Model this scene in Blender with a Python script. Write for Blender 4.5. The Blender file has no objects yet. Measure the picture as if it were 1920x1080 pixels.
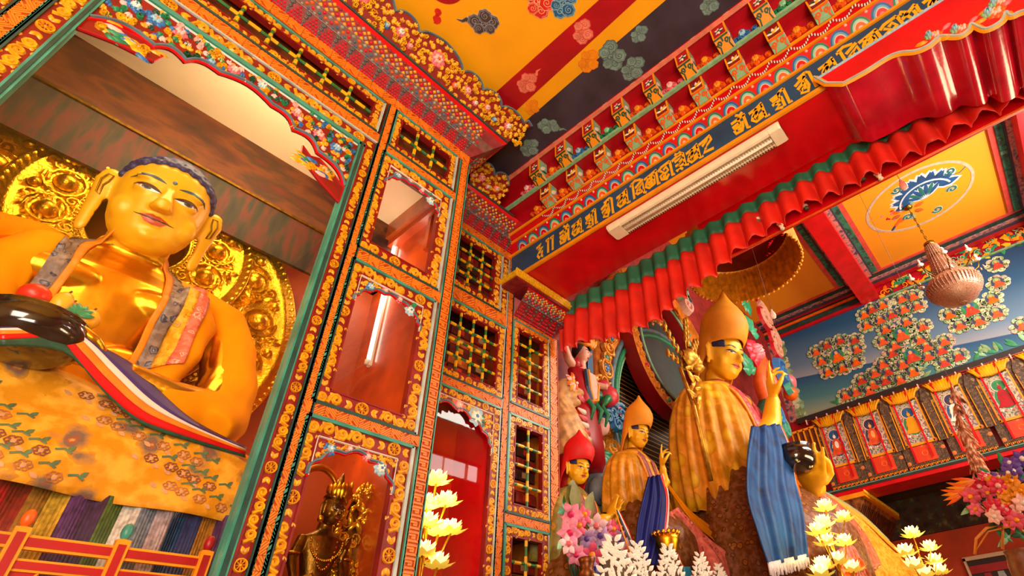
import bpy, bmesh, math, random
from math import sin, cos, pi, sqrt, atan2
from mathutils import Vector as V3, Matrix, Euler
from mathutils.bvhtree import BVHTree
C = bpy.context.scene.collection
RND = random.Random(11)
SC = bpy.context.scene
CAMR = ((0.62777, 0.439331, 0.642567), (-0.776252, 0.414609, 0.474903), (-0.057774, -0.796924, 0.60131))
# ---------------------------------------------------------------- materials
def lin(h):
    h = h.lstrip('#'); o = []
    for i in (0, 2, 4):
        c = int(h[i:i+2], 16)/255
        o.append(c/12.92 if c <= .04045 else ((c+.055)/1.055)**2.4)
    return (*o, 1)
MATS = {}
def new_mat(n):
    m = bpy.data.materials.new(n); m.use_nodes = True
    nt = m.node_tree; return m, nt, nt.nodes['Principled BSDF']
def mat(n, col, rough=.5, metal=0, var=.12, vs=9, bump=0, bs=60, spec=.5, emit=0, ecol=None, coat=0, sss=0):
    """painted / metal surface with slight colour variation and optional fine bump"""
    if n in MATS: return MATS[n]
    m, nt, b = new_mat(n); c = lin(col)
    b.inputs['Roughness'].default_value = rough; b.inputs['Metallic'].default_value = metal
    b.inputs['Specular IOR Level'].default_value = spec
    b.inputs['Coat Weight'].default_value = coat
    b.inputs['Base Color'].default_value = c
    N = nt.nodes; L = nt.links
    tc = N.new('ShaderNodeTexCoord')
    if var:
        t = N.new('ShaderNodeTexNoise'); t.inputs['Scale'].default_value = vs; t.inputs['Detail'].default_value = 3
        L.new(tc.outputs['Object'], t.inputs['Vector'])
        r = N.new('ShaderNodeValToRGB'); e = r.color_ramp.elements
        e[0].position = .3; e[1].position = .7
        e[0].color = (*[x*(1-var*1.6) for x in c[:3]], 1); e[1].color = (*[min(1, x*(1+var)) for x in c[:3]], 1)
        L.new(t.outputs['Fac'], r.inputs['Fac']); L.new(r.outputs['Color'], b.inputs['Base Color'])
    if bump:
        t2 = N.new('ShaderNodeTexNoise'); t2.inputs['Scale'].default_value = bs; t2.inputs['Detail'].default_value = 2
        L.new(tc.outputs['Object'], t2.inputs['Vector'])
        bp = N.new('ShaderNodeBump'); bp.inputs['Strength'].default_value = bump; bp.inputs['Distance'].default_value = .01
        L.new(t2.outputs['Fac'], bp.inputs['Height']); L.new(bp.outputs['Normal'], b.inputs['Normal'])
    if emit:
        b.inputs['Emission Color'].default_value = lin(ecol or col); b.inputs['Emission Strength'].default_value = emit
    MATS[n] = m; return m
def ramp_mat(n, stops, tex='noise', scale=8, rough=.6, metal=0, detail=4, bump=0, stretch=(1, 1, 1), const=False, dist=0, sheen=0, voro='F1', rnd=1, spec=.5):
    """colour ramp driven by a procedural texture"""
    if n in MATS: return MATS[n]
    m, nt, b = new_mat(n); N = nt.nodes; L = nt.links
    tc = N.new('ShaderNodeTexCoord'); mp = N.new('ShaderNodeMapping'); mp.inputs['Scale'].default_value = stretch
    L.new(tc.outputs['Object'], mp.inputs['Vector'])
    if tex == 'noise':
        t = N.new('ShaderNodeTexNoise'); t.inputs['Detail'].default_value = detail; t.inputs['Distortion'].default_value = dist; out = t.outputs['Fac']
    elif tex == 'voronoi':
        t = N.new('ShaderNodeTexVoronoi'); t.feature = voro; t.inputs['Randomness'].default_value = rnd; out = t.outputs['Distance']
    elif tex == 'wave':
        t = N.new('ShaderNodeTexWave'); t.inputs['Distortion'].default_value = dist; t.inputs['Detail'].default_value = 1; out = t.outputs['Fac']
    t.inputs['Scale'].default_value = scale
    L.new(mp.outputs['Vector'], t.inputs['Vector'])
    r = N.new('ShaderNodeValToRGB'); cr = r.color_ramp
    if const: cr.interpolation = 'CONSTANT'
    while len(cr.elements) < len(stops): cr.elements.new(.5)
    for e, (p, c) in zip(cr.elements, stops): e.position = p; e.color = lin(c)
    L.new(out, r.inputs['Fac']); L.new(r.outputs['Color'], b.inputs['Base Color'])
    b.inputs['Roughness'].default_value = rough; b.inputs['Metallic'].default_value = metal
    b.inputs['Sheen Weight'].default_value = sheen; b.inputs['Specular IOR Level'].default_value = spec
    if bump:
        bp = N.new('ShaderNodeBump'); bp.inputs['Strength'].default_value = bump; bp.inputs['Distance'].default_value = .01
        L.new(out, bp.inputs['Height']); L.new(bp.outputs['Normal'], b.inputs['Normal'])
    MATS[n] = m; return m
def glass_mat(n, tint='#FFFFFF', refl=.10):
    if n in MATS: return MATS[n]
    m = bpy.data.materials.new(n); m.use_nodes = True; nt = m.node_tree; nt.nodes.clear(); N = nt.nodes; L = nt.links
    o = N.new('ShaderNodeOutputMaterial'); mx = N.new('ShaderNodeMixShader'); tr = N.new('ShaderNodeBsdfTransparent'); g = N.new('ShaderNodeBsdfGlossy')
    tr.inputs['Color'].default_value = lin(tint); g.inputs['Roughness'].default_value = .02
    fr = N.new('ShaderNodeFresnel'); fr.inputs['IOR'].default_value = 1.45
    gm = N.new('ShaderNodeNewGeometry'); iv = N.new('ShaderNodeMath'); iv.operation = 'SUBTRACT'; iv.inputs[0].default_value = 1; L.new(gm.outputs['Backfacing'], iv.inputs[1]); mu = N.new('ShaderNodeMath'); mu.operation = 'MULTIPLY'; L.new(fr.outputs['Fac'], mu.inputs[0]); L.new(iv.outputs[0], mu.inputs[1]); L.new(mu.outputs[0], mx.inputs['Fac']); L.new(tr.outputs[0], mx.inputs[1]); L.new(g.outputs[0], mx.inputs[2]); L.new(mx.outputs[0], o.inputs['Surface'])
    MATS[n] = m; return m
GOLDP = mat('carved_gold_paint', '#F2A414', .33, 0, .25, 30, spec=.6)
GOLDP2 = mat('carved_gold_paint_light', '#FBB81A', .3, 0, .2, 30, spec=.6)
DRED = mat('dark_red_ground', '#86120C', .5, 0, .2)
FRETO = mat('fret_orange', '#EC8020', .45, 0, .15, 20)
FRETR = mat('fret_ground', '#B8440C', .5, 0, .2, 20)
TEAL = mat('teal_paint', '#3F9A88', .35, 0, .25, 6)
DTEAL = mat('dark_teal_paint', '#1F4A44', .4, 0, .2)
WHITEL = mat('white_line_paint', '#E8EEE4', .45, 0, .05)
BGREY = mat('blue_grey_edge', '#5C7A88', .4, 0, .2)
LGREY = mat('light_grey_edge', '#AFC0BC', .4, 0, .15)
RED = mat('bright_red_paint', '#D60A16', .26, 0, .12, 3)
CRED = mat('crimson_paint', '#B4081A', .4, 0, .15, 3)
YEL = mat('yellow_paint', '#FBAE08', .5, 0, .06, 2)
YELD = mat('deep_yellow_paint', '#F79A06', .45, 0, .1, 6)
NAVY = mat('navy_paint', '#3D3444', .6, 0, .25, 3)
BLUEB = mat('band_blue', '#1C4A72', .45, 0, .2, 2)
FBLUE = mat('flower_blue', '#2F74B8', .4, 0, .25, 40)
FLBLUE = mat('flower_light_blue', '#9CC8DC', .4, 0, .15, 40)
PINK = mat('flower_pink', '#F0707C', .4, 0, .2, 40)
LPINK = mat('flower_light_pink', '#F8C0B4', .4, 0, .1, 40)
GREEN = mat('leaf_green', '#1E8A5C', .4, 0, .25, 30)
DGREEN = mat('leaf_dark_green', '#17503A', .45, 0, .25, 30)
LGREEN = mat('pale_green', '#8CC092', .45, 0, .15, 20)
WHITE = mat('white_paint', '#F4EEE0', .5, 0, .05)
CREAM = mat('cream_plaster', '#F2D9AE', .7, 0, .06, 1.5)
BLACK = mat('black_line', '#221A18', .6, 0, .1)
ORANGE = mat('orange_paint', '#F4620C', .4, 0, .15)
WOOD = mat('orange_brown_wood', '#A8480E', .3, 0, .25, 5, coat=.2)
WOODR = mat('red_wood', '#B8420E', .28, 0, .2, 4, coat=.3)
BROWN = mat('brown_wood', '#6A3418', .5, 0, .3, 12)
GOLD = mat('polished_gold', '#F0B428', .3, 1, .12, 8, bump=.15, bs=14)
GOLDB = mat('beaten_gold', '#ECB82C', .36, 1, .15, 12, bump=.45, bs=45)
GOLDF = mat('gold_face_paint', '#F0B414', .42, .12, .06, 6)
GOLDD = mat('aged_bronze_gold', '#8A6424', .35, 1, .3, 20, bump=.2)
HAIRB = mat('hair_blue', '#20285C', .5, 0, .2, 30)
SKINP = mat('painted_pink_skin', '#EDB49C', .4, 0, .1)
GLASS = glass_mat('clear_glass')
# ---------------------------------------------------------------- mesh building
def v(*a): return V3(a)
class MB:
    def __init__(s): s.v = []; s.f = []; s.m = []; s.sm = []; s.mats = []
    def mi(s, m):
        if m not in s.mats: s.mats.append(m)
        return s.mats.index(m)
    def add(s, vs, fs, m, smooth=False):
        o = len(s.v); s.v += [tuple(p) for p in vs]; k = s.mi(m)
        for f in fs: s.f.append(tuple(i+o for i in f)); s.m.append(k); s.sm.append(smooth)
    def poly(s, pts, m): s.add(pts, [tuple(range(len(pts)))], m)
    def box(s, a, b, m):
        x0, y0, z0 = a; x1, y1, z1 = b
        P = [(x, y, z) for z in (z0, z1) for y in (y0, y1) for x in (x0, x1)]
        s.add(P, [(0, 2, 3, 1), (4, 5, 7, 6), (0, 1, 5, 4), (2, 6, 7, 3), (0, 4, 6, 2), (1, 3, 7, 5)], m)
    def fbox(s, F, u0, u1, w0, w1, h0, h1, m):
        P = [F(u, w, h) for h in (h0, h1) for w in (w0, w1) for u in (u0, u1)]
        s.add(P, [(0, 2, 3, 1), (4, 5, 7, 6), (0, 1, 5, 4), (2, 6, 7, 3), (0, 4, 6, 2), (1, 3, 7, 5)], m)
    def loft(s, rings, m, closed=True, cap=True, smooth=True):
        n = len(rings[0]); vs = [p for r in rings for p in r]; fs = []
        for i in range(len(rings)-1):
            for j in range(n if closed else n-1):
                k = (j+1) % n; fs.append((i*n+j, i*n+k, (i+1)*n+k, (i+1)*n+j))
        if cap and closed:
            fs.append(tuple(range(n-1, -1, -1))); fs.append(tuple(range((len(rings)-1)*n, len(rings)*n)))
        s.add(vs, fs, m, smooth)
    def tube(s, path, r, m, n=8, cap=True, smooth=True, closed=False):
        path = [V3(p) for p in path]; rings = []; k = len(path)
        if not hasattr(r, '__len__'): r = [r]*k
        up = None
        for i, p in enumerate(path):
            if closed: t = path[(i+1) % k]-path[i-1]
            else: t = path[min(i+1, k-1)]-path[max(i-1, 0)]
            if t.length < 1e-9: t = V3((0, 0, 1))
            t.normalize()
            if up is None: up = V3((0, 0, 1)) if abs(t.z) < .9 else V3((1, 0, 0))
            a = up-t*up.dot(t)
            if a.length < 1e-5: a = t.orthogonal()
            a.normalize(); up = a; b = t.cross(a)
            rings.append([p+(a*cos(2*pi*j/n)+b*sin(2*pi*j/n))*r[i] for j in range(n)])
        if closed: rings.append(rings[0]); cap = False
        s.loft(rings, m, True, cap, smooth)
    def ball(s, c, r, m, seg=10, rg=6, rot=None):
        c = V3(c); r = r if hasattr(r, '__len__') else (r, r, r); rings = []
        for i in range(rg+1):
            t = pi*i/rg; t = min(max(t, .02), pi-.02)
            ring = []
            for j in range(seg):
                q = V3((r[0]*sin(t)*cos(2*pi*j/seg), r[1]*sin(t)*sin(2*pi*j/seg), -r[2]*cos(t)))
                if rot: q = rot @ q
                ring.append(c+q)
            rings.append(ring)
        s.loft(rings, m)
    def dome(s, F, u, w, r, m, h=None, n=6, h0=0):
        h = r*.7 if h is None else h
        P = [F(u+r*cos(2*pi*j/n), w+r*sin(2*pi*j/n), h0) for j in range(n)]+[F(u+r*.6*cos(2*pi*j/n), w+r*.6*sin(2*pi*j/n), h0+h*.8) for j in range(n)]+[F(u, w, h0+h)]
        fs = [(j, (j+1) % n, n+(j+1) % n, n+j) for j in range(n)]+[(n+j, n+(j+1) % n, 2*n) for j in range(n)]
        s.add(P, fs, m, True)
    def ribbon(s, F, pts, w, m, h=.01, closed=False, h0=0, flat=False):
        """raised stroke along 2-D points in frame F; ridge section (or flat top)"""
        k = len(pts)
        if not hasattr(w, '__len__'): w = [w]*k
        vs = []
        for i, (a, b) in enumerate(pts):
            if closed: p, q = pts[i-1], pts[(i+1) % k]
            else: p, q = pts[max(i-1, 0)], pts[min(i+1, k-1)]
            dx, dy = q[0]-p[0], q[1]-p[1]; l = sqrt(dx*dx+dy*dy) or 1
            nx, ny = -dy/l*w[i], dx/l*w[i]
            if flat: vs += [F(a-nx, b-ny, h0), F(a-nx, b-ny, h0+h), F(a+nx, b+ny, h0+h), F(a+nx, b+ny, h0)]
            else: vs += [F(a-nx, b-ny, h0), F(a-nx*.35, b-ny*.35, h0+h), F(a+nx*.35, b+ny*.35, h0+h), F(a+nx, b+ny, h0)]
        fs = []
        for i in range(k if closed else k-1):
            j = (i+1) % k
            for q in range(3): fs.append((i*4+q, i*4+q+1, j*4+q+1, j*4+q))
        if not closed: fs += [(0, 1, 2, 3), (k*4-1, k*4-2, k*4-3, k*4-4)]
        s.add(vs, fs, m)
    def leaf(s, F, a, b, ang, l, w, m, h=.01, h0=0):
        c, d = cos(ang), sin(ang); pts = []
        for t, q in ((0, 0), (.25, .8), (.55, 1), (.8, .55), (1, 0), (.8, -.55), (.55, -1), (.25, -.8)):
            x, y = t*l, q*w*.5; pts.append((a+x*c-y*d, b+x*d+y*c))
        P = [F(x, y, h0) for x, y in pts]+[F(a+.3*l*c, b+.3*l*d, h0+h), F(a+.75*l*c, b+.75*l*d, h0+h*.8)]
        s.add(P, [(0, 1, 8), (1, 2, 8), (2, 9, 8), (2, 3, 9), (3, 4, 9), (4, 5, 9), (5, 6, 9), (6, 8, 9), (6, 7, 8), (7, 0, 8)], m, True)
    def shape(s, F, pts, m, h=.01, h0=0, side=None):
        """extruded filled outline (fan from centre, so near-star-shaped)"""
        k = len(pts); cx = sum(p[0] for p in pts)/k; cy = sum(p[1] for p in pts)/k
        P = [F(a, b, h0) for a, b in pts]+[F(a, b, h0+h) for a, b in pts]+[F(cx, cy, h0+h)]
        s.add(P, [(k+i, k+(i+1) % k, 2*k) for i in range(k)], m)
        s.add(P, [(i, (i+1) % k, k+(i+1) % k, k+i) for i in range(k)], side or m)
    def build(s, name, parent=None, thick=0, kind=None, label=None):
        me = bpy.data.meshes.new(name)
        off = V3((0, 0, 0)); p = parent
        while p is not None: off += p.location; p = p.parent
        me.from_pydata([(a-off.x, b-off.y, c-off.z) for a, b, c in s.v], [], s.f)
        for m in s.mats: me.materials.append(m)
        me.polygons.foreach_set('material_index', s.m); me.polygons.foreach_set('use_smooth', s.sm)
        me.update()
        o = bpy.data.objects.new(name, me); C.objects.link(o); o.parent = parent
        if thick:
            q = o.modifiers.new('s', 'SOLIDIFY'); q.thickness = thick; q.offset = 0
        if kind: o['kind'] = kind
        if label: o['label'] = label
        return o
def frame(O, U, W):
    O, U, W = V3(O), V3(U), V3(W); N = U.cross(W)
    return lambda a, b, h=0: O+U*a+W*b+N*h
def sub(F, a, b): return lambda x, y, h=0: F(a+x, b+y, h)
def turn(F, a, b, ang):
    c, d = cos(ang), sin(ang); return lambda x, y, h=0: F(a+x*c-y*d, b+x*d+y*c, h)
def tag(o, label, cat, group=None):
    o['label'] = label; o['category'] = cat
    if group: o['group'] = group
    return o
def thing(name, label, cat, loc=(0, 0, 0), group=None):
    o = bpy.data.objects.new(name, None); C.objects.link(o); o.location = loc; o.empty_display_size = .05
    return tag(o, label, cat, group)
def dup(root, loc, label=None, group=None, rotz=None, scale=None):
    r = root.copy(); C.objects.link(r); r.location = loc
    if label: r['label'] = label
    if group: r['group'] = group
    if rotz is not None: r.rotation_euler.z = rotz
    if scale: r.scale = (scale,)*3
    for ch in list(root.children):
        c = ch.copy(); C.objects.link(c); c.parent = r
        for g in list(ch.children):
            d = g.copy(); C.objects.link(d); d.parent = c
    return r
def lerp(a, b, t): return a+(b-a)*t
def ell(cx, cy, rx, ry, n, a0=0, a1=2*pi, end=False):
    k = n if not end else n-1
    return [(cx+rx*cos(a0+(a1-a0)*i/k), cy+ry*sin(a0+(a1-a0)*i/k)) for i in range(n)]
# ---------------------------------------------------------------- ornament
def spiral(cx, cy, r, a0, turns, sgn, n=14, r1=.22):
    return [(cx+lerp(r, r*r1, t)*cos(a0+sgn*turns*2*pi*t), cy+lerp(r, r*r1, t)*sin(a0+sgn*turns*2*pi*t)) for t in [i/(n-1) for i in range(n)]]
def wheel(mb, F, cx, cy, r, m, h):
    mb.ribbon(F, ell(cx, cy, r*.85, r*.85, 14), r*.16, m, h, True)
    mb.dome(F, cx, cy, r*.26, m, h)
    for i in range(8):
        a = i*pi/4+.2; mb.ribbon(F, [(cx+r*.25*cos(a), cy+r*.25*sin(a)), (cx+r*.75*cos(a), cy+r*.75*sin(a))], r*.07, m, h*.8)
def heart(mb, F, cx, cy, r, m, h, s=1):
    for d in (-1, 1): mb.leaf(F, cx-s*.8*r, cy, d*.45*s if s > 0 else pi+d*.45, 1.7*r, r*.95, m, h)
def scroll_strip(mb, F, L, W, h=.012, every=7, ph=3, gold=None, base=None, rich=True):
    """carved scrollwork strip running along u, W wide"""
    gold = gold or GOLDP; base = base or DRED
    mb.poly([F(0, 0), F(L, 0), F(L, W), F(0, W)], base)
    n = max(1, round(L/(W*.92))); l = L/n
    for i in range(n):
        cx = (i+.5)*l; k = (i+ph) % every
        if k == 0: wheel(mb, F, cx, W/2, W*.46, gold, h); continue
        if k in (1, every-1) and rich: heart(mb, F, cx, W/2, W*.33, gold, h, 1 if k == 1 else -1); continue
        s = 1 if i % 2 else -1; cy = W/2
        sp = spiral(cx+.05*l, cy+s*.04*W, .36*W, pi*.95, 1.35, -s, 13)
        mb.ribbon(F, [(cx-.5*l, cy-s*.30*W), (cx-.42*l, cy-s*.12*W)]+sp, [W*.13]*5+[W*.14]*6+[W*.15]*4, gold, h)
        if rich:
            mb.leaf(F, cx-.45*l, cy+s*.38*W, -s*.5, .46*l, W*.27, gold, h*.8); mb.leaf(F, cx+.5*l, cy-s*.42*W, pi+s*.6, .42*l, W*.27, gold, h*.8)
def key_strip(mb, F, L, W, h=.006):
    """meander fret"""
    mb.poly([F(0, 0), F(L, 0), F(L, W), F(0, W)], FRETR)
    n = max(1, round(L/(W*.8))); l = L/n; t = W*.075
    for i in range(n):
        a = i*l
        mb.ribbon(F, [(a+.05*l, .06*W), (a+.05*l, .9*W), (a+.5*l, .9*W), (a+.5*l, .38*W), (a+.3*l, .38*W), (a+.3*l, .64*W)], t, FRETO, h, flat=True)
        mb.ribbon(F, [(a+.1*l, .12*W), (a+.72*l, .12*W), (a+.72*l, .9*W), (a+.95*l, .9*W)], t, FRETO, h, flat=True)
    for b in (.03, .97): mb.ribbon(F, [(0, b*W), (L, b*W)], W*.03, FRETO, h, flat=True)
def hatch_strip(mb, F, L, W, h=.006):
    """zig-zag of nested diagonals"""
    mb.poly([F(0, 0), F(L, 0), F(L, W), F(0, W)], FRETR)
    n = max(2, round(L/(W*1.0))); l = L/n; t = W*.066
    for i in range(n):
        a = i*l; u = i % 2
        for k in range(4):
            q = k/4
            x0, x1 = a+q*l, a+l
            y0, y1 = 0.04*W, (1-q)*W*.95
            if u: y0, y1 = W-y0, W-y1
            mb.ribbon(F, [(x0, y0), (x1, y1)], t, FRETO, h, flat=True)
            if k:
                x0, x1 = a, a+(1-q)*l; y0, y1 = q*W, .96*W
                if u: y0, y1 = W-y0, W-y1
                if k % 2: mb.ribbon(F, [(x0, y0), ((x0+x1)/2, (y0+y1)/2)], t, FRETO, h, flat=True)
                else: mb.ribbon(F, [(x0, y0), (x1, y1)], t, FRETO, h, flat=True)
    for b in (.03, .97): mb.ribbon(F, [(0, b*W), (L, b*W)], W*.03, FRETO, h, flat=True)
def flower(mb, F, cx, cy, r, outer, inner, mid, h=.02, n=8, h0=0):
    for i in range(n):
        a = 2*pi*i/n; mb.leaf(F, cx+.15*r*cos(a), cy+.15*r*sin(a), a, r*.85, r*.75, outer, h*.6, h0)
    for i in range(n-2):
        a = 2*pi*i/(n-2)+.3; mb.leaf(F, cx, cy, a, r*.62, r*.5, inner, h*.9, h0+h*.3)
    mb.dome(F, cx, cy, r*.24, mid, h*.5, 6, h0+h*.7)
def foliage(mb, F, inside, box, cell, mats, h=.016, seed=1, flowers=(), avoid=()):
    """fill a region with carved curling leaves"""
    R = random.Random(seed); u0, u1, w0, w1 = box
    nx = max(1, int((u1-u0)/cell)); ny = max(1, int((w1-w0)/cell))
    for i in range(nx+1):
        for j in range(ny+1):
            a = u0+(i+R.uniform(.1, .9))*cell; b = w0+(j+R.uniform(.1, .9))*cell
            if not inside(a, b): continue
            if any((a-p[0])**2+(b-p[1])**2 < (p[2]*.9)**2 for p in avoid): continue
            m = R.choice(mats); k = R.random(); ang = R.uniform(0, 2*pi)
            if k < .28:
                s = R.choice((-1, 1)); mb.ribbon(F, spiral(a, b, cell*.5, ang, 1.2, s, 10), [cell*.14]*4+[cell*.19]*6, m, h)
                mb.leaf(F, a+cell*.45*cos(ang), b+cell*.45*sin(ang), ang+1.2*s, cell*.75, cell*.42, m, h*.8)
            else:
                for q in (-.6, 0, .6): mb.leaf(F, a, b, ang+q, cell*(1.05 if q == 0 else .85), cell*.44, m, h*(1 if q == 0 else .8))
    for (a, b, r, o, i_, m) in flowers: flower(mb, F, a, b, r, o, i_, m, h*1.5)
def foil_curve(w, spring, apex, lobes, depth=.16, n=6):
    """multifoil arch: points from (0,spring) to (w,spring); apex is the rise top"""
    cusps = []
    k = lobes
    for i in range(k+1):
        a = pi-pi*i/k; cusps.append((w/2+w/2*cos(a), spring+(apex-spring)*sin(a)**1.15))
    pts = []
    for i in range(k):
        p, q = cusps[i], cusps[i+1]; dx, dy = q[0]-p[0], q[1]-p[1]; l = sqrt(dx*dx+dy*dy); nx, ny = -dy/l, dx/l
        for j in range(n):
            t = j/n; b = sin(pi*t)*l*depth*1.4; pts.append((p[0]+dx*t+nx*b, p[1]+dy*t+ny*b))
    pts.append(cusps[-1]); return pts
# ================================================================ setting
def struct(mb, name, parent=None, label=None):
    o = mb.build(name, parent); o['kind'] = 'structure'
    if label: o['label'] = label
    return o
CZ = 6.72
def cloud(mb, F, cx, cy, s, ang, fill, line, seed=1, tail=True, lobes=None, h=.003):
    """painted scrolling cloud: lobed patch, outline and spirals"""
    G = turn(F, cx, cy, ang); R = random.Random(seed)
    L = lobes or [(0, 0, .5), (.55, .1, .4), (-.5, .12, .38), (.15, .45, .38), (-.3, -.32, .3), (.4, -.32, .28)]
    for k, (a, b, r) in enumerate(L):
        a *= s; b *= s; r *= s; hh = h+k*.0006
        pts = [(a+r*(1+.07*cos(7*q+k))*cos(q), b+r*(1+.07*cos(7*q+k))*sin(q)) for q in [2*pi*i/24 for i in range(24)]]
        mb.shape(G, [(a+(x-a)*1.12, b+(y-b)*1.12) for x, y in pts], line, hh-.0004)
        mb.shape(G, pts, fill, hh)
        mb.ribbon(G, [(a+(x-a)*.86, b+(y-b)*.86) for x, y in pts[:17]], r*.035, line, .0005, h0=hh, flat=True)
        mb.ribbon(G, spiral(a, b, r*.6, R.uniform(0, 6), 1.5, R.choice((-1, 1)), 18, .12), r*.05, line, .0005, h0=hh, flat=True)
    if tail:
        pts = [(-.7*s, .05*s), (-1.0*s, .22*s), (-1.25*s, .1*s), (-1.6*s, .22*s)]
        mb.ribbon(G, pts, [.2*s, .15*s, .1*s, .01*s], line, h*.8, flat=True); mb.ribbon(G, pts, [.16*s, .11*s, .06*s, .004*s], fill, h, flat=True)
# --- aisle ceiling: painted plaster panel
FC = frame((0, 0, CZ), (0, 1, 0), (1, 0, 0))          # (a,b) = (y,x), looking down
mb = MB(); mb.box((-6, -4, CZ), (2.84, 3.72, CZ+.1), YEL)
def band(xa0, xa1, xb0, xb1, m):                       # x at y=2.5 / slope per y, both edges
    f = lambda x, y: x[0]+x[1]*(y-2.5)
    mb.poly([FC(-4, f(xa0, -4), .002), FC(3.7, f(xa0, 3.7), .002), FC(3.7, f(xa1, 3.7), .002), FC(-4, f(xa1, -4), .002)], m)
band((1.97, .012), (2.255, .05), 0, 0, CRED); band((2.41, .033), (2.84, 0), 0, 0, NAVY)
CLG = mat('cloud_grey_green', '#7FA39C', .6, 0, .15, 12); CLP = mat('cloud_salmon', '#F08A6E', .6, 0, .12, 12); CLL = mat('cloud_line', '#4A5F60', .6, 0, .1)
CLO = mat('cloud_orange', '#FA9C08', .6, 0, .08); CLRL = mat('cloud_red_line', '#D0483C', .6, 0, .1); CLOL = mat('cloud_orange_line', '#EA7C08', .6)
CLB = mat('cloud_black', '#4A3A30', .6, 0, .2); CLBL = mat('cloud_dark_outline', '#8A94A8', .6); CLRD = mat('cloud_red', '#E0281A', .5, 0, .15); CLBU = mat('cloud_blue', '#1F5F92', .5, 0, .2); CLBUL = mat('cloud_blue_outline', '#8FC4D0', .5); CLK = mat('cloud_pink_outline', '#F4B088', .5)
cloud(mb, FC, 1.42, 2.44, .17, 1.2, CLG, CLL, 3, False); cloud(mb, FC, 1.33, 2.68, .15, .3, CLG, CLL, 4, False)
cloud(mb, FC, 2.42, 2.62, .13, -.9, CLG, CLL, 5); cloud(mb, FC, 2.78, 2.68, .14, .3, CLG, CLL, 6, False); cloud(mb, FC, .42, 2.63, .12, .6, CLG, CLL, 7)
cloud(mb, FC, 1.08, 2.44, .1, .2, CLG, CLL, 8, False); cloud(mb, FC, -.1, 2.62, .14, .2, CLG, CLL, 8)
cloud(mb, FC, 1.48, 2.07, .13, .7, CLP, CLRL, 9, False); cloud(mb, FC, 2.24, 2.1, .13, .2, CLP, CLRL, 10); cloud(mb, FC, 1.62, 2.33, .13, .5, CLO, CLOL, 11, False); cloud(mb, FC, 2.4, 2.33, .1, .5, CLO, CLOL, 11, False)
cloud(mb, FC, 2.13, 1.42, .15, 2.4, CLB, CLBL, 12); cloud(mb, FC, 1.60, 1.60, .17, .9, CLRD, CLK, 13, False); cloud(mb, FC, 1.44, 1.77, .15, .2, CLBU, CLBUL, 14, False)
mb.shape(FC, ell(2.12, .98, .17, .17, 28), CRED, .003)
for a, b, r in ((2.36, 1.085, .032), (2.42, 1.12, .04)):
    mb.ribbon(FC, spiral(a, b, r, 0, 1.6, 1, 16), .009, CLRD, .003, flat=True)
    mb.shape(FC, [(a+r*.9*cos(q)*(1+.3*sin(q)), b+r*.9*sin(q)) for q in [i*pi/6 for i in range(12)]], CLRD, .002)
struct(mb, 'ceiling', None, 'yellow ceiling painted with red and dark bands and curling clouds')
# --- hall floor, back wall behind the altar, far walls
FLOORM = mat('floor_wood', '#6A3A1C', .5, 0, .3, 3)
mb = MB(); mb.box((-6, -4, -.1), (18.5, 4.9, 0), FLOORM); struct(mb, 'floor')
mb = MB(); mb.box((-6, 4.6, 0), (18.5, 4.75, 12.2), mat('altar_wall_red', '#8A1410', .6, 0, .25)); struct(mb, 'wall_back')
ORW = mat('orange_wall', '#D8480E', .6, 0, .12, 1.5)
mb = MB(); mb.box((18.3, -4, 0), (18.45, 4.6, 5.7), ORW); struct(mb, 'wall_aisle')
mb = MB(); WCR = mat('cream_wall', '#E0B878', .7, 0, .08, 1); mb.box((-6.2, -4.5, 0), (18.5, -4.3, 12.2), WCR); struct(mb, 'wall_front', None, 'cream wall with high windows facing the altar')
mb = MB(); mb.box((-6.2, -4.3, 0), (-6, 4.7, 7), WCR); struct(mb, 'wall_left')
mb = MB(); WPN = mat('daylight_pane', '#FFFFFF', .4, 0, 0, emit=11, ecol='#FFF8F0')
for a, b in ((8.05, 8.5), (8.58, 9.25), (9.38, 9.68)): mb.box((a, -4.3, 6.78), (b, -4.27, 7.2), WPN)
mb.box((7.95, -4.3, 7.2), (9.8, -4.25, 7.3), WOODR); mb.box((7.95, -4.3, 6.2), (9.8, -4.26, 6.78), WOODR); struct(mb, 'window_1')
# --- carved beam between aisle and hall
FBm = lambda x: frame((x, 0, 0), (0, -1, 0), (0, 0, 1))
Y0b, Y1b = 3.70, -3.0                                   # beam runs y=3.70 .. -3.0
beam = bpy.data.objects.new('trim_1', None); C.objects.link(beam); beam.location = (3.4, 3.7, 5.64); beam['kind'] = 'structure'; beam['label'] = 'painted beam with two rows of dentil blocks above a blue lettered band'
mb = MB()
def slab(x0, x1, z0, z1, m, ya=Y0b): mb.box((x0, Y1b, z0), (x1, ya, z1), m)
slab(3.34, 4.0, 5.64, 6.18, RED); slab(3.27, 4.0, 6.17, 6.26, CRED); slab(3.17, 4.0, 6.25, 6.5, CRED); slab(3.005, 4.0, 6.44, 6.75, CRED)
slab(2.985, 3.02, 6.43, 6.47, LGREEN); slab(2.81, 2.855, 6.695, 6.78, CLP); slab(2.85, 3.06, 6.71, 6.78, CRED)
mb.poly([(3.165, Y0b, 6.205), (3.165, Y1b, 6.205), (3.25, Y1b, 6.172), (3.25, Y0b, 6.172)], RED); mb.poly([(3.25, Y0b, 6.172), (3.25, Y1b, 6.172), (3.33, Y1b, 6.045), (3.33, Y0b, 6.045)], RED)
slab(3.165, 3.2, 6.20, 6.235, YELD); slab(3.238, 3.262, 6.158, 6.185, YELD)
slab(3.325, 3.345, 5.68, 6.03, BLUEB); slab(3.305, 3.345, 6.02, 6.05, YELD); slab(3.31, 3.345, 5.64, 5.682, YELD)

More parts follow.
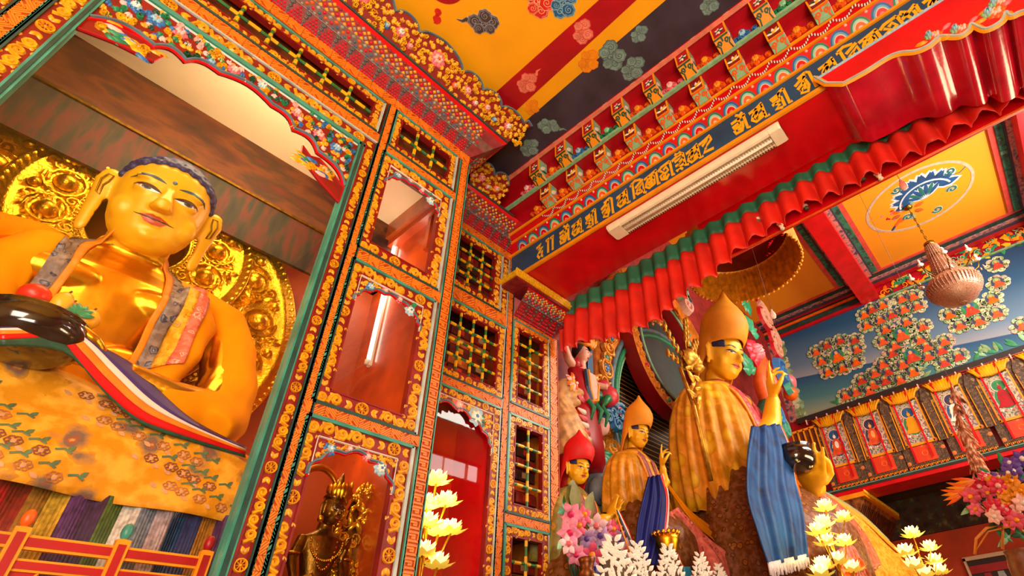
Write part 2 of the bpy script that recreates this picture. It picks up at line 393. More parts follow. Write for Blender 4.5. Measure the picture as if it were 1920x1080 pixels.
struct(mb, 'beam_body', beam)
# pink key border at the ceiling edge
mb = MB(); F = frame((2.808, 0, 6.70), (0, -1, 0), (0, 0, 1)); F2 = frame((2.81, 0, 6.699), (0, -1, 0), (1, 0, 0))
k = -3.2
while k < 2.9:
    for G in (F2,):
        mb.ribbon(G, [(k, .008), (k+.30, .008), (k+.30, .036), (k, .036)], .005, YELD, .003, True, flat=True); mb.ribbon(G, [(k+.05, .022), (k+.25, .022)], .004, RED, .003, flat=True)
    mb.ribbon(F, [(k, .01), (k+.3, .01), (k+.3, .06), (k, .06)], .005, RED, .002, True, flat=True); k += .36
struct(mb, 'key_border', beam)
# dentil blocks
def dentil(row):
    """decorated block, local frame: front face in plane h, u centred"""
    mb = MB(); w = .145; H = .195; D = .135 if row == 0 else .12; dz = -.08 if row == 0 else -.05
    P = lambda u, z, d: V3((d, -u, z))
    for (m, q) in ((CRED if row == 0 else DRED, [P(-w/2, 0, 0), P(w/2, 0, 0), P(w/2, H, 0), P(-w/2, H, 0)]),
                   (YELD if row == 0 else LGREEN, [P(-w/2, 0, 0), P(w/2, 0, 0), P(w/2, dz, D), P(-w/2, dz, D)]),
                   (LGREEN, [P(w/2, 0, 0), P(w/2, H, 0), P(w/2, H, D), P(w/2, dz, D)]), (LGREEN, [P(-w/2, 0, 0), P(-w/2, H, 0), P(-w/2, H, D), P(-w/2, dz, D)])): mb.poly(q, m)
    F = frame((0, 0, 0), (0, -1, 0), (0, 0, 1))
    mb.ribbon(F, [(-w/2+.006, .008), (w/2-.006, .008), (w/2-.006, H), (-w/2+.006, H)], .009, YELD, .004, True, flat=True)
    if row == 0:
        for i in range(8): mb.leaf(F, 0, H*.5, i*pi/4, .05, .026, (WHITE, DGREEN, LPINK)[i % 3], .005)
        mb.dome(F, 0, H*.5, .017, DGREEN, .008)
    else:
        for i in range(5): mb.leaf(F, 0, H*.35, .35+i*.6, .08, .03, (WHITE, YEL, WHITE, DGREEN, WHITE)[i], .005)
        mb.dome(F, 0, H*.42, .02, YEL, .01)
    ul = sqrt(D*D+dz*dz); U = frame((0, 0, 0), (0, 1, 0), (D/ul, 0, dz/ul))   # underside
    dk = DGREEN if row == 0 else ORANGE
    for sg in (-1, 1):
        mb.ribbon(U, spiral(sg*.04, .052, .024, pi/2, 1.1, sg, 10), .0075, dk, .003, flat=True)
        mb.ribbon(U, [(sg*.07, .05), (sg*.045, .09), (sg*.058, ul)], .0065, dk, .003, flat=True)
    mb.ribbon(U, [(-.07, .006), (.07, .006)], .008, dk, .003, flat=True); mb.ribbon(U, [(0, .01), (0, .05)], .008, dk, .003, flat=True)
    S = frame((0, -w/2, 0), (1, 0, 0), (0, 0, 1))
    mb.leaf(S, .03, .03, .9, .13, .05, WHITE, .004); mb.leaf(S, .05, .02, .3, .12, .04, dk, .004); mb.ribbon(S, [(.005, 0), (.005, H)], .006, YELD, .004, flat=True); mb.ribbon(S, [(.01, 0), (D, dz+.005)], .005, LPINK, .004, flat=True)
    return mb
for row, (x, z) in enumerate(((2.86, 6.515), (3.04, 6.262))):
    base = None
    for k in range(-3, 9):
        y = .478+.4*k
        if y > 3.25 or y < -1: continue
        if base is None:
            m_ = dentil(row); m_.v = [(a+x, b+y, c+z) for a, b, c in m_.v]
            base = m_.build('dentil_block', beam); base['kind'] = 'structure'; o = base; y0 = y
        else:
            o = base.copy(); C.objects.link(o); o.parent = beam; o.location = (0, y-y0, 0)
# carved flowers in the gaps
FLC = [(ORANGE, YELD, YEL), (GREEN, LGREEN, LGREEN), (PINK, LPINK, PINK), (FBLUE, FLBLUE, FBLUE), (ORANGE, YELD, YELD)]
for row, (x, z) in enumerate(((3.003, 6.53), (3.168, 6.31))):
    F = FBm(x)
    for k in range(-3, 8):
        y = .478+.4*k+.2
        if y > 3.25 or y < -1: continue
        c = FLC[(k*2+row) % 5] if row == 0 else (ORANGE, YELD, ORANGE)
        mb = MB(); flower(mb, F, -y-.03, z, .062, c[0], c[1], c[2], .05, 9)
        for q in range(4): mb.ribbon(F, spiral(-y-.11+q*.065, z-.03-.01*(q % 2), .03, q, 1.2, (-1)**q, 9), .008, c[0], .03)
        o = mb.build('gap_flower', beam); o['kind'] = 'structure'
# garland, petals
mb = MB(); F = frame((3.17, 0, 6.2), (0, 1, 0), (.075, 0, -.029))
y = -3.2
while y < 3.0:
    for i in range(9):
        t = i/8; a = y+.165*t; b = .22+.55*sin(pi*t); da = .011; db = .10
        db = .13; mb.poly([F(a, b-db, .004), F(a+da, b-db, .004), F(a+da+.004, b+db, .004), F(a+.004, b+db, .004)], WHITE)
        mb.poly([F(a+da, b-db, .003), F(a+da+.006, b-db, .003), F(a+da+.01, b+db, .003), F(a+da+.004, b+db, .003)], BLACK)
    y += .19
struct(mb, 'garland_band', beam)
mb = MB(); F = frame((3.328, 0, 6.048), (0, -1, 0), (-.533, 0, .846)); PB1, PB2, PG1, PG2 = mat('petal_blue', '#1F5FA0', .45, 0, .15), mat('petal_light_blue', '#4FA8C8', .45), mat('petal_green', '#1F7A62', .45, 0, .15), mat('petal_light_green', '#8FCFB0', .45)

for k in range(-18, 22):
    y = .355+.1745*k
    if y > 3.6: continue
    g = k % 2; cs = ((PB1, PB2, LPINK, RED, PINK), (PG1, PG2, LPINK, ORANGE, LPINK))[g]
    for i, (r, m) in enumerate(zip((.082, .066, .052, .044, .022), cs)):
        mb.shape(F, [(-y+r*cos(q), r*1.45*sin(q)) for q in [pi*j/12 for j in range(13)]], m, .006+.003*i)
    mb.dome(F, -y+.087, .115, .014, LPINK, .01)
struct(mb, 'petal_band', beam)
# letters
GL = {'zig': [[(1, 8), (5, 9.2), (3, 6.5), (6.5, 7), (2.5, 3.5), (6.5, 4), (5.5, 1), (7, .5)], [(2, 3), (4, .5)]],
 'dan': [[(1, 9), (4, 9.4)], [(3, 9), (3, .5)], [(5, 9), (8, 9.4)], [(7, 9), (7, .5)]],
 'om': [[(4, 11.5), (6, 10), (8, 11)], [(.5, 8), (4, 8.4), (9, 9)], [(.5, 5.5), (5, 6)], [(1, 4), (5, 4.2), (5, 9)], [(1, 3.5), (1.5, 1.2), (5, 1), (6, 3), (6.5, 6)], [(8, 9), (8, .5), (9.5, .5)], [(3, 3), (5, 2.4)]],
 'ya': [[(.5, 7.5), (5, 8), (8.5, 9.3)], [(5, 8), (2, 5), (1, 3), (2.5, 1), (8, 2)], [(8, 9), (8, .3), (10, .6)], [(2, 4), (5, 6.2), (8, 7.5)], [(3, 2), (6, 3.5), (8, 4)], [(4.5, 6.5), (4, 3.5), (3, 2.5)]],
 'ga': [[(.5, 7.5), (5, 8), (6, 9)], [(1, 6), (5, 6.5)], [(.5, 4), (5, 4.5), (5.5, 9)], [(2, 4), (4, 2.2), (1.5, 1), (5, 0)], [(6, 6), (6, 0)], [(8.5, 9.5), (8.5, 0), (10, .4)], [(6, 9), (8.5, 9.5)]],
 'sri': [[(.5, 6.5), (4, 8), (7, 9)], [(1, 4), (4, 5.5), (5.5, 7.5), (6.5, 9)], [(2, 2.2), (3.5, 4), (2, 1), (5, 0), (6.5, 3), (6, 7)], [(4.5, 2), (5, 6)], [(7.5, 10.5), (9, 9.5), (9, 0), (10, .2)], [(3, 9.5), (7.5, 10.5)]],
 'vi': [[(0, 9.5), (2, 9.4), (2, .5)], [(1, 10), (4, 11), (8, 9.6)], [(3.5, 6.5), (7, 8), (9.5, 9)], [(4, 4), (9, 7), (9, .5), (10.5, 0)], [(3.5, 3.5), (4.5, 2), (9, 2.2)], [(6, 5), (7, 2.5)]],
 'ma': [[(.5, 8), (4, 8.4), (9.5, 9.4)], [(4, 8), (1.5, 5), (1, 3), (3, 1.4), (7, 2), (7, 7)], [(2, 4), (5, 5), (7, 6)], [(3, 2.5), (6, 3.5)], [(9, 9.3), (9, .3), (10.5, .6)], [(4, 6), (7, 7.6)]],
 'ka': [[(.5, 7.5), (3, 9), (9, 9.5)], [(2, 7), (4, 5), (1.5, 4), (2, 1.6), (5, .5), (7, 2.5)], [(4, 6.5), (6, 7.5), (7, 5), (4, 3.6)], [(9, 9.4), (9, .3), (10.5, .5)], [(3, 3), (5, 2)]],
 'mne': [[(3, 11.5), (5, 10.3), (7, 11)], [(.5, 8.5), (4, 9.5), (8, 9.5)], [(2, 7), (6, 7.5), (4, 5), (8, 6.5)], [(2, 4.2), (6, 4.8), (3, 2.5), (8, 3)], [(8, 9.5), (8, 1.5), (10, 1)], [(2, 1), (4, 2.2), (6, .3)]],
 'ra': [[(.5, 8), (4, 8.6), (8, 9.6)], [(2, 6), (6, 8), (4, 4.5), (8, 7), (7.5, 9)], [(4, 4), (2, 2), (8, 1.2)]],
 'phu': [[(1, 8.5), (2, 10), (3.5, 8.5), (2.5, 7), (4, 7)], [(.5, 6), (5, 8), (8, 9.5)], [(3, 6), (4, 3.5), (6, 4.5), (6, 7)], [(8, 9), (7.5, 5), (9, 3), (7, 1.8), (4, .5)], [(4, 3), (6, 2.5), (5, 1)]]}
SEQ = [('zig', 3.21), ('dan', 3.06), ('om', 2.84), ('ya', 2.66), ('ga', 2.46), ('sri', 2.24), ('ya', 2.03), ('vi', 1.84), ('ma', 1.67), ('ka', 1.5), ('mne', 1.33), ('ya', 1.17), ('ra', 1.02), ('om', .67), ('ya', .49), ('ga', .28), ('sri', .05), ('ya', -.17), ('vi', -.35), ('ma', -.52), ('ka', -.69), ('phu', -.85), ('ya', -1.02)]
mb = MB(); LET = mat('letter_gold', '#FBB416', .4, 0, .08)
for g, y in SEQ:
    G = (lambda y: (lambda a, b, h=0: V3((3.3245-h, -((a-5)*.0175-y), 5.72+b*.0235))))(y)
    for st in GL[g]: mb.ribbon(G, st, .75, LET, .005, flat=True)
struct(mb, 'lettering', beam, 'gold ornamental lettering on blue')
# cloud-shaped bracket under the beam
PR = [(-.04, 5.75), (-.09, 5.60), (-.20, 5.48), (-.37, 5.465), (-.53, 5.47), (-.62, 5.44), (-.70, 5.365), (-.78, 5.34), (-.855, 5.36), (-.885, 5.35), (-.955, 5.262), (-1.015, 5.262), (-1.055, 5.30), (-1.09, 5.18), (-1.18, 5.17), (-1.235, 5.225), (-1.24, 5.165), (-1.31, 5.14), (-1.5, 5.0), (-1.62, 5.06), (-1.9, 4.9), (-2.2, 4.8)]
def smooth2(p, n=4):
    o = []
    for i in range(len(p)-1):
        a, b, c, d = p[max(i-1, 0)], p[i], p[i+1], p[min(i+2, len(p)-1)]
        for k in range(n):
            t = k/n; o.append(tuple(.5*((2*b[q])+(-a[q]+c[q])*t+(2*a[q]-5*b[q]+4*c[q]-d[q])*t*t+(-a[q]+3*b[q]-3*c[q]+d[q])*t**3) for q in (0, 1)))
    return o+[p[-1]]
PRS = PR[:2]+smooth2(PR[2:], 5)
brk = bpy.data.objects.new('trim_2', None); C.objects.link(brk); brk.location = (3.6, -1, 5.7); brk['kind'] = 'structure'; brk['label'] = 'glossy red cloud-shaped bracket under the lettered beam'
GRED = mat('glossy_red_lacquer', '#D01030', .22, 0, .18, 4, bump=.12, bs=25, coat=.6)
mb = MB(); XF, XB = 3.27, 4.0; n = len(PRS)
mb.add([(XF, y, z) for y, z in PRS]+[(XB, y, z) for y, z in PRS], [(i, i+1, n+i+1, n+i) for i in range(n-1)], GRED, True)
for X in (XF, XB): mb.add([(X, y, z) for y, z in PRS]+[(X, y, 5.745) for y, z in PRS], [(i, i+1, n+i+1, n+i) for i in range(n-1)], RED)
struct(mb, 'bracket_body', brk)
mb = MB(); F = FBm(XF)
mb.ribbon(F, [(-y, z+.012) for y, z in PRS], .026, YELD, .012); mb.ribbon(F, [(-y, z+.018) for y, z in PRS], .017, LGREY, .02)
mb.ribbon(F, [(.03, 5.735), (2.4, 5.735)], .012, FLBLUE, .012)
for a, b, s in ((.86, 5.42, .05), (1.0, 5.33, .05), (1.2, 5.3, .065), (1.26, 5.36, .05), (1.7, 5.2, .07)):
    flower(mb, F, a, b, s, ORANGE, LPINK, YELD, .03, 7); flower(mb, F, a-.035, b+.03, s*.75, LGREEN, FLBLUE, GREEN, .045, 7)
    mb.leaf(F, a-.06, b-.01, 2.9, .09, .035, YELD, .025); mb.leaf(F, a+.04, b+.01, .3, .08, .03, PINK, .025)
struct(mb, 'bracket_carving', brk)
# ================================================================ carved cabinets
def lattice(x0, x1, z0, z1, nv, nh, y, parent, name='lattice'):
    """woven green and yellow bars"""
    mb = MB(); r = .014
    GRN = mat('lattice_green', '#2E7A3C', .4, 0, .25, 20); YLW = mat('lattice_yellow', '#F0B40C', .4, 0, .15, 20)
    xs = [lerp(x0, x1, (i+1)/(nv+1)) for i in range(nv)]; zs = [lerp(z0, z1, (i+1)/(nh+1)) for i in range(nh)]
    def bar(fix, a0, a1, cuts, vert):
        ed = sorted([a0, a1]+cuts); seg = []
        for i in range(len(ed)-1):
            a, b = ed[i], ed[i+1]; q = (b-a)*.30
            c1 = YLW if i % 2 == 0 else GRN; c2 = GRN if i % 2 == 0 else YLW
            seg += [(a, a+q, c2), (a+q, b-q, c1), (b-q, b, c2)]
        for k, (a, b, c) in enumerate(seg):
            o = y-(.004 if vert else 0)
            P = [(fix, o, t) if vert else (t, o, fix) for t in (a, b)]
            mb.tube(P, r*(.9 if c is GRN else 1.08), c, 6, True, False)
    for x in xs: bar(x, z0, z1, zs, True)
    for z in zs: bar(z, x0, x1, xs, False)
    return mb.build(name, parent)
def window(root, F, o, w, kind, y, nv=2, nh=1, lobes=5, sideL=True, seed=1, name=None, glass=True, spring=.24, apex=.05, wl=None, wr=None, wheels=7, dep=.05):
    """carved frame round opening o=(x0,x1,z0,z1); w strip width. kind lattice / arch"""
    x0, x1, z0, z1 = o; mb = MB(); tl = .011; wl = w if wl is None else wl; wr = w if wr is None else wr
    S = lambda O, U, W: (lambda a, b, h=0: F(O[0]+U[0]*a+W[0]*b, O[1]+U[1]*a+W[1]*b, h))
    scroll_strip(mb, S((x0-wl, z1), (1, 0), (0, 1)), x1-x0+wl+wr, w, .011, wheels, 2)
    scroll_strip(mb, S((x0-wl, z0-w), (1, 0), (0, 1)), x1-x0+wl+wr, w, .011, wheels, 5)
    if wl: scroll_strip(mb, S((x0, z0), (0, 1), (-1, 0)), z1-z0, wl, .011, wheels, 1)
    if wr: scroll_strip(mb, S((x1+wr, z0), (0, 1), (-1, 0)), z1-z0, wr, .011, wheels, 4)
    for i, (a, b) in enumerate((((x0-wl, z0-w), (x0-wl, z1+w)), ((x1+wr, z0-w), (x1+wr, z1+w)), ((x0-wl, z1+w), (x1+wr, z1+w)), ((x0-wl, z0-w), (x1+wr, z0-w)))):
        if i == 0 and not wl: continue
        mb.ribbon(F, [a, b], tl, (TEAL, LGREY, TEAL, DTEAL)[i], .014, flat=True)
    # red reveal round the opening
    for (a, b, c, d) in ((x0-.004, x0+.008, z0, z1), (x1-.008, x1+.004, z0, z1), (x0, x1, z0-.004, z0+.008), (x0, x1, z1-.008, z1+.004)): mb.fbox(F, a, b, c, d, -dep, .006, DRED)
    fr = mb.build(name or ('lattice_window' if kind == 'lattice' else 'arched_window'), root)
    if kind == 'lattice':
        lattice(x0, x1, z0, z1, nv, nh, y+.02, fr)
    else:
        W = x1-x0; cv = foil_curve(W, z1-spring, z1-apex, lobes); mb = MB()
        def top(u):
            for i in range(len(cv)-1):
                if cv[i][0] <= u <= cv[i+1][0]: return lerp(cv[i][1], cv[i+1][1], (u-cv[i][0])/max(1e-6, cv[i+1][0]-cv[i][0]))
            return z1-spring
        for i in range(len(cv)-1):
            (a, b), (c, d) = cv[i], cv[i+1]
            mb.add([F(x0+a, b, h) for h in (-.02, 0)]+[F(x0+c, d, h) for h in (-.02, 0)]+[F(x0+a, z1, 0), F(x0+c, z1, 0)], [(1, 3, 5, 4), (0, 2, 3, 1)], DRED)
        mb.ribbon(F, [(x0+a, b+.006) for a, b in cv], .011, BGREY, .016); mb.ribbon(F, [(x0+a, b-.008) for a, b in cv], .006, RED, .01)
        mb.ribbon(F, [(x0+.004, z1-spring), (x0+.004, z1-.006), (x1-.004, z1-.006), (x1-.004, z1-spring)], .005, WHITEL, .012)
        s = W/.52
        fl = [(x0+.09*s, z1-.06, .045*s, FBLUE, FLBLUE, WHITE), (x1-.10*s, z1-.09, .05*s, FLBLUE, WHITE, FBLUE), (x0+.2*s, z1-.03, .03*s, PINK, LPINK, WHITE), (x1-.2*s, z1-.045, .035*s, PINK, LPINK, WHITE)]
        foliage(mb, F, lambda a, b: b > top(a-x0)+.02 and b < z1-.015, (x0+.015, x1-.015, z1-spring, z1), .038, [GOLDP, GOLDP, GOLDP2, GOLDP, GREEN], .014, seed, fl)
        mb.build('arch_valance', fr)
        if glass:
            mb = MB(); mb.box((x0, y+.03, z0), (x1, y+.034, z1), GLASS); mb.build('glass_pane', fr)
    return fr
def post(root, F, x0, x1, z0, z1, kind, y, depth=.06, edge=(DTEAL, DTEAL)):
    mb = MB(); (key_strip if kind == 'key' else hatch_strip)(mb, lambda a, b, h=0: F(x1-b, z0+a, h+.008), z1-z0, x1-x0)
    mb.fbox(F, x0, x1, z0, z1, -depth, .0075, FRETR)
    for x, m in zip((x0, x1), edge): mb.ribbon(F, [(x, z0), (x, z1)], .009, m, .014, flat=True)
    return mb.build('fret_post', root)
def rail(root, F, x0, x1, z0, z1, kind, depth=.06):
    mb = MB(); (key_strip if kind == 'key' else hatch_strip)(mb, lambda a, b, h=0: F(x0+a, z0+b, h+.006), x1-x0, z1-z0)
    mb.fbox(F, x0, x1, z0, z1, -depth, .0055, FRETR)
    return mb.build('fret_rail', root)
BEADM = mat('bead_red', '#D80C28', .3, 0, .2, 30); BEADB = mat('bead_blue', '#3A6C94', .35, 0, .2, 30); BEADG = mat('bead_grey', '#9A9C94', .4, 0, .2, 30); BEADO = mat('bead_orange', '#EE5A12', .35, 0, .2, 30); SCD = mat('dark_filigree', '#3A3436', .5, 0, .3, 40); BROWNB = mat('maroon_band', '#8A2026', .5, 0, .25, 20)
def cornice(root, x0, x1, Yf, zb, steps, ends, crest=True, name='cornice'):
    """stepped bead cornice; steps=(e,z) profile; ends: mitre at the right end"""
    (e0, za), (e1, zb1), (e2, zc), (e3, zd), (e4, ze) = steps
    mb = MB()
    # sloped carrier faces with the mitred return to the right
    for (ea, a), (eb, b), m in (((e0, za), (e1, zb1), BROWNB), ((e1, zb1), (e2, zc), mat('bead_ground', '#7A4A40', .5, 0, .2, 20)), ((e2, zc), (e3, zd), BROWNB), ((e3, zd), (e4, ze), RED)):
        mb.poly([(x0, Yf-ea, a), (x1+ea, Yf-ea, a), (x1+eb, Yf-eb, b), (x0, Yf-eb, b)], m)
        if ends: mb.poly([(x1+ea, Yf-ea, a), (x1+ea, Yf+.6, a), (x1+eb, Yf+.6, b), (x1+eb, Yf-eb, b)], m)
    car = mb.build(name, root)
    def bands(F, L, sgn_l, part):
        """F(a,t,h): a along, t 0..4 over profile"""
        mb = MB(); unit = .128; n = int(L/unit)
        for i in range(n+1):
            a = (i+.5)*unit
            if a > L-.02: break
            rows = 5
            for r in range(rows):
                cnt = 5-r
                for c in range(cnt): mb.dome(F(0), a+(c-(cnt-1)/2)*unit/5.6, .10+r*.185, .0105, BEADM, .011, 5)
            for r in range(3):                               # dark filigree between
                mb.dome(F(0), a+unit/2, .95-r*.27, .024-.005*r, SCD, .004, 5); mb.ribbon(F(0), spiral(a+unit/2, .8-r*.25, .016, r, 1.2, 1, 7), [.003]*7, BEADG, .006)
            mb.dome(F(0), a+unit/2, .03, .012, BEADB, .008, 5)
        n = int(L/.052)
        for i in range(n):
            a = (i+.5)*.052
            mb.dome(F(1), a, .15, .013, (BEADB, BEADG)[i % 2], .012, 5); mb.dome(F(1), a+.026, .42, .014, (BEADM, BEADB, ORANGE)[i % 3], .012, 5); mb.dome(F(1), a, .75, .017, (BEADO, BEADG, BEADM, BEADG)[i % 4], .014, 4)
            for t, c in ((.12, GOLDP), (.36, (BEADG, BEADM)[i % 2]), (.62, GOLDP), (.88, (BROWNB, BEADG, GOLDP)[i % 3])):
                mb.dome(F(2), a+(.026 if t in (.36, .88) else 0), t, .017, c, .012, 4)
        for q in (0, 1): mb.ribbon(F(1), [(0, .0 if q == 0 else 1.0), (L, .0 if q == 0 else 1.0)], .05 if False else .004, BEADG, .008)
        return mb.build(part, car)
    def mk(O, U, nrm):
        st = steps
        def Fk(k):
            (ea, a), (eb, b) = st[k], st[k+1]; d = V3(nrm)*(eb-ea)+V3((0, 0, b-a)); n = V3(U).cross(d).normalized()
            if n.dot(V3(nrm)) < 0 and n.z > 0: n = -n
            ln = d.length
            return lambda u, t, h=0: V3(O)+V3(U)*u+V3(nrm)*ea+V3((0, 0, a))+d*t+n*h
        return Fk
    # note: t runs 0..1 so stroke widths across t are scaled inside dome via the frame
    class _: pass
    def adapt(Fk):
        def Fn(k):
            (ea, a), (eb, b) = steps[k], steps[k+1]; ln = sqrt((eb-ea)**2+(b-a)**2); f = Fk(k)
            return lambda u, t, h=0: f(u, t, h)
        return Fn
    def scaled(Fk):                                       # t given in 0..1 for centre; radii in metres
        def Fn(k):
            (ea, a), (eb, b) = steps[k], steps[k+1]; ln = sqrt((eb-ea)**2+(b-a)**2); f = Fk(k)
            class G:
                pass
            def g(u, t, h=0): return f(u, t/ln, h)
            g.ln = ln; return g
        return Fn
    FS = scaled(mk((x0, Yf, 0), (1, 0, 0), (0, -1, 0)))
    class MBx(MB): pass
    def wrap(Fn):
        # frames take metres across; convert the 0..1 centres used above
        return lambda k: Fn(k)
    def bands2(Fn, L, part):
        mb = MB(); unit = .128; n = int(L/unit)
        f0, f1, f2 = Fn(0), Fn(1), Fn(2)
        for i in range(n+1):
            a = (i+.5)*unit
            if a > L-.02: break
            for r in range(5):
                cnt = 5-r
                for c in range(cnt): mb.dome(f0, a+(c-(cnt-1)/2)*unit/5.2, (.14+r*.185)*f0.ln, .0115, BEADM, .012, 5)
            for r in range(3):
                mb.dome(f0, a+unit/2, (.88-r*.27)*f0.ln, .026-.006*r, SCD, .004, 5); mb.ribbon(f0, spiral(a+unit/2, (.85-r*.25)*f0.ln, .014, r, 1.2, 1, 7), .0025, BEADG, .007)
            mb.dome(f0, a+unit/2, .10*f0.ln, .012, BEADB, .008, 5)
        n = int(L/.052)
        for i in range(n):
            a = (i+.5)*.052
            mb.dome(f1, a, .15*f1.ln, .013, (BEADB, BEADG)[i % 2], .012, 5); mb.dome(f1, a+.026, .45*f1.ln, .015, (BEADM, BEADB, ORANGE)[i % 3], .012, 5); mb.dome(f1, a, .78*f1.ln, .019, (BEADO, BEADG, BEADM, BEADG)[i % 4], .014, 4)
            for t, c in ((.12, GOLDP), (.36, (BEADG, BEADM)[i % 2]), (.62, GOLDP), (.88, (BROWNB, BEADG, GOLDP)[i % 3])): mb.dome(f2, a+(.026 if t in (.36, .88) else 0), t*f2.ln, .018, c, .012, 4)
        mb.ribbon(f1, [(0, 0), (L, 0)], .004, BEADG, .008); mb.ribbon(f1, [(0, f1.ln), (L, f1.ln)], .004, BEADG, .008)
        mb.build(part, car)
    bands2(FS, x1-x0, 'bead_band')
    if ends: bands2(scaled(mk((x1, Yf, 0), (0, 1, 0), (1, 0, 0))), .6, 'bead_band')
    return car
def crest(car, Yf, xs, x1, e0, z0, e1, z1, lobes, ends=.0, seed=5):
    """scalloped carved cresting leaning outward; lobes = list of (xa, xb, rise 0..1)"""
    sl = V3((0, -(e1-e0), z1-z0)); ln = sl.length; sl.normalize()
    O = V3((0, Yf-e0, z0)); U = V3((1, 0, 0)); n = U.cross(sl)
    F = lambda a, b, h=0: O+U*a+sl*b+n*h
    out = []
    for xa, xb, r in lobes:
        for i in range(10):
            t = i/10; out.append((lerp(xa, xb, t), ln*(.72+(r-.72)*sin(pi*t)**.6)))
    out.append((lobes[-1][1], ln*(.95 if ends else .72)))
    if ends: out.append((x1+ends*.9, ln*.9))
    def top(a):
        for i in range(len(out)-1):
            if out[i][0] <= a <= out[i+1][0]: return lerp(out[i][1], out[i+1][1], (a-out[i][0])/max(1e-6, out[i+1][0]-out[i][0]))
        return 0
    mb = MB()
    for i in range(len(out)-1):
        (a, b), (c, d) = out[i], out[i+1]
        f0 = min(a, x1+ends*0) if not ends else (a if a <= x1+e0 else x1+e0); g0 = c if c <= x1+e0 else x1+e0
        mb.add([F(f0, 0), F(g0, 0), F(c, d), F(a, b), F(a, b, -.03), F(c, d, -.03)], [(0, 1, 2, 3), (3, 2, 5, 4)], DRED)
    mb.ribbon(F, [(a, b-.008) for a, b in out], .013, BGREY, .02); mb.ribbon(F, [(xs, .012), (x1+e0, .012)], .016, DTEAL, .02)
    fl = []
    cyc = [(FBLUE, FLBLUE, LPINK), (PINK, LPINK, ORANGE), (ORANGE, LPINK, LGREEN), (PINK, WHITE, LGREEN)]
    for i, (xa, xb, r) in enumerate(lobes):
        big = xb-xa > .35
        fl.append(((xa+xb)/2, ln*(.5 if big else .4), .085 if big else .05, *cyc[(i*3) % 4 if big else (i+1) % 4]))
        fl.append((xa, ln*.28, .035, *cyc[(i+2) % 4]))
    foliage(mb, F, lambda a, b: .04 < b < top(a)-.03, (xs, out[-1][0], .03, ln), .046, [GOLDP2, GOLDP2, GOLDP, GOLDP2], .03, seed, fl, [f[:3] for f in fl])
    mb.build('crest', car)
# ---------------------------------------------------------------- main cabinet with the niche
CAB1 = thing('shrine_cabinet', 'large carved shrine cabinet with scalloped arch opening around the seated gold Buddha', 'cabinet', (.24, 3.3, 0))
F1 = frame((0, 3.0, 0), (1, 0, 0), (0, 0, 1))
mb = MB()
INW = ramp_mat('niche_mural', [(.25, '#24140C'), (.4, '#4A1E10'), (.52, '#6A3212'), (.62, '#3A2416'), (.75, '#641E12')], 'noise', 2.2, .6, detail=6, stretch=(1, 1, 2.5))
INLOW = mat('niche_orange_wall', '#A8400C', .5, 0, .15, 2)
mb.box((-1.62, 4.25, 0), (2.05, 4.3, 5.8), INLOW)                 # back panel
mb.box((-1.62, 4.03, 5.0), (2.05, 4.25, 5.75), INW); mb.box((-1.62, 3.845, 5.04), (1.3, 3.89, 5.06), GOLDD)             # painted fascia
mb.box((1.3, 4.0, 5.0), (2.05, 4.25, 5.02), GOLDD)
mb.box((-1.62, 3.86, 4.60), (1.3, 3.89, 5.05), ramp_mat('niche_fringe', [(.3, '#12140C'), (.45, '#2A2410'), (.58, '#5A1A0C'), (.72, '#16241A')], 'noise', 5, .7, detail=5, stretch=(2.6, 1, .5)))
mb.box((-1.62, 3.16, 5.75), (2.05, 4.3, 5.8), CREAM); mb.box((-1.62, 3.13, 5.40), (2.02, 3.16, 6.05), BROWN); mb.box((-1.62, 3.07, 5.40), (2.02, 3.13, 5.44), BROWN)
mb.box((2.02, 3.07, 0), (2.055, 4.3, 5.4), WOODR); mb.box((2.02, 3.07, 5.4), (2.055, 4.3, 5.75), WOODR)
mb.box((-1.66, 3.07, 0), (-1.62, 4.3, 5.75), WOOD)
mb.box((1.90, 3.08, 5.55), (2.02, 4.03, 5.75), WOOD); mb.box((1.94, 3.08, 5.47), (2.02, 4.03, 5.55), WOODR)
mb.box((1.97, 3.35, 5.05), (2.02, 3.40, 5.5), WOODR)
mb.box((-1.62, 3.07, 1.7), (2.02, 4.25, 1.8), WOOD)
mb.box((-1.66, 3.0, 0), (2.06, 3.07, 1.8), FRETR)
mb.box((-1.66, 3.06, 6.0), (2.05, 4.3, 6.12), FRETR)
mb.build('carcass', CAB1)
# niche surround
mb = MB(); S = lambda O, U, W: (lambda a, b, h=0: F1(O[0]+U[0]*a+W[0]*b, O[1]+U[1]*a+W[1]*b, h))
scroll_strip(mb, S((1.15, 1.8), (0, 1), (-1, 0)), 5.32-1.8, .072, .011, 7, 1); scroll_strip(mb, S((-.585, 1.8), (0, 1), (-1, 0)), 5.32-1.8, .088, .011, 7, 1)
scroll_strip(mb, S((-.67, 5.325), (1, 0), (0, 1)), 1.82, .105, .011, 7, 4)
for a, b, m in (((1.072, 1.8), (1.072, 5.32), DRED), ((1.155, 1.8), (1.155, 5.43), DTEAL), ((-.68, 1.8), (-.68, 5.43), DTEAL), ((-.67, 5.435), (1.16, 5.435), LGREY)): mb.ribbon(F1, [a, b], .009, m, .014, flat=True)
mb.fbox(F1, 1.06, 1.17, 1.8, 5.45, -.06, -.001, DRED); mb.fbox(F1, -.70, -.58, 1.8, 5.45, -.06, -.001, DRED); mb.fbox(F1, -.70, 1.17, 5.315, 5.45, -.06, -.001, DRED)
mb.build('niche_scrollwork', CAB1)
mb = MB()
for x0, x1 in ((1.02, 1.066), (-.585, -.545)): mb.fbox(F1, x0, x1, 1.8, 5.315, -.07, .02, TEAL); mb.fbox(F1, x0+.012, x1-.012, 1.8, 5.315, .02, .028, DTEAL)
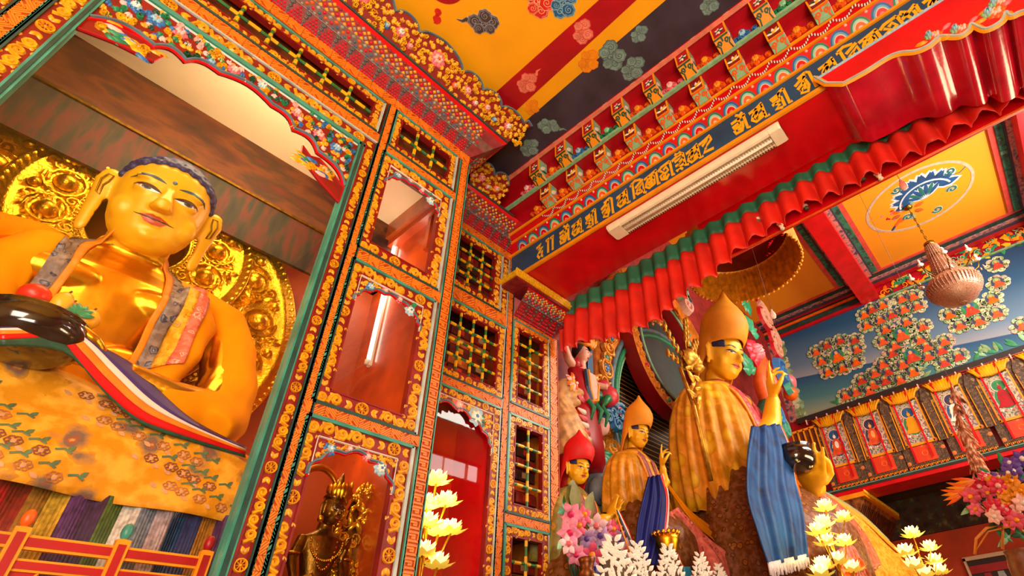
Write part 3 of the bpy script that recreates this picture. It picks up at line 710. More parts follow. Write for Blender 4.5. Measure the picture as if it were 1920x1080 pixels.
mb.fbox(F1, -.585, 1.066, 5.285, 5.325, -.07, .02, TEAL)
mb.build('niche_edge', CAB1, label='teal inner edge of the niche')
# niche valance with hooked tips
cus = [(-.545, 4.76), (-.40, 5.02), (-.28, 5.05), (-.106, 4.995), (.065, 5.085), (.235, 5.13), (.405, 5.10), (.576, 5.01), (.771, 4.955), (.90, 4.99), (1.02, 4.78)]
arcs = [((-.545, 4.86), (-.26, 4.955), .06), ((-.26, 4.955), (-.106, 4.998), .05), ((-.106, 4.998), (.065, 5.09), .045), ((.065, 5.09), (.40, 5.106), .055), ((.40, 5.106), (.576, 5.016), .045), ((.576, 5.016), (.771, 4.951), .055), ((.771, 4.951), (1.02, 4.78), .06)]
cv = []
for p, q, b in arcs:
    dx, dy = q[0]-p[0], q[1]-p[1]; l = sqrt(dx*dx+dy*dy); nx, ny = -dy/l, dx/l
    for i in range(8): t = i/8; k = sin(pi*t)*b; cv.append((p[0]+dx*t+nx*k, p[1]+dy*t+ny*k))
cv.append(arcs[-1][1])
mb = MB()
def ntop(u):
    for i in range(len(cv)-1):
        if min(cv[i][0], cv[i+1][0]) <= u <= max(cv[i][0], cv[i+1][0]): return lerp(cv[i][1], cv[i+1][1], (u-cv[i][0])/((cv[i+1][0]-cv[i][0]) or 1e-6))
    return 4.9
for i in range(len(cv)-1):
    (a, b), (c, d) = cv[i], cv[i+1]
    mb.add([F1(a, b, -.03), F1(a, b, 0), F1(c, d, -.03), F1(c, d, 0), F1(a, 5.29, 0), F1(c, 5.29, 0)], [(1, 3, 5, 4), (0, 2, 3, 1)], DRED)
mb.ribbon(F1, [(a, b+.008) for a, b in cv], .015, BGREY, .02); mb.ribbon(F1, [(a, b-.012) for a, b in cv], .009, RED, .012)
mb.ribbon(F1, [(-.54, 5.275), (1.015, 5.275)], .006, WHITEL, .01)
for pts, ins in (([(-.545, 4.74), (-.40, 4.80), (-.22, 4.835), (-.20, 4.915), (-.30, 4.95), (-.45, 4.92), (-.545, 4.87)], 0), ([(1.02, 4.62), (.86, 4.70), (.74, 4.78), (.69, 4.80), (.67, 4.92), (.74, 4.87), (.80, 4.90), (.92, 4.84), (1.02, 4.77)], 1)):
    mb.shape(F1, pts, DRED, .02, -.02)
    for k, (a, b) in enumerate(pts):
        a2, b2 = pts[(k+1) % len(pts)]; mb.ribbon(F1, [(a, b), (a2, b2)], .008, CRED, .01)
    cx = sum(p[0] for p in pts)/len(pts); cy = sum(p[1] for p in pts)/len(pts)
    for k in range(16): mb.leaf(F1, cx+RND.uniform(-.13, .11), cy+RND.uniform(-.045, .045), RND.uniform(2.6, 3.6) if ins else RND.uniform(-.5, .5), .1, .035, (GOLDP, GOLDP2, GREEN, FBLUE, LPINK, GOLDP)[k % 6], .02)
    for k in range(4): mb.ribbon(F1, spiral(cx+RND.uniform(-.1, .1), cy+RND.uniform(-.03, .03), .03, k, 1.2, 1, 9), .007, GOLDP, .02)
fl = [(-.33, 5.17, .055, FBLUE, FLBLUE, YELD), (-.21, 5.2, .05, PINK, LPINK, PINK), (-.44, 5.17, .04, FLBLUE, WHITE, FBLUE), (.12, 5.19, .045, PINK, LPINK, WHITE), (.3, 5.22, .035, FLBLUE, WHITE, FBLUE), (.55, 5.19, .045, PINK, LPINK, WHITE), (.74, 5.12, .05, PINK, LPINK, ORANGE), (.88, 5.1, .055, FBLUE, FLBLUE, WHITE), (.0, 5.12, .035, FBLUE, FLBLUE, GREEN)]
foliage(mb, F1, lambda a, b: b > ntop(a)+.025 and b < 5.265, (-.535, 1.01, 4.78, 5.29), .042, [GOLDP, GOLDP, GOLDP2, DGREEN, GREEN, LPINK, FBLUE], .022, 21, fl, [f[:3] for f in fl])
mb.build('niche_valance', CAB1)
mb = MB(); mb.box((-.545, 3.03, 1.8), (1.02, 3.034, 5.29), GLASS); mb.build('niche_glass', CAB1)
# column of windows
window(CAB1, F1, (-.45, 1.045, 5.637, 5.892), .075, 'lattice', 3.0, 6, 1)
window(CAB1, F1, (1.312, 1.85, 5.577, 5.928), .068, 'lattice', 3.0, 2, 1)
for i, (z0, z1) in enumerate(((4.43, 5.305), (3.215, 4.118), (1.98, 2.932))):
    window(CAB1, F1, (1.305, 1.828, z0, z1), .098 if i else .10, 'arch', 3.0, lobes=7 if i < 2 else 5, seed=3+i, spring=.23 if i else .22, apex=.055, wl=.085, wr=.098, wheels=8)
rail(CAB1, F1, 1.232, 1.965, 5.408, 5.492, 'hatch'); rail(CAB1, F1, 1.232, 1.965, 4.222, 4.318, 'hatch'); rail(CAB1, F1, 1.232, 1.965, 3.04, 3.11, 'hatch')
rail(CAB1, F1, -.70, 1.16, 5.445, 5.545, 'hatch'); rail(CAB1, F1, -1.6, 2.06, 6.0, 6.12, 'hatch')
post(CAB1, F1, 1.163, 1.232, 1.8, 6.0, 'hatch', 3.0); post(CAB1, F1, 1.968, 2.06, 1.8, 6.0, 'key', 3.0, edge=(TEAL, TEAL)); post(CAB1, F1, -.765, -.69, 1.8, 6.0, 'hatch', 3.0, edge=(DTEAL, TEAL))
mb = MB(); scroll_strip(mb, S((-.775, 1.8), (0, 1), (-1, 0)), 4.2, .09, .011, 7, 4); mb.ribbon(F1, [(-.87, 1.8), (-.87, 6)], .01, TEAL, .014, flat=True); mb.fbox(F1, -1.62, -.87, 1.8, 6.0, -.05, 0, DRED); mb.build('side_column', CAB1)
ST1 = [(0, 6.12), (.10, 6.215), (.165, 6.28), (.235, 6.35), (.265, 6.385)]
car = cornice(CAB1, -1.6, 2.06, 3.0, 6.12, ST1, True)
lob = [(-1.5, -1.0, 1), (-1.0, -.75, .9), (-.75, -.25, 1), (-.25, 0, .9), (0, .28, .9), (.28, .82, 1), (.82, 1.06, .9), (1.06, 1.57, 1), (1.57, 1.82, .9), (1.82, 2.07, .9), (2.07, 2.4, .9)]
crest(car, 3.0, -1.5, 2.06, .255, 6.385, .50, 6.68, lob, .45)
# ---------------------------------------------------------------- second, set-back cabinet, and the low third one
CAB2 = thing('bookcase_cabinet', 'recessed carved cabinet with two lattice windows over a tall red arched doorway', 'cabinet', (2.75, 3.9, 0))
F2_ = frame((0, 3.71, 0), (1, 0, 0), (0, 0, 1))
mb = MB()
mb.box((2.07, 3.72, 0), (2.1, 4.55, 6.1), WOOD); mb.box((3.36, 3.72, 0), (3.385, 4.55, 6.05), WOOD); mb.box((2.07, 4.52, 0), (3.36, 4.56, 6.1), WOODR)
for z in (4.06, 5.07, 6.0, 1.9): mb.box((2.1, 3.76, z-.02), (3.36, 4.52, z+.02), BROWN)
mb.box((2.07, 3.71, 0), (3.36, 3.76, 1.9), FRETR); mb.box((2.1, 4.3, 1.9), (3.36, 4.34, 4.03), mat('door_red_lacquer', '#E03408', .15, 0, .1, 3, coat=1)); mb.box((3.24, 3.76, 1.9), (3.36, 4.3, 4.03), RED)
mb.build('carcass', CAB2)
window(CAB2, F2_, (2.22, 3.085, 5.242, 5.875), .085, 'lattice', 3.71, 4, 3, wr=.105, wl=.08)
window(CAB2, F2_, (2.22, 3.205, 4.205, 4.89), .085, 'lattice', 3.71, 5, 3, wl=.08)
window(CAB2, F2_, (2.12, 3.205, 1.9, 3.93), .085, 'arch', 3.71, lobes=9, seed=9, spring=.40, apex=.09, wl=.0)
mb = MB(); scroll_strip(mb, (lambda a, b, h=0: F2_(3.29-b, 5.15+a, h)), .81, .08, .011); mb.build('scroll_column', CAB2)
rail(CAB2, F2_, 2.07, 3.30, 4.995, 5.14, 'hatch'); rail(CAB2, F2_, 2.07, 3.30, 4.025, 4.11, 'hatch'); rail(CAB2, F2_, 2.07, 3.36, 5.965, 6.075, 'hatch')
post(CAB2, F2_, 3.30, 3.385, 1.9, 5.965, 'hatch', 3.71, edge=(LGREY, DTEAL))
ST2 = [(0, 6.08), (.10, 6.19), (.165, 6.26), (.235, 6.34), (.265, 6.375)]
car = cornice(CAB2, 2.07, 3.38, 3.71, 6.08, ST2, False)
crest(car, 3.71, 2.4, 2.84, .255, 6.375, .50, 6.68, [(2.4, 2.62, .9), (2.62, 2.84, .95)], 0, 8)
CAB3 = thing('side_cabinet', 'narrow carved cabinet of stacked lattice windows under a small bead cornice, left of the altar', 'cabinet', (3.76, 3.9, 0))
mb = MB()
mb.box((4.085, 3.72, 0), (4.12, 4.55, 5.2), FRETO); mb.box((3.39, 4.52, 0), (4.09, 4.56, 5.2), WOODR); mb.box((3.39, 3.72, 5.16), (4.12, 4.55, 5.2), BROWN)
for z in (3.0, 4.07, 1.9): mb.box((3.39, 3.76, z-.02), (4.085, 4.52, z+.02), BROWN)
mb.box((3.39, 3.71, 0), (4.12, 3.76, 1.9), FRETR); mb.build('carcass', CAB3)
for (z0, z1), nh in zip(((4.22, 5.068), (3.142, 3.925), (2.05, 2.866)), (4, 3, 3)): window(CAB3, F2_, (3.495, 3.89, z0, z1), .085, 'lattice', 3.71, 1, nh)
post(CAB3, F2_, 3.988, 4.118, 1.9, 5.10, 'hatch', 3.71, edge=(TEAL, FRETR))
for a, b in ((4.025, 4.115), (2.965, 3.04)): rail(CAB3, F2_, 3.39, 3.985, a, b, 'hatch')
rail(CAB3, F2_, 3.39, 4.118, 5.095, 5.20, 'hatch')
ST3 = [(0, 5.20), (.13, 5.36), (.18, 5.42), (.225, 5.47), (.24, 5.49)]
car = cornice(CAB3, 3.40, 4.118, 3.71, 5.2, ST3, False, name='cornice')
mb = MB()
mb.box((3.19, 3.45, 5.485), (4.37, 3.72, 5.52), BROWNB); mb.box((3.17, 3.44, 5.52), (4.375, 3.72, 5.595), GOLDP2)
x = 3.17
while x < 4.36: mb.ball((x+.011, 3.445, 5.605), (.0125, .016, .03), GOLDP2, 6, 4); mb.ball((x+.011, 3.435, 5.57), (.010, .008, .03), GOLDP2, 6, 4); x += .0225
mb.poly([(4.118, 3.71, 5.2), (4.118, 4.4, 5.2), (4.36, 4.4, 5.488), (4.36, 3.47, 5.488)], BROWN)
mb.build('eaves', car, label='yellow fringed eaves')
# ================================================================ the tall hall: ceiling, mural wall, far beam
HZ = 11.2
DKG = mat('border_dark_green', '#1C3A30', .6, 0, .35, 6); CHN = ramp_mat('border_chain', [(.35, '#5A5A6E'), (.5, '#C87C6C'), (.65, '#3A3E5A')], 'noise', 7, .6)
FLG = ramp_mat('border_floral_green', [(.35, '#12382C'), (.5, '#2E7A5C'), (.62, '#1A2C2A'), (.72, '#5C9A78')], 'noise', 4, .6); PKR = mat('border_pink_red', '#D8483A', .6, 0, .15, 5); YELH = mat('hall_yellow', '#EA9204', .6, 0, .05, .6)
FH = frame((0, 0, HZ), (0, 1, 0), (1, 0, 0))                # (a,b)=(y,x), h downwards
mb = MB(); mb.box((3.4, -4.2, HZ), (15.4, 4.7, HZ+.1), YELH)
def hs(y0, y1, x0, x1, m, d): mb.box((x0, y0, HZ-d), (x1, y1, HZ), m)
for y0, y1 in ((1.05, 1.56), (-3.5, -2.95)):                # red cross beams
    hs(y0, y1, 4.0, 15.3, RED, .5)
    for k, (m, w_) in enumerate(((CHN, .1), (NAVY, .05), (FLG, .14), (PKR, .12))):
        o = (0, .1, .15, .29)[k]
        for s, y in ((-1, y0), (1, y1)):
            a, b = sorted((y+s*o, y+s*(o+w_))); hs(a, b, 4.0, 14.55, m, .16-.035*k)
for k, (m, w_) in enumerate(((PKR, .09), (DKG, .14), (CHN, .12), (NAVY, .1), (CRED, .16))):
    o = (0, .09, .23, .35, .45)[k]; hs(-3.0, 4.6, 14.60+o, 14.60+o+w_, m, .03+.03*k)
# painted lotus medallion
LB1 = mat('lotus_blue', '#164A7E', .6, 0, .3, 3); LB2 = mat('lotus_line', '#C8D4DE', .6); LB3 = mat('lotus_green', '#1E6A62', .6, 0, .2, 4); OVG = mat('medallion_grey', '#C0A890', .6)
G = turn(FH, -.86, 12.45, .12)
mb.ribbon(G, ell(0, 0, 1.22, 1.02, 48), .035, OVG, .006, True, flat=True)
for k in range(9):
    a = pi*.5+pi+(-1.35+k*.34); r = .56
    cx, cy = -.18+r*cos(a)*.9, .0+r*sin(a)*.9
    for q in (-.35, .35): mb.leaf(G, cx-.24*cos(a), cy-.24*sin(a), a+q, .58, .34, LB2, .008); mb.leaf(G, cx-.22*cos(a), cy-.22*sin(a), a+q, .53, .28, LB1, .014)
for k in range(7):
    a = pi*1.5+(-.9+k*.3); mb.leaf(G, -.15, .12, a, .66, .2, LB2, .016); mb.leaf(G, -.15+.03*cos(a), .12+.03*sin(a), a, .61, .155, LB3 if k % 2 else LB1, .022)
mb.ribbon(G, ell(-.15, .1, .6, .58, 24, pi*1.06, pi*1.95, True), .022, LB2, .02, flat=True)
for a, b, s in ((-.85, -.35, 1), (-.7, .3, -1), (.25, -.72, 1), (.42, .45, -1), (-.2, .75, 1)): mb.ribbon(G, spiral(a, b, .12, 0, 1.2, s, 12), .035, LB2, .006, flat=True); mb.ribbon(G, spiral(a, b, .12, 0, 1.2, s, 12), .024, LB3, .01, flat=True)
mb.ribbon(G, [(-.6, -.1), (-.8, -.2), (-1.0, -.12), (-1.15, -.2)], .012, LB3, .006, flat=True)
for k in range(8): mb.leaf(G, .35+.16*cos(k*.8), .22+.16*sin(k*.8), k*.8, .26, .16, (mat('medallion_brown', '#B85A1A', .6), ORANGE, CLG)[k % 3], .01)
for k in range(6): mb.leaf(G, .75+.07*cos(k), .15*(k % 3)-.1, k, .12, .06, (PINK, CRED)[k % 2], .01)
mb.ribbon(G, [(.55, .35), (.8, .55)], .05, ORANGE, .008); mb.ribbon(G, [(.78, .53), (.9, .64)], .035, LB1, .012)
struct(mb, 'hall_ceiling', None, 'high yellow ceiling with red beams and a painted blue lotus in an oval')
# side wall with frieze and mural
XM = 15.28; FM = frame((XM, 0, 0), (0, -1, 0), (0, 0, 1))
SKY = None
def sky_mat():
    m, nt, b = new_mat('mural_sky'); N = nt.nodes; L = nt.links
    tc = N.new('ShaderNodeTexCoord'); sp = N.new('ShaderNodeSeparateXYZ'); L.new(tc.outputs['Object'], sp.inputs[0])
    ml = N.new('ShaderNodeMath'); ml.operation = 'MULTIPLY_ADD'; L.new(sp.outputs['Y'], ml.inputs[0]); ml.inputs[1].default_value = -.16; L.new(sp.outputs['Z'], ml.inputs[2])
    mr = N.new('ShaderNodeMapRange'); mr.inputs['From Min'].default_value = 7.4; mr.inputs['From Max'].default_value = 10.9; L.new(ml.outputs[0], mr.inputs['Value'])
    r = N.new('ShaderNodeValToRGB'); cr = r.color_ramp
    for p, c in ((.0, '#8E9A80'), (.14, '#3E7C84'), (.335, '#134A78'), (.34, '#8C94A0'), (.45, '#5A7A96'), (.75, '#134B72'), (1.0, '#0E3A60')):
        e = cr.elements.new(p) if p not in (0.0, 1.0) else cr.elements[0 if p == 0 else -1]; e.color = lin(c)
    L.new(mr.outputs[0], r.inputs['Fac']); L.new(r.outputs['Color'], b.inputs['Base Color']); b.inputs['Roughness'].default_value = .6
    return m
SKY = sky_mat()
mb = MB(); mb.box((15.31, -4.2, 5.64), (15.9, 4.6, HZ), CRED); mb.box((XM+.01, -4.2, 7.95), (15.32, 4.6, 10.72), SKY)
struct(mb, 'wall_right', None, 'far hall wall with a blue sky mural')
mb = MB()
MC1, MC2 = mat('mural_cream', '#D8D0A8', .6, 0, .15, 9), mat('mural_leaf', '#7FA06A', .6, 0, .25, 9); MROBE = mat('mural_robe', '#E2531A', .6, 0, .2, 9); MHALO = mat('mural_halo', '#3A3A5C', .6, 0, .3, 5); MSK = mat('mural_skin', '#F0A860', .6); MGR = mat('mural_green', '#2E8A54', .6, 0, .25, 9); MPK = mat('mural_pink', '#E0B0A0', .6, 0, .2, 9)
MFIG = [(3.26, 9.81), (2.9, 9.89), (2.5, 9.88), (2.13, 9.73), (2.16, 9.42), (3.2, 9.46), (3.12, 9.07), (2.71, 9.03), (2.31, 9.07), (1.62, 10.38), (1.37, 10.45), (1.07, 10.45), (.56, 10.41), (.27, 10.35), (1.67, 10.02), (1.29, 10.03), (.96, 10.05), (.62, 10.07), (.28, 10.02), (1.27, 9.69), (.7, 9.68), (.4, 9.38), (1.46, 9.38), (1.22, 9.13), (.6, 9.04), (.53, 8.79), (.11, 8.77), (1.36, 8.95), (.6, 8.52), (.26, 8.56), (1.69, 8.74), (1.24, 8.54), (1.97, 8.56), (1.64, 8.48), (1.09, 8.24), (2.36, 8.49), (2.12, 8.25), (1.8, 8.26), (1.45, 8.15), (2.9, 8.21), (2.6, 8.22), (2.27, 8.13), (.34, 8.22), (-.02, 8.26), (-.29, 9.43), (-1.22, 9.02), (-1.3, 9.43), (-.38, 9.04), (-.8, 8.98), (-1.53, 8.49), (-1.0, 9.9), (-1.6, 9.8), (-2.2, 9.0), (-.5, 10.2), (-1.1, 10.35), (-1.8, 10.3)]
BIG = [(2.73, 9.43), (.96, 9.36), (.95, 8.67), (-.77, 9.36)]
R = random.Random(4)
def deity(F, a, b, r, big=False):
    for k in range(9):
        t = 2*pi*k/9+R.uniform(-.2, .2); x, y = a+r*.95*cos(t), b+r*.85*sin(t); rr = r*R.uniform(.36, .5); m = R.choice((MC1, MC1, MC2, MPK))
        mb.shape(F, ell(x, y, rr, rr*.85, 9), m, .006); mb.ribbon(F, spiral(x, y, rr*.72, t, 1.1, 1, 9), rr*.11, MC2 if m is not MC2 else MC1, .008, flat=True)
    mb.shape(F, ell(a, b+.12*r, r*.72, r*.72, 14), (MGR if big else MHALO), .010); mb.shape(F, ell(a, b+.36*r, r*.42, r*.42, 12), MC2 if not big else CLBU, .013)
    q = r*.62
    mb.shape(F, [(a-q, b-.62*r), (a-.9*q, b-.3*r), (a-.55*q, b-.05*r), (a-.5*q, b+.22*r), (a-.2*q, b+.3*r), (a+.2*q, b+.3*r), (a+.5*q, b+.22*r), (a+.55*q, b-.05*r), (a+.9*q, b-.3*r), (a+q, b-.62*r)], R.choice((MROBE, MROBE, ORANGE, mat('mural_red', '#C8381C', .6, 0, .2, 9))), .016)
    mb.shape(F, ell(a, b+.42*r, r*.17, r*.2, 9), MSK, .02); mb.leaf(F, a-.05*r, b-.25*r, 1.3, r*.5, r*.22, MSK, .019); mb.shape(F, [(a-q*1.1, b-.68*r), (a+q*1.1, b-.68*r), (a+q*.8, b-.55*r), (a-q*.8, b-.55*r)], MGR, .015)
for a, b in MFIG: deity(FM, -a, b, .2)
for a, b in BIG: deity(FM, -a, b, .28, True)
for k in range(70): y = R.uniform(-2.5, 3.2); mb.leaf(FM, -y, 8.0+R.uniform(0, .1+.25*max(0, 1-abs(y-1)/2)), R.uniform(.3, 2.8), .3, .1, (MGR, MC2, LGREEN)[k % 3], .01)
for k in range(90): mb.shape(FM, ell(-4.25+R.uniform(-.12, .12), R.uniform(8, 10.7), .08, .08, 8), (MC2, MC1, LGREEN)[k % 3], .008+.00005*k)
mb.box((15.25, 4.37, 7.95), (XM+.01, 4.6, 10.72), CHN)
for k in range(120): y = R.uniform(-4, .95); mb.leaf(FM, -y, R.uniform(10.68, 11.12), R.uniform(0, 6), .22, .11, (GREEN, GREEN, DGREEN, YELD, ORANGE, GOLDP2, YELD)[k % 7], .012)
for k in range(40): mb.ribbon(FM, spiral(-R.uniform(-4, .95), R.uniform(10.7, 11.1), .1, k, 1.1, 1, 9), .012, (YELD, LGREEN)[k % 2], .01, flat=True)
struct(mb, 'mural', None, 'clusters of small robed painted figures on clouds across the mural')
mb = MB()
for k, (a, b, m) in enumerate(((10.70, 10.80, CRED), (10.80, 10.95, DKG), (10.95, 11.02, ORANGE), (11.02, 11.08, BLACK), (11.08, 11.14, CRED), (11.14, 11.2, BLACK))): mb.box((15.22-.04*k, 1.56, a), (15.32, 4.6, b), m)
mb.box((15.24, -4.2, 10.62), (15.3, 1.05, 10.67), MC2)
mb.box((15.2, -4.2, 7.83), (15.3, 4.4, 7.98), BLACK)
mb.box((15.12, -4.2, 5.62), (16.0, 4.6, 5.72), RED); mb.box((15.10, -4.2, 5.72), (15.3, 4.6, 5.83), DKG); mb.box((15.09, -4.2, 5.765), (15.11, 4.6, 5.79), mat('grey_green_line', '#6A9488', .5))
struct(mb, 'trim_3', None, 'painted ledges above and below the hanging paintings')
mb = MB(); mb.box((15.9, -4.2, 6.2), (18.5, 4.7, 6.3), YELD); struct(mb, 'aisle_ceiling'); mb = MB(); mb.box((18.2, -4.2, 4.95), (18.31, 4.6, 6.2), ramp_mat('aisle_frieze', [(.35, '#20180E'), (.48, '#4A2A14'), (.58, '#2C3A28'), (.7, '#8A6428')], 'noise', 4, .7, detail=6)); mb.box((17.6, -4.2, 5.95), (18.2, 4.6, 6.2), ramp_mat('aisle_cove', [(.4, '#2A1A0C'), (.6, '#6A4A1C')], 'wave', 6, .7)); struct(mb, 'trim_4')
# rod and hanging paintings
mb = MB()
mb.tube([(15.16, 4.3, 7.80), (15.16, -4.2, 7.80)], .025, mat('rod_red', '#8A2418', .4, 0, .2), 8); mb.tube([(15.15, 4.3, 7.74), (15.15, -4.2, 7.74)], .02, mat('rod_red', '#8A2418'), 8)
for k in range(28): mb.box((15.125, 4.1-.3*k, 7.70), (15.19, 4.13-.3*k, 7.84), LPINK)
tag(mb.build('curtain_rod'), 'long dark red double rod with pale clips above the row of hanging paintings', 'rod')
BRC = ramp_mat('dark_brocade', [(.3, '#181410'), (.44, '#5A4430'), (.5, '#241C18'), (.57, '#94683C'), (.62, '#2A2420'), (.72, '#6A5A58')], 'noise', 15, .6, detail=3); BRC2 = ramp_mat('red_brocade', [(.0, '#F08A2A'), (.2, '#E8481A'), (.6, '#D83A14')], 'voronoi', 6, .5); PAINTBG = ramp_mat('painting_ground', [(.3, '#24503A'), (.42, '#A8B088'), (.5, '#D8B898'), (.56, '#7A4A6A'), (.62, '#3A7A6A'), (.72, '#D85A3A')], 'noise', 13, .6, detail=5); SILK = mat('yellow_silk', '#F7A60C', .4, 0, .18, 6)
FT = lambda yc: frame((15.08, yc, 0), (0, -1, 0), (0, 0, 1))
def thangka(yc, body, robe, halo, label, seed):
    t = thing('hanging_painting', label, 'painting', (15.08, yc, 7.75), 'row of hanging brocade scrolls'); F = FT(yc); R = random.Random(seed)
    mb = MB(); mb.fbox(F, -.47, .47, 5.86, 7.70, -.03, 0, BRC)
    for k in range(26): mb.dome(F, -.42+.84*((k*7) % 11)/10, 5.95+.07*k, .05, (mat('roundel_orange', '#D87830', .6, 0, .2), mat('roundel_tan', '#A88A60', .6, 0, .2), BROWNB)[k % 3], .006, 8)
    mb.build('brocade_mount', t)
    mb = MB(); mb.fbox(F, -.30, .30, 6.38, 7.45, 0, .012, PAINTBG)
    for (a, b, c, d) in ((-.335, -.30, 6.34, 7.5), (.30, .335, 6.34, 7.5), (-.33, .33, 6.33, 6.385)): mb.fbox(F, a, b, c, d, 0, .018, YELD)
    mb.ribbon(F, ell(0, 7.17, .15, .15, 20), .012, LPINK, .004, True, .02); mb.shape(F, ell(0, 7.18, .14, .14, 20), halo, .004, .016); mb.shape(F, ell(0, 6.85, .205, .285, 20), LPINK, .003, .012); mb.shape(F, ell(0, 6.85, .19, .27, 20), (MGR, CLBU, halo)[seed % 3], .003, .015)
    mb.shape(F, [(-.2, 6.66), (-.13, 6.78), (-.1, 7.0), (-.04, 7.06), (.04, 7.06), (.1, 7.0), (.13, 6.78), (.2, 6.66), (0, 6.62)], robe, .006, .02); mb.shape(F, ell(0, 7.12, .038, .05, 12), body, .006, .024); mb.leaf(F, 0, 7.15, pi/2, .1, .05, YELD, .03); mb.leaf(F, -.08, 6.98, -2.0, .2, .05, body, .03); mb.leaf(F, .08, 6.98, -1.1, .2, .05, body, .03); mb.shape(F, ell(0, 6.9, .05, .1, 10), body, .005, .024)
    for k in range(9): mb.leaf(F, -.2+.05*k, 6.62, -pi/2+(k-4)*.1, .1, .06, (LPINK, WHITE, PINK)[k % 3], .024)
    for k in range(80): mb.dome(F, R.choice((-1, 1))*R.uniform(.12, .245), R.uniform(6.4, 7.42), R.uniform(.012, .028), R.choice((WHITE, MGR, ORANGE, CRED, LPINK, CLBU)), .016, 6)
    mb.build('painted_panel', t)
    mb = MB(); rings = []
    for z, w_, h in ((7.74, .47, .02), (7.6, .36, .05), (7.5, .31, .06), (7.42, .28, .05)): rings.append([F(-w_+2*w_*i/24, z+(.05*abs(i-12)/12 if z < 7.5 else 0), h+.018*(1 if i % 2 else -1)) for i in range(25)])
    mb.loft(rings, SILK, False, False); mb.build('silk_veil', t, .008)
    for s in (-.235, .15):
        mb = MB(); mb.fbox(F, s-.022, s+.022, 5.98 if s > 0 else 5.9, 7.72, .055, .062, RED); mb.build('ribbon', t)
    mb = MB(); mb.fbox(F, -.24, .24, 5.92, 6.31, .004, .014, BRC2); mb.ribbon(F, ell(0, 6.12, .06, .06, 12), .012, ORANGE, .004, True, 0.014); mb.build('lower_panel', t, label='orange red brocade panel')
    mb = MB()
    for k in range(24): mb.fbox(F, -.46+.0385*k, -.435+.0385*k, 5.79+.02*(k % 3), 5.87, -.015, 0, YELD if k % 3 else ORANGE)
    mb.build('fringe', t)
for (yc, b, r, h, l, s) in ((3.5, WHITE, MROBE, CLBU, 'hanging painting of a white figure in a dark halo, farthest left of the row', 1), (2.55, MSK, MROBE, MHALO, 'second hanging scroll painting from the left, orange figure above white lotuses', 2), (1.59, YELD, YELD, CLBU, 'hanging scroll painting of a golden yellow figure, third from the left', 3), (.58, MSK, WHITE, MHALO, 'hanging scroll painting behind the feathery tassel, pale figure in a dark halo', 4), (-.46, CRED, CRED, MGR, 'hanging scroll painting of a bright red figure near the right edge', 5), (-1.5, MSK, ORANGE, CLBU, 'hanging scroll painting cut by the right edge, rightmost of the row', 6)): thangka(yc, b, r, h, l, s)
# dark pointed pendants between them
for k, y in enumerate((3.02, 2.07, 1.08, .06, -.98)):
    mb = MB(); F = FT(y); mb.add([F(-.09, 6.3, .03), F(.09, 6.3, .03), F(.11, 7.4, .05), F(0, 7.7, .05), F(-.11, 7.4, .05)], [(0, 1, 2, 3, 4)], BRC); mb.ribbon(F, [(-.09, 6.3), (-.105, 7.3)], .008, YELD, .02, h0=.035); mb.ribbon(F, [(.105, 7.3), (.09, 6.3)], .008, YELD, .02, h0=.035)
    tag(mb.build('brocade_pendant', None, .01), ('dark pointed brocade pendant beside the leftmost hanging painting', 'dark pointed brocade pendant between the orange figure and the golden figure paintings', 'dark pointed brocade pendant left of the feathery tassel', 'dark pointed brocade pendant left of the red figure painting', 'dark pointed brocade pendant right of the red figure painting')[k], 'pendant', 'pendants between hanging paintings')
# brown panelled screen with yellow bars at the left end of the row
mb = MB(); F = FT(4.35); mb.fbox(F, -.25, .42, 6.3, 7.55, -.08, -.03, BROWN)
for a in (-.25, -.08, .09, .26, .42): mb.fbox(F, a-.018, a+.018, 6.3, 7.58, -.03, .01, YELD)
mb.fbox(F, -.27, .44, 7.54, 7.6, -.05, .01, YELD); tag(mb.build('panel_screen'), 'brown panelled screen with yellow bars left of the hanging paintings', 'screen')
# corner cabinet of the far aisle
t = thing('aisle_cabinet', 'brown carved cabinet with yellow eaves under the far hanging paintings', 'cabinet', (16.6, 4.0, 0)); mb = MB(); mb.box((15.2, 3.72, 0), (18.2, 4.55, 4.9), ramp_mat('gilt_brown', [(.3, '#3A1C0C'), (.5, '#8A4A18'), (.7, '#C07C28')], 'noise', 7, .6, detail=5)); mb.build('carcass', t)
mb = MB()
mb.add([(15.12, 3.66, 4.9), (18.2, 3.66, 4.9), (18.2, 3.3, 5.45), (14.95, 3.3, 5.45), (15.12, 4.5, 4.9), (14.95, 4.5, 5.45)], [(0, 1, 2, 3), (4, 0, 3, 5)], ramp_mat('gilt_brown', []))
for k in range(22): x = 15.1+.14*k; mb.add([(x, 3.64, 4.92), (x+.06, 3.64, 4.92), (x+.06, 3.36, 5.33), (x, 3.36, 5.33), (x, 3.67, 4.92)], [(0, 1, 2, 3)], mat('dark_slot', '#4A1410', .6))
mb.build('cornice', t); mb = MB(); mb.box((14.9, 3.22, 5.45), (18.2, 3.4, 5.56), YELD); mb.box((14.9, 3.4, 5.45), (15.05, 4.5, 5.56), YELD)
for k in range(40): mb.ball((14.93+.08*k, 3.2, 5.56), (.03, .03, .05), GOLDP2, 6, 4)
mb.build('eaves', t)
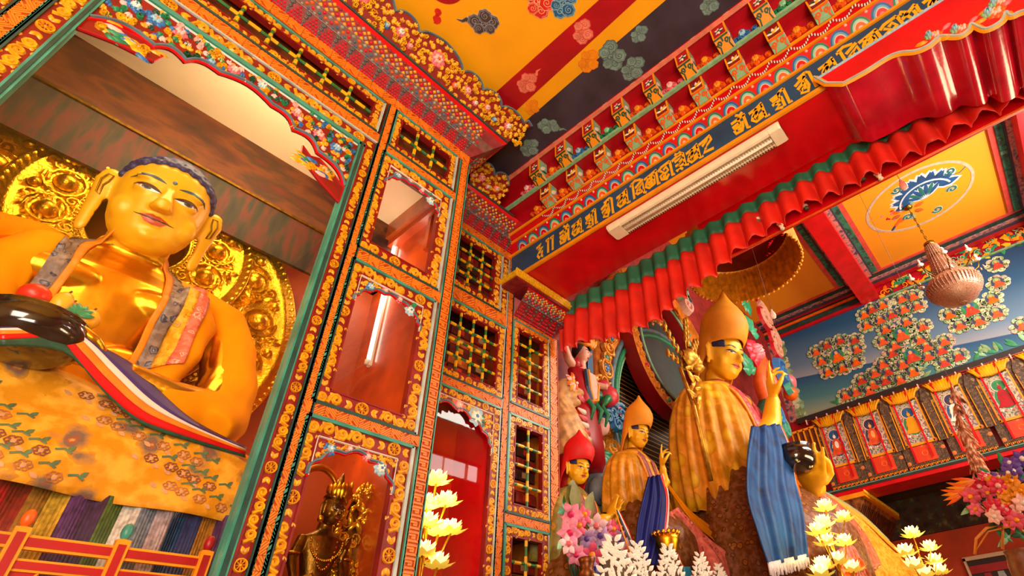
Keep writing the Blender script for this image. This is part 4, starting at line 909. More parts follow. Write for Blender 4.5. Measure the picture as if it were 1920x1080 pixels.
# ---------------------------------------------------------------- curtain, pelmet, parasol
t = thing('valance_curtain', 'pleated red curtain with a green top band hanging under the lettered beam', 'curtain', (4.06, 1.2, 5.65))
CUR = mat('curtain_red', '#E0220E', .6, 0, .15, 4); CUG = mat('curtain_green', '#1F6A48', .6, 0, .2, 5)
prof = [(3.66, 5.0), (3.2, 4.95), (2.9, 4.84), (2.6, 4.79), (2.26, 4.80), (1.95, 4.90), (1.65, 4.99), (1.3, 5.10), (.95, 5.2), (.56, 5.24), (.17, 5.22), (-.3, 5.2), (-.8, 5.22), (-1.6, 5.2), (-2.2, 5.2)]
def cz(y):
    for i in range(len(prof)-1):
        if prof[i+1][0] <= y <= prof[i][0]: return lerp(prof[i][1], prof[i+1][1], (prof[i][0]-y)/(prof[i][0]-prof[i+1][0]))
    return 5.2
N_ = 300; rows = [0, .02, .1, .2, .3, .42, .56, .7, .82, .92, 1.0]
def cpt(i, s):
    y = lerp(3.64, -2.0, i/N_); zb = cz(y)+.012*sin(i*1.7); z = lerp(5.66, zb, s); amp = .03+.05*min(1, s*1.5); ph = y*2*pi/.185+.9*sin(y*3.1)
    return V3((4.09+amp*(sin(ph)*abs(sin(ph))**.0)*.75+.02*sin(y*9)*s, y+.02*cos(ph)*s, z))
for nm, a, b, m in (('green_band', 0, 4, CUG), ('red_skirt', 4, 10, CUR)):
    mb = MB(); mb.loft([[cpt(i, min(1, r)) for i in range(N_+1)] for r in rows[a:b+1]], m, False, False); mb.build(nm, t, .006)
PLM = (4.19, 4.23)
mb = MB(); mb.box((PLM[0], -2.2, 5.205), (PLM[1], 1.64, 5.9), RED); mb.tube([(4.19, 1.66, 5.2), (4.19, -2.2, 5.205)], .011, ORANGE, 6); mb.tube([(4.19, 1.66, 5.2), (4.19, 3.6, 5.66)], .004, ORANGE, 5); tag(mb.build('pelmet_board'), 'flat red pelmet board edged in orange behind the curtain', 'pelmet')
TSM = mat('tassel_cream', '#E8D8B8', .6, 0, .15, 30); TSG = mat('tassel_green', '#4A5A38', .6)
for k, (y, z, l) in enumerate(((1.67, 5.15, 'small cream tassel at the left end of the red pelmet, above the parasol'), (.99, 5.44, 'small yellowish tassel caught in the curtain folds'), (.80, 5.22, 'small cream tassel on the pelmet cord over the parasol rim'), (.53, 5.30, 'small cream tassel where the cord meets the red ceiling beam'), (-.12, 5.22, 'small cream tassel above the yellow lotus panel'), (-.0, 5.3, 'small pale tassel in the curtain folds above the lotus panel'))):
    t = thing('tassel', l, 'tassel', (4.14, y, z), 'tassels along the pelmet'); mb = MB(); mb.ball((4.14, y, z), (.026, .026, .022), TSM, 8, 5); mb.ball((4.13, y+.015, z+.02), (.02, .02, .016), TSM, 7, 4); mb.build('knot', t); mb = MB(); mb.tube([(4.14, y, z), (4.14, y-.005, z-.05)], [.012, .022], TSG if k % 2 else TSM, 8); mb.build('skirt', t)
t = thing('parasol', 'round red canopy with long gold silk fringe hung above the large statue', 'parasol', (7.45, 2.26, 8.3)); cx, cy, R0 = 7.45, 2.26, .92
mb = MB(); mb.loft([[V3((cx+R0*f*cos(q), cy+R0*f*sin(q), 8.3+.02*(1-f))) for q in [2*pi*i/36 for i in range(36)]] for f in (1, .75, .5, .25, .03)], CRED); mb.tube([(cx, cy, 8.5), (cx, cy, HZ)], .015, GOLDD, 6); mb.build('canopy', t)
mb = MB(); FRM = mat('gold_fringe', '#D88A10', .5, 0, .25, 9)
mb.loft([[V3((cx+(R0+.03+o+.022*(-1)**i)*cos(q), cy+(R0+.03+o+.022*(-1)**i)*sin(q), z+.02*sin(i*2.1)*(z < 8))) for i, q in enumerate([2*pi*i/150 for i in range(150)])] for z, o in ((8.34, 0), (8.1, .01), (7.85, .02), (7.62, .03))], FRM, True, False); 
for i in range(60): q = 2*pi*i/60; mb.ball((cx+(R0+.06)*cos(q), cy+(R0+.06)*sin(q), 7.6), .028, SILK, 6, 4)
mb.build('fringe', t)
# ---------------------------------------------------------------- fluorescent batten
t = thing('fluorescent_light', 'cream louvred fluorescent batten fixed under the red beam', 'light fitting', (3.47, 1.35, 5.64)); LAMPM = mat('fitting_cream', '#F6E6C4', .4, 0, .05)
mb = MB(); ya, yb = .37, 2.30; pr = [(-.11, 0), (-.11, -.03), (-.085, -.055), (-.06, -.06), (-.055, -.035), (.055, -.035), (.06, -.06), (.085, -.055), (.11, -.03), (.11, 0)]
mb.loft([[V3((3.47+a, y, 5.638+b)) for a, b in pr] for y in (ya, yb)], LAMPM, True, True, False)
for y0, y1 in ((ya, ya+.11), (yb-.15, yb)): mb.loft([[V3((3.47+a*s, y, 5.638+b)) for a, b in ((-.112, 0), (-.112, -.032), (-.086, -.064), (.086, -.064), (.112, -.032), (.112, 0))] for y, s in ((y0, .9 if y0 == ya else 1), (y0+.02, 1), (y1-.02, 1), (y1, 1 if y0 == ya else .8))], LAMPM, True, True, False)
mb.build('housing', t)
mb = MB(); mb.tube([(3.47, ya+.12, 5.592), (3.47, yb-.16, 5.592)], .02, mat('tube_white', '#EFE2C8', .3, 0, 0, emit=.15, ecol='#FFE2B4'), 10); mb.build('tube', t)
mb = MB(); LV = mat('louvre_tan', '#C8A47C', .5, 0, .1)
for k in range(62):
    y = ya+.13+k*.0268
    mb.box((3.415, y, 5.578), (3.525, y+.004, 5.60), LV); mb.box((3.535, y, 5.5735), (3.552, y+.011, 5.5765), BLACK)
mb.build('louvre', t)
# ---------------------------------------------------------------- chandelier and small glass drops
CRY = mat('crystal_beads', '#B88468', .2, .25, .35, 60, bump=.6, bs=70, spec=.9); CXY = (12.56, -.58)
t = thing('chandelier', 'crystal chandelier hanging on a chain in front of the mural', 'chandelier', (*CXY, 10.0))
def lathe(mb, c, prof, m, n=20): mb.loft([[V3((c[0]+r*cos(2*pi*i/n), c[1]+r*sin(2*pi*i/n), z)) for i in range(n)] for r, z in prof], m)
mb = MB()
for k in range(12): z = 11.15-.1*k; mb.tube([(CXY[0]+.02*cos(q)*(k % 2), CXY[1]+.02*cos(q)*((k+1) % 2), z+.055*sin(q)) for q in [2*pi*i/8 for i in range(8)]], .008, GOLDD, 5, closed=True)
mb.tube([(*CXY, 11.2), (*CXY, 10.0)], .007, GOLDD, 5); lathe(mb, CXY, [(.1, 11.2), (.1, 11.16), (.03, 11.12)], GOLDD); mb.build('chain', t)
for pr_ in ([(.02, 10.0), (.12, 9.95), (.12, 9.88), (.08, 9.84)], [(.15, 9.56), (.16, 9.52), (.15, 9.48)], [(.26, 8.98), (.28, 8.94), (.26, 8.9)]): mb = MB(); lathe(mb, CXY, pr_, GOLDD); mb.build('metal_band', t)
def strings(r0, z0, r1, z1, n, bulge=0, rows=10, sz=.018):
    for i in range(n):
        q = 2*pi*i/n
        for k in range(rows):
            s = k/(rows-1); r = lerp(r0, r1, s)+bulge*sin(pi*s); z = lerp(z0, z1, s); mb.dome(lambda a, b, h=0, q=q, r=r, z=z: V3((CXY[0]+(r+h)*cos(q)-a*sin(q), CXY[1]+(r+h)*sin(q)+a*cos(q), z+b)), 0, 0, sz, CRY, sz*1.6, 4)
mb = MB(); lathe(mb, CXY, [(.1, 9.86), (.14, 9.56), (.2, 9.2), (.24, 8.96)], CRY); strings(.12, 9.84, .26, 8.98, 22, 0, 22); mb.build('bead_column', t)
mb = MB(); lathe(mb, CXY, [(.3, 8.92), (.5, 8.8), (.54, 8.66), (.5, 8.46), (.36, 8.3), (.15, 8.2), (.02, 8.17)], CRY); strings(.32, 8.9, .54, 8.66, 44, .03, 8, .02); strings(.54, 8.66, .06, 8.19, 44, .14, 16, .02); mb.build('bead_basket', t)
for k in range(8):
    q = 2*pi*k/8+.2; mb = MB(); c, s = cos(q), sin(q); mb.tube([(CXY[0]+r*c, CXY[1]+r*s, z) for r, z in ((.26, 8.9), (.45, 8.85), (.62, 8.95), (.68, 9.1))], .015, GOLDD, 6); lathe(mb, (CXY[0]+.68*c, CXY[1]+.68*s), [(.02, 9.1), (.07, 9.13), (.06, 9.15), (.025, 9.16), (.025, 9.26), (.002, 9.3)], WHITE, 8)
    for d in range(4): mb.ball((CXY[0]+(.5+.07*d)*c, CXY[1]+(.5+.07*d)*s, 8.78+.05*d), (.02, .02, .045), CRY, 6, 4)
    mb.build('arm', t)
for (x, y, z, l) in ((4.6, -.27, 5.37, 'clear glass bulb hanging on a wire over the lotus medallion'), (5.4, 1.47, 5.15, 'clear glass drop hanging on a wire left of the mural')):
    t = thing('pendant_bulb', l, 'bulb', (x, y, z)); mb = MB(); GB = mat('frosted_glass', '#F4E4D4', .1, 0, .05, spec=.8); lathe(mb, (x, y), [(.004, z-.06), (.028, z-.045), (.036, z-.01), (.026, z+.03), (.013, z+.05), (.013, z+.07)], GB, 12); mb.build('glass', t); mb = MB(); mb.tube([(x, y, z+.06), (x, y, z+.5), (x-.02, y, 7)], .0025, BROWN, 4); mb.build('wire', t)
BUDE = [[(0.354, 3.62, 4.003), (0.408, 3.52, 3.849), (0.414, 3.44, 3.639), (0.418, 3.4, 3.453), (0.423, 3.38, 3.306), (0.414, 3.36, 3.178)], [(0.398, 3.62, 3.987), (0.451, 3.53, 3.851), (0.447, 3.44, 3.638), (0.452, 3.4, 3.451), (0.455, 3.38, 3.304), (0.449, 3.36, 3.177)], [(0.503, 3.65, 3.95), (0.526, 3.5, 3.733), (0.523, 3.44, 3.525), (0.523, 3.4, 3.343), (0.516, 3.39, 3.25), (0.515, 3.37, 3.192)], [(0.565, 3.66, 3.935), (0.58, 3.52, 3.732), (0.579, 3.46, 3.544), (0.577, 3.42, 3.359), (0.566, 3.4, 3.276), (0.559, 3.38, 3.214)], [(0.64, 3.67, 3.921), (0.646, 3.55, 3.742), (0.639, 3.48, 3.564), (0.632, 3.44, 3.375), (0.632, 3.42, 3.302), (0.63, 3.4, 3.245)]]
LAPE = [[(-0.045, 3.05, 2.964), (0.037, 3.06, 3.015), (0.11, 3.08, 3.058), (0.226, 3.12, 2.998), (0.37, 3.16, 2.917), (0.536, 3.2, 2.85), (0.738, 3.24, 2.84), (1.077, 3.3, 2.841)], [(-0.055, 3.05, 2.985), (0.028, 3.06, 3.035), (0.109, 3.08, 3.092), (0.216, 3.12, 3.045), (0.359, 3.16, 2.969), (0.538, 3.2, 2.892), (0.74, 3.24, 2.87), (1.072, 3.3, 2.858)], [(-0.062, 3.05, 3.001), (0.022, 3.06, 3.049), (0.105, 3.08, 3.114), (0.207, 3.12, 3.09), (0.357, 3.16, 3.011), (0.54, 3.2, 2.927), (0.744, 3.24, 2.892), (1.069, 3.3, 2.866)], [(-0.066, 3.05, 3.01), (0.017, 3.06, 3.06), (0.105, 3.08, 3.122), (0.221, 3.12, 3.105), (0.364, 3.16, 3.038), (0.554, 3.2, 2.95), (0.753, 3.24, 2.903), (1.067, 3.3, 2.872)], [(-0.071, 3.1, 3.042), (0.011, 3.1, 3.094), (0.109, 3.12, 3.159), (0.27, 3.2, 3.14), (0.426, 3.26, 3.126), (0.579, 3.26, 3.032), (0.78, 3.28, 2.94), (1.077, 3.32, 2.887)], [(-0.034, 3.06, 2.944), (0.053, 3.07, 2.983), (0.155, 3.09, 3.01), (0.252, 3.13, 2.979), (0.39, 3.17, 2.9), (0.557, 3.21, 2.832), (0.753, 3.25, 2.825), (1.085, 3.31, 2.831)]]
PT = {'RW': {'curl1': (11.868, 3.5, 9.451), 'curl2': (12.141, 3.5, 8.92), 'curl3': (12.052, 3.5, 8.558), 'leaf1': (10.652, 3.5, 8.411), 'flower': (10.438, 3.5, 7.734), 'tr0': (10.79, 3.5, 7.776), 'tr1': (11.034, 3.5, 7.459), 'tr2': (11.276, 3.5, 7.144), 'tr3': (10.453, 3.5, 6.462), 'tr4': (10.315, 3.5, 6.91), 'leaf2': (9.937, 3.5, 7.016), 'leaf3': (10.967, 3.5, 6.871), 'leaf4': (9.521, 3.5, 6.026), 'leaf5': (10.196, 3.5, 6.02), 'blue1': (11.904, 3.5, 7.811), 'blue2': (10.716, 3.5, 6.368), 'blue3': (10.02, 3.5, 5.717), 'fruit': (12.374, 3.5, 7.746), 'leaf6': (10.756, 3.5, 9.358), 'pink0': (9.953, 3.5, 8.992), 'curlL': (8.1, 3.5, 7.958), 'curlG': (7.98, 3.5, 8.226)}, 'LW': {'head': (5.15, 4.15, 5.647), 'neck': (5.147, 4.15, 5.428), 'sh': (4.982, 4.15, 5.318), 'elbow': (4.856, 4.15, 5.493), 'hand': (4.752, 4.15, 5.688), 'waist': (5.224, 4.15, 5.188), 'hip': (5.108, 4.15, 4.802), 'sash': (5.469, 4.15, 5.299), 'fin': (5.559, 4.15, 5.598), 'peach': (5.702, 4.15, 5.173), 'peach2': (5.467, 4.15, 4.649), 'leafg': (5.275, 4.15, 4.665), 'leafg2': (4.912, 4.15, 4.549), 'wave': (5.856, 4.15, 4.891), 'lion': (4.794, 4.15, 4.961), 'lionj': (4.717, 4.15, 4.818), 'neckL': (4.757, 4.15, 4.5), 'eleph': (5.343, 4.15, 3.929), 'trunk': (5.17, 4.15, 3.726), 'green2': (5.487, 4.15, 4.281), 'green3': (5.588, 4.15, 4.162), 'yel': (5.383, 4.15, 4.361), 'horn': (5.542, 4.15, 5.057), 'belly': (5.123, 4.15, 4.542), 'crown': (5.245, 4.15, 5.826), 'blueT': (5.367, 4.15, 5.975), 'blueB': (5.33, 4.15, 5.504)}, 'BG': {'rhand': (8.022, 2.55, 5.664), 'rwrist': (7.911, 2.6, 5.125), 'relbow': (7.49, 2.75, 4.654), 'scTL': (6.447, 2.45, 4.4), 'scTR': (7.607, 2.45, 4.802), 'scML': (5.556, 2.35, 3.308), 'scMR': (7.114, 2.3, 3.82), 'scBL': (5.362, 2.2, 2.579), 'scBR': (6.332, 2.15, 2.771), 'scLm': (5.379, 2.25, 2.886), 'bowl': (7.391, 2.3, 4.162), 'lhand': (7.538, 2.3, 4.027), 'lwrist': (8.938, 2.45, 4.234), 'lelb': (10.418, 2.7, 4.392), 'flw': (5.872, 2.9, 5.217), 'st0': (5.53, 2.75, 4.49), 'st1': (5.641, 2.9, 5.121), 'w1': (5.391, 2.9, 5.678), 'w2': (6.07, 2.9, 6.113), 'w3': (5.348, 2.9, 5.238), 'w4': (6.289, 2.9, 5.84), 'capL': (6.272, 3.2, 4.907), 'capBL': (6.181, 3.1, 3.333), 'capBR': (6.336, 2.6, 3.528)}, 'MAN': [(9.524, 2.5, 4.467), (10.502, 2.5, 4.222), (12.168, 2.5, 3.991), (14.087, 2.5, 3.646), (15.992, 2.5, 3.58)], 'L2': {'rhand': (5.201, 3.1, 3.804), 'rwr': (5.185, 3.12, 3.652), 'scTL': (4.903, 3.12, 3.557), 'scTR': (5.117, 3.1, 3.631), 'scBL': (4.353, 3.0, 2.65), 'scBR': (4.678, 3.0, 2.644), 'scM': (4.613, 3.05, 3.076), 'knee': (5.854, 3.2, 3.15), 'man': [(5.361, 3.2, 3.653), (5.842, 3.15, 3.375), (6.43, 3.15, 3.23), (6.853, 3.15, 2.92)], 'robT': (5.04, 3.1, 3.162), 'robR': (5.933, 3.05, 3.075), 'robB': (6.413, 3.0, 2.759), 'gold': (4.846, 2.95, 2.894)}, 'L1': {'h1': (4.608, 3.4, 3.177), 'h2': (4.455, 3.45, 3.213), 'sh': (4.271, 3.75, 3.381)}, 'BQ': [(3.632, 3.15, 2.795), (3.754, 3.15, 2.879), (3.855, 3.15, 2.786), (3.999, 3.15, 2.92), (4.131, 3.15, 2.919), (4.252, 3.15, 2.929), (4.045, 3.15, 2.836), (3.608, 3.15, 2.707), (3.706, 3.15, 2.638), (3.918, 3.15, 2.665), (4.325, 3.15, 2.856), (4.153, 3.15, 2.762), (3.652, 3.15, 2.95), (3.832, 3.15, 2.983), (3.875, 3.15, 2.576), (4.438, 3.15, 2.778)], 'TM': [(3.622, 2.7, 2.663), (3.947, 2.7, 2.67), (4.418, 2.7, 2.715), (4.979, 2.7, 2.721), (5.325, 2.7, 2.668)], 'LOTR': [(6.14, 1.75, 3.145), (6.722, 1.75, 3.137), (5.923, 1.75, 2.947), (5.681, 1.75, 2.833), (5.832, 1.75, 2.758), (6.469, 1.75, 2.848), (5.547, 1.75, 2.512), (6.03, 1.75, 2.614), (6.457, 1.75, 2.589), (5.411, 1.75, 2.432)], 'LOTF': [(9.519, 1.6, 3.363), (10.555, 1.6, 3.32), (8.58, 1.6, 2.988), (10.555, 1.6, 3.126), (8.772, 1.6, 2.849), (10.652, 1.6, 2.984), (9.288, 1.6, 2.806)], 'LOTN': [(2.531, 3.55, 3.077), (2.643, 3.55, 2.937), (2.472, 3.55, 2.884), (2.493, 3.55, 2.754), (2.715, 3.55, 2.74), (2.604, 3.55, 2.715), (2.627, 3.55, 2.492), (2.501, 3.55, 2.555)], 'FA': [(6.2, 0.032, 3.122), (6.2, 0.109, 3.093), (6.2, -0.025, 3.155), (6.2, 0.187, 3.015), (6.2, 0.12, 2.975), (6.2, 0.265, 2.986), (6.2, 0.216, 2.903), (6.2, 0.093, 2.897), (6.2, 0.275, 3.062), (6.2, 0.363, 2.962), (6.2, 0.302, 2.806), (6.2, 0.188, 2.826), (6.2, 0.402, 2.923), (6.2, 0.15, 2.772), (6.2, 0.332, 2.883), (6.2, 0.235, 2.722)], 'FS': [(6.2, 0.497, 3.069), (6.2, 0.558, 3.034), (6.2, 0.427, 3.126), (6.2, 0.514, 2.974), (6.2, 0.355, 3.083)], 'FV': (6.2, 0.318, 2.539), 'FE': [(8.0, 0.214, 4.74), (8.0, 0.319, 4.261), (8.0, 0.36, 3.85), (8.0, 0.368, 3.522)], 'TENT': [(17.9, 2.026, 4.197), (17.9, 0.862, 4.177), (17.9, 2.053, 3.64)], 'WIRE': [(6.2, 0.613, 2.506), (6.2, 0.551, 2.628), (6.2, 0.436, 2.696), (6.2, 0.31, 2.693), (6.2, 0.393, 2.51)], 'BODH': {'face': (1.705, 3.45, 2.698), 'crown': (1.676, 3.45, 2.825), 'ctop': (1.641, 3.45, 2.938), 'chest': (1.723, 3.45, 2.543), 'shL': (1.618, 3.45, 2.557), 'shR': (1.824, 3.45, 2.606), 'waist': (1.748, 3.45, 2.381), 'haloT': (1.59, 3.45, 2.925), 'flame': (2.021, 3.45, 2.604), 'flameT': (2.035, 3.45, 2.922)}}
# ================================================================ figures: fused bodies, faces, cloth
def fuse(mb, voxel, it, name, m, parent, fac=.5):
    o = mb.build('tmp_fuse'); md = o.modifiers.new('r', 'REMESH'); md.mode = 'VOXEL'; md.voxel_size = voxel
    dg = bpy.context.evaluated_depsgraph_get(); dg.update(); me = bpy.data.meshes.new_from_object(o.evaluated_get(dg))
    old = o.data; bpy.data.objects.remove(o); bpy.data.meshes.remove(old)
    bm = bmesh.new(); bm.from_mesh(me)
    for _ in range(it): bmesh.ops.smooth_vert(bm, verts=bm.verts, factor=fac, use_axis_x=True, use_axis_y=True, use_axis_z=True)
    bv = BVHTree.FromBMesh(bm)
    off = V3((0, 0, 0)); p = parent
    while p is not None: off += p.location; p = p.parent
    for q in bm.verts: q.co -= off
    for f in bm.faces: f.smooth = True
    bm.to_mesh(me); bm.free(); me.name = name; me.materials.clear(); me.materials.append(m)
    o = bpy.data.objects.new(name, me); C.objects.link(o); o.parent = parent
    return o, bv
def rings(path, rads, n=14, up=(0, 0, 1)):
    """tube rings with elliptical radii (rx along side, rz along up)"""
    out = []; k = len(path); path = [V3(p) for p in path]; U = V3(up)
    for i, p in enumerate(path):
        t = (path[min(i+1, k-1)]-path[max(i-1, 0)]).normalized(); a = t.cross(U)
        if a.length < .05: a = t.cross(V3((0, 1, 0)))
        a.normalize(); b = a.cross(t); r = rads[i]; r = r if hasattr(r, '__len__') else (r, r)
        out.append([p+a*r[0]*cos(2*pi*j/n)+b*r[1]*sin(2*pi*j/n) for j in range(n)])
    return out
def hrings(secs, n=24):
    """horizontal elliptical rings: (z, rx, ry, cx, cy)"""
    return [[V3((cx+rx*cos(2*pi*j/n), cy+ry*sin(2*pi*j/n), z)) for j in range(n)] for z, rx, ry, cx, cy in secs]
def xf(rs, M): return [[M @ p for p in r] for r in rs]
HEADSEC = [(-.015, .06, .05, 0, -.20), (.0, .12, .10, 0, -.20), (.05, .20, .18, 0, -.17), (.13, .272, .27, 0, -.115), (.24, .322, .345, 0, -.06), (.38, .352, .385, 0, -.02), (.52, .366, .405, 0, 0), (.66, .366, .41, 0, .01), (.78, .345, .385, 0, .01), (.88, .285, .32, 0, .015), (.95, .19, .22, 0, .02), (.99, .06, .08, 0, .02)]
def head_shape(mb, M, m, ears=1):
    """head: chin at z=0, crown at z=1, face towards -y (local), placed by M"""
    mb.loft(xf(hrings(HEADSEC, 28), M), m)
    L = lambda *a: M @ V3(a)
    mb.loft(xf(rings([(0, -.365, .60), (0, -.43, .50), (0, -.505, .39), (0, -.505, .355), (0, -.43, .335)], [(.03, .03), (.042, .04), (.07, .05), (.075, .04), (.05, .02)], 12, (0, -1, .2)), M), m)   # nose
    sc = M.to_scale()[0]; rot = M.to_3x3().normalized()
    def blob(c, r): mb.ball(L(*c), tuple(q*sc for q in r), m, 12, 8, rot)
    for s in (-1, 1):
        blob((s*.052, -.45, .355), (.042, .05, .034)); blob((s*.15, -.315, .51), (.105, .075, .062)); blob((s*.19, -.22, .31), (.15, .12, .15)); blob((s*.15, -.32, .625), (.14, .06, .035))
    blob((0, -.30, .115), (.115, .10, .085)); blob((0, -.365, .262), (.125, .06, .03)); blob((0, -.36, .215), (.10, .065, .032)); blob((0, -.31, .24), (.2, .07, .09))
    if ears:
        for s in (-1, 1):
            Z = lambda z: .7-(.7-z)*ears
            mb.loft(xf(rings([(s*.40, .03, .70), (s*.425, .02, .67), (s*.445, .01, .57), (s*.44, .0, Z(.42)), (s*.435, -.02, Z(.22)), (s*.43, -.03, Z(.08)), (s*.43, -.03, Z(.03))], [(.03, .02), (.075, .035), (.088, .035), (.07, .032), (.055, .03), (.055, .028), (.03, .02)], 12, (-s*.35, .9, 0)), M), m)
def drape(bv, M, loops, m, name, parent, off=.004, thick=0):
    """painted shape: local (x,z) loops laid on the face along its own forward axis"""
    mb = MB(); d = (M.to_3x3() @ V3((0, 1, 0))).normalized()
    def hit(x, z, o):
        p = M @ V3((x, -1.2, z)); h = bv.ray_cast(p, d)
        return (h[0] if h[0] else M @ V3((x, -.4, z)))-d*o
    for k, (pts, mm) in enumerate(loops):
        o = off*(1+.35*k); n = len(pts); cx = sum(p[0] for p in pts)/n; cz = sum(p[1] for p in pts)/n
        vs = []; fs = []
        for q, t in enumerate((1, .66, .33)): vs += [hit(cx+(x-cx)*t, cz+(z-cz)*t, o) for x, z in pts]
        vs.append(hit(cx, cz, o))
        for q in (0, 1): fs += [(q*n+i, q*n+(i+1) % n, (q+1)*n+(i+1) % n, (q+1)*n+i) for i in range(n)]
        fs += [(2*n+i, 2*n+(i+1) % n, 3*n) for i in range(n)]
        mb.add(vs, fs, mm, True)
    return mb.build(name, parent)
def stroke(pts, w):
    """outline polygon of a tapered stroke"""
    n = len(pts); a = []; b = []
    for i, (x, y) in enumerate(pts):
        p, q = pts[max(i-1, 0)], pts[min(i+1, n-1)]; dx, dy = q[0]-p[0], q[1]-p[1]; l = sqrt(dx*dx+dy*dy) or 1
        t = i/(n-1); ww = w*(.25+.75*sin(pi*min(1, max(0, t))))
        a.append((x-dy/l*ww, y+dx/l*ww)); b.append((x+dy/l*ww, y-dx/l*ww))
    return a+b[::-1]
EYEW = mat('eye_white', '#FFFAF0', .35, 0, 0); IRIS = mat('iris_grey_blue', '#4A5A6A', .3, 0, .1); LINE = mat('brow_line', '#2E5260', .5, 0, 0); LINED = mat('lid_line', '#3A2014', .5, 0, 0); LIPS = mat('lip_red', '#B4402E', .4, 0, .1); EYER = mat('eye_corner_red', '#D86A4A', .4, 0, 0)
def face_paint(bv, M, parent, lip=LIPS, urna=True, brow=LINE, off=.003):
    for s in (-1, 1):
        cx = s*.155; cz = .50
        E = lambda t, k: (cx+s*(-.10+.205*t), cz+k*.72+.022*t)
        up = [E(t, .028*sin(pi*t)**.8) for t in [i/8 for i in range(9)]]; lo = [E(t, -.026*sin(pi*t)) for t in [i/8 for i in range(8, -1, -1)]]
        drape(bv, M, [(up+lo[1:-1], EYEW), ([E(t, k) for t, k in ((.78, .012), (1.0, 0), (.8, -.012), (.72, 0))], EYER), (ell(cx+s*.01, cz+.012, .036, .018, 14), IRIS), (ell(cx+s*.01, cz+.012, .018, .014, 10), BLACK), (stroke([E(t-.03, .028*sin(pi*t)**.8+.004) for t in [i/8 for i in range(9)]], .007), LINED), (stroke([E(t, .05*sin(pi*t)**.8+.012) for t in [i/8 for i in range(9)]], .003), LINED)], None, 'eye', parent, off)
        drape(bv, M, [(stroke([(s*(.05+.25*t), .585+.075*sin(pi*(.12+.72*t))-.02*t) for t in [i/9 for i in range(10)]], .008), brow)], None, 'eyebrow', parent, off)
    lipu = [(-.14, .252), (-.07, .275), (-.025, .290), (0, .282), (.025, .290), (.07, .275), (.14, .252), (.05, .246), (0, .243), (-.05, .246)]
    lipl = [(-.10, .244), (-.05, .242), (0, .238), (.05, .242), (.10, .244), (.06, .205), (0, .193), (-.06, .205)]
    drape(bv, M, [(lipu, lip), (lipl, mat('lip_lower', '#C4523A', .4, 0, .1)), (stroke([(-.155, .258), (-.07, .247), (0, .241), (.07, .247), (.155, .258)], .006), LINED)], None, 'lips', parent, off)
    if urna:
        mb = MB(); h = bv.ray_cast(M @ V3((0, -1.2, .655)), (M.to_3x3() @ V3((0, 1, 0))).normalized()); p = h[0] or M @ V3((0, -.4, .655)); r = .02*M.to_scale()[0]; mb.ball(p, (r, r, r), BGREY, 8, 5); mb.build('urna', parent)
def hand(mb, M, m, curl=(.5, .5, .5, .5), thumb=.5, s=1):
    """palm in local xz-plane, fingers towards +z, palm faces -y; s=-1 mirrors (thumb side)"""
    L = lambda p: M @ V3((p[0]*s, p[1], p[2]))
    mb.loft([[L((x+rx*cos(q), ry*sin(q), z)) for q in [2*pi*j/12 for j in range(12)]] for z, x, rx, ry in ((-.12, 0, .17, .13), (0, 0, .2, .12), (.2, 0, .27, .11), (.42, .0, .29, .10), (.5, 0, .26, .08))], m)
    sc = M.to_scale()[0]
    for k, (x, ln, r) in enumerate(((-.2, .50, .062), (-.07, .58, .066), (.065, .54, .064), (.195, .42, .056))):
        c = curl[k]; pts = [(x, 0, .42)]; a = .1*c; p = [x*1.05, 0, .42]
        for seg in (.42, .32, .26):
            a += c*.9 if seg != .42 else c*.7; p = [p[0]*1.01, p[1]-ln*seg*sin(a), p[2]+ln*seg*cos(a)]; pts.append(tuple(p))
        fine = []
        for i in range(len(pts)-1):
            for t in (0, .5): fine.append(tuple(lerp(pts[i][q], pts[i+1][q], t) for q in range(3)))
        fine.append(pts[-1]); n = len(fine)
        mb.tube([L(q) for q in fine], [r*sc*(1.08-.42*i/(n-1)) for i in range(n)], m, 9)
        mb.ball(L(pts[-1]), r*sc*.66, m, 8, 5)
    t = thumb; tp = [(-.2, -.02, .06), (-.32, -.08-.08*t, .2), (-.37+.1*t, -.14-.14*t, .36), (-.33+.2*t, -.16-.2*t, .48)]
    mb.tube([L(q) for q in tp], [.09*sc, .08*sc, .068*sc, .05*sc], m, 9); mb.ball(L(tp[-1]), .05*sc, m, 8, 5)
def snapband(bv, rows, m, name, parent, off=.006, thick=.006, sub_n=4, label=None):
    """cloth band: rows = list of 3-D polylines laid on a body surface"""
    def dense(r):
        o = []
        for i in range(len(r)-1):
            a, b, c, d = (V3(r[max(i-1, 0)]), V3(r[i]), V3(r[i+1]), V3(r[min(i+2, len(r)-1)]))
            for k in range(sub_n):
                t = k/sub_n; o.append(.5*((2*b)+(-a+c)*t+(2*a-5*b+4*c-d)*t*t+(-a+3*b-3*c+d)*t**3))
        return o+[V3(r[-1])]
    R_ = [dense(r) for r in rows]
    if len(R_) == 2: R_ = [R_[0], [a.lerp(b, .33) for a, b in zip(*R_)], [a.lerp(b, .67) for a, b in zip(*R_)], R_[1]]
    if bv:
        S_ = []
        for r in R_:
            q = []
            for p in r:
                hs_ = [b_.ray_cast(V3((p.x, 2.6, p.z)), V3((0, 1, 0)))[0] for b_ in bv]; hs_ = [h for h in hs_ if h is not None]
                y_ = min([h.y for h in hs_]+[p.y+.06]); q.append(V3((p.x, max(y_, p.y-.12)-off, p.z)))
            S_.append(q)
        R_ = S_
    mb = MB(); mb.loft(R_, m, False, False); o = mb.build(name, parent, thick, label=label); return o
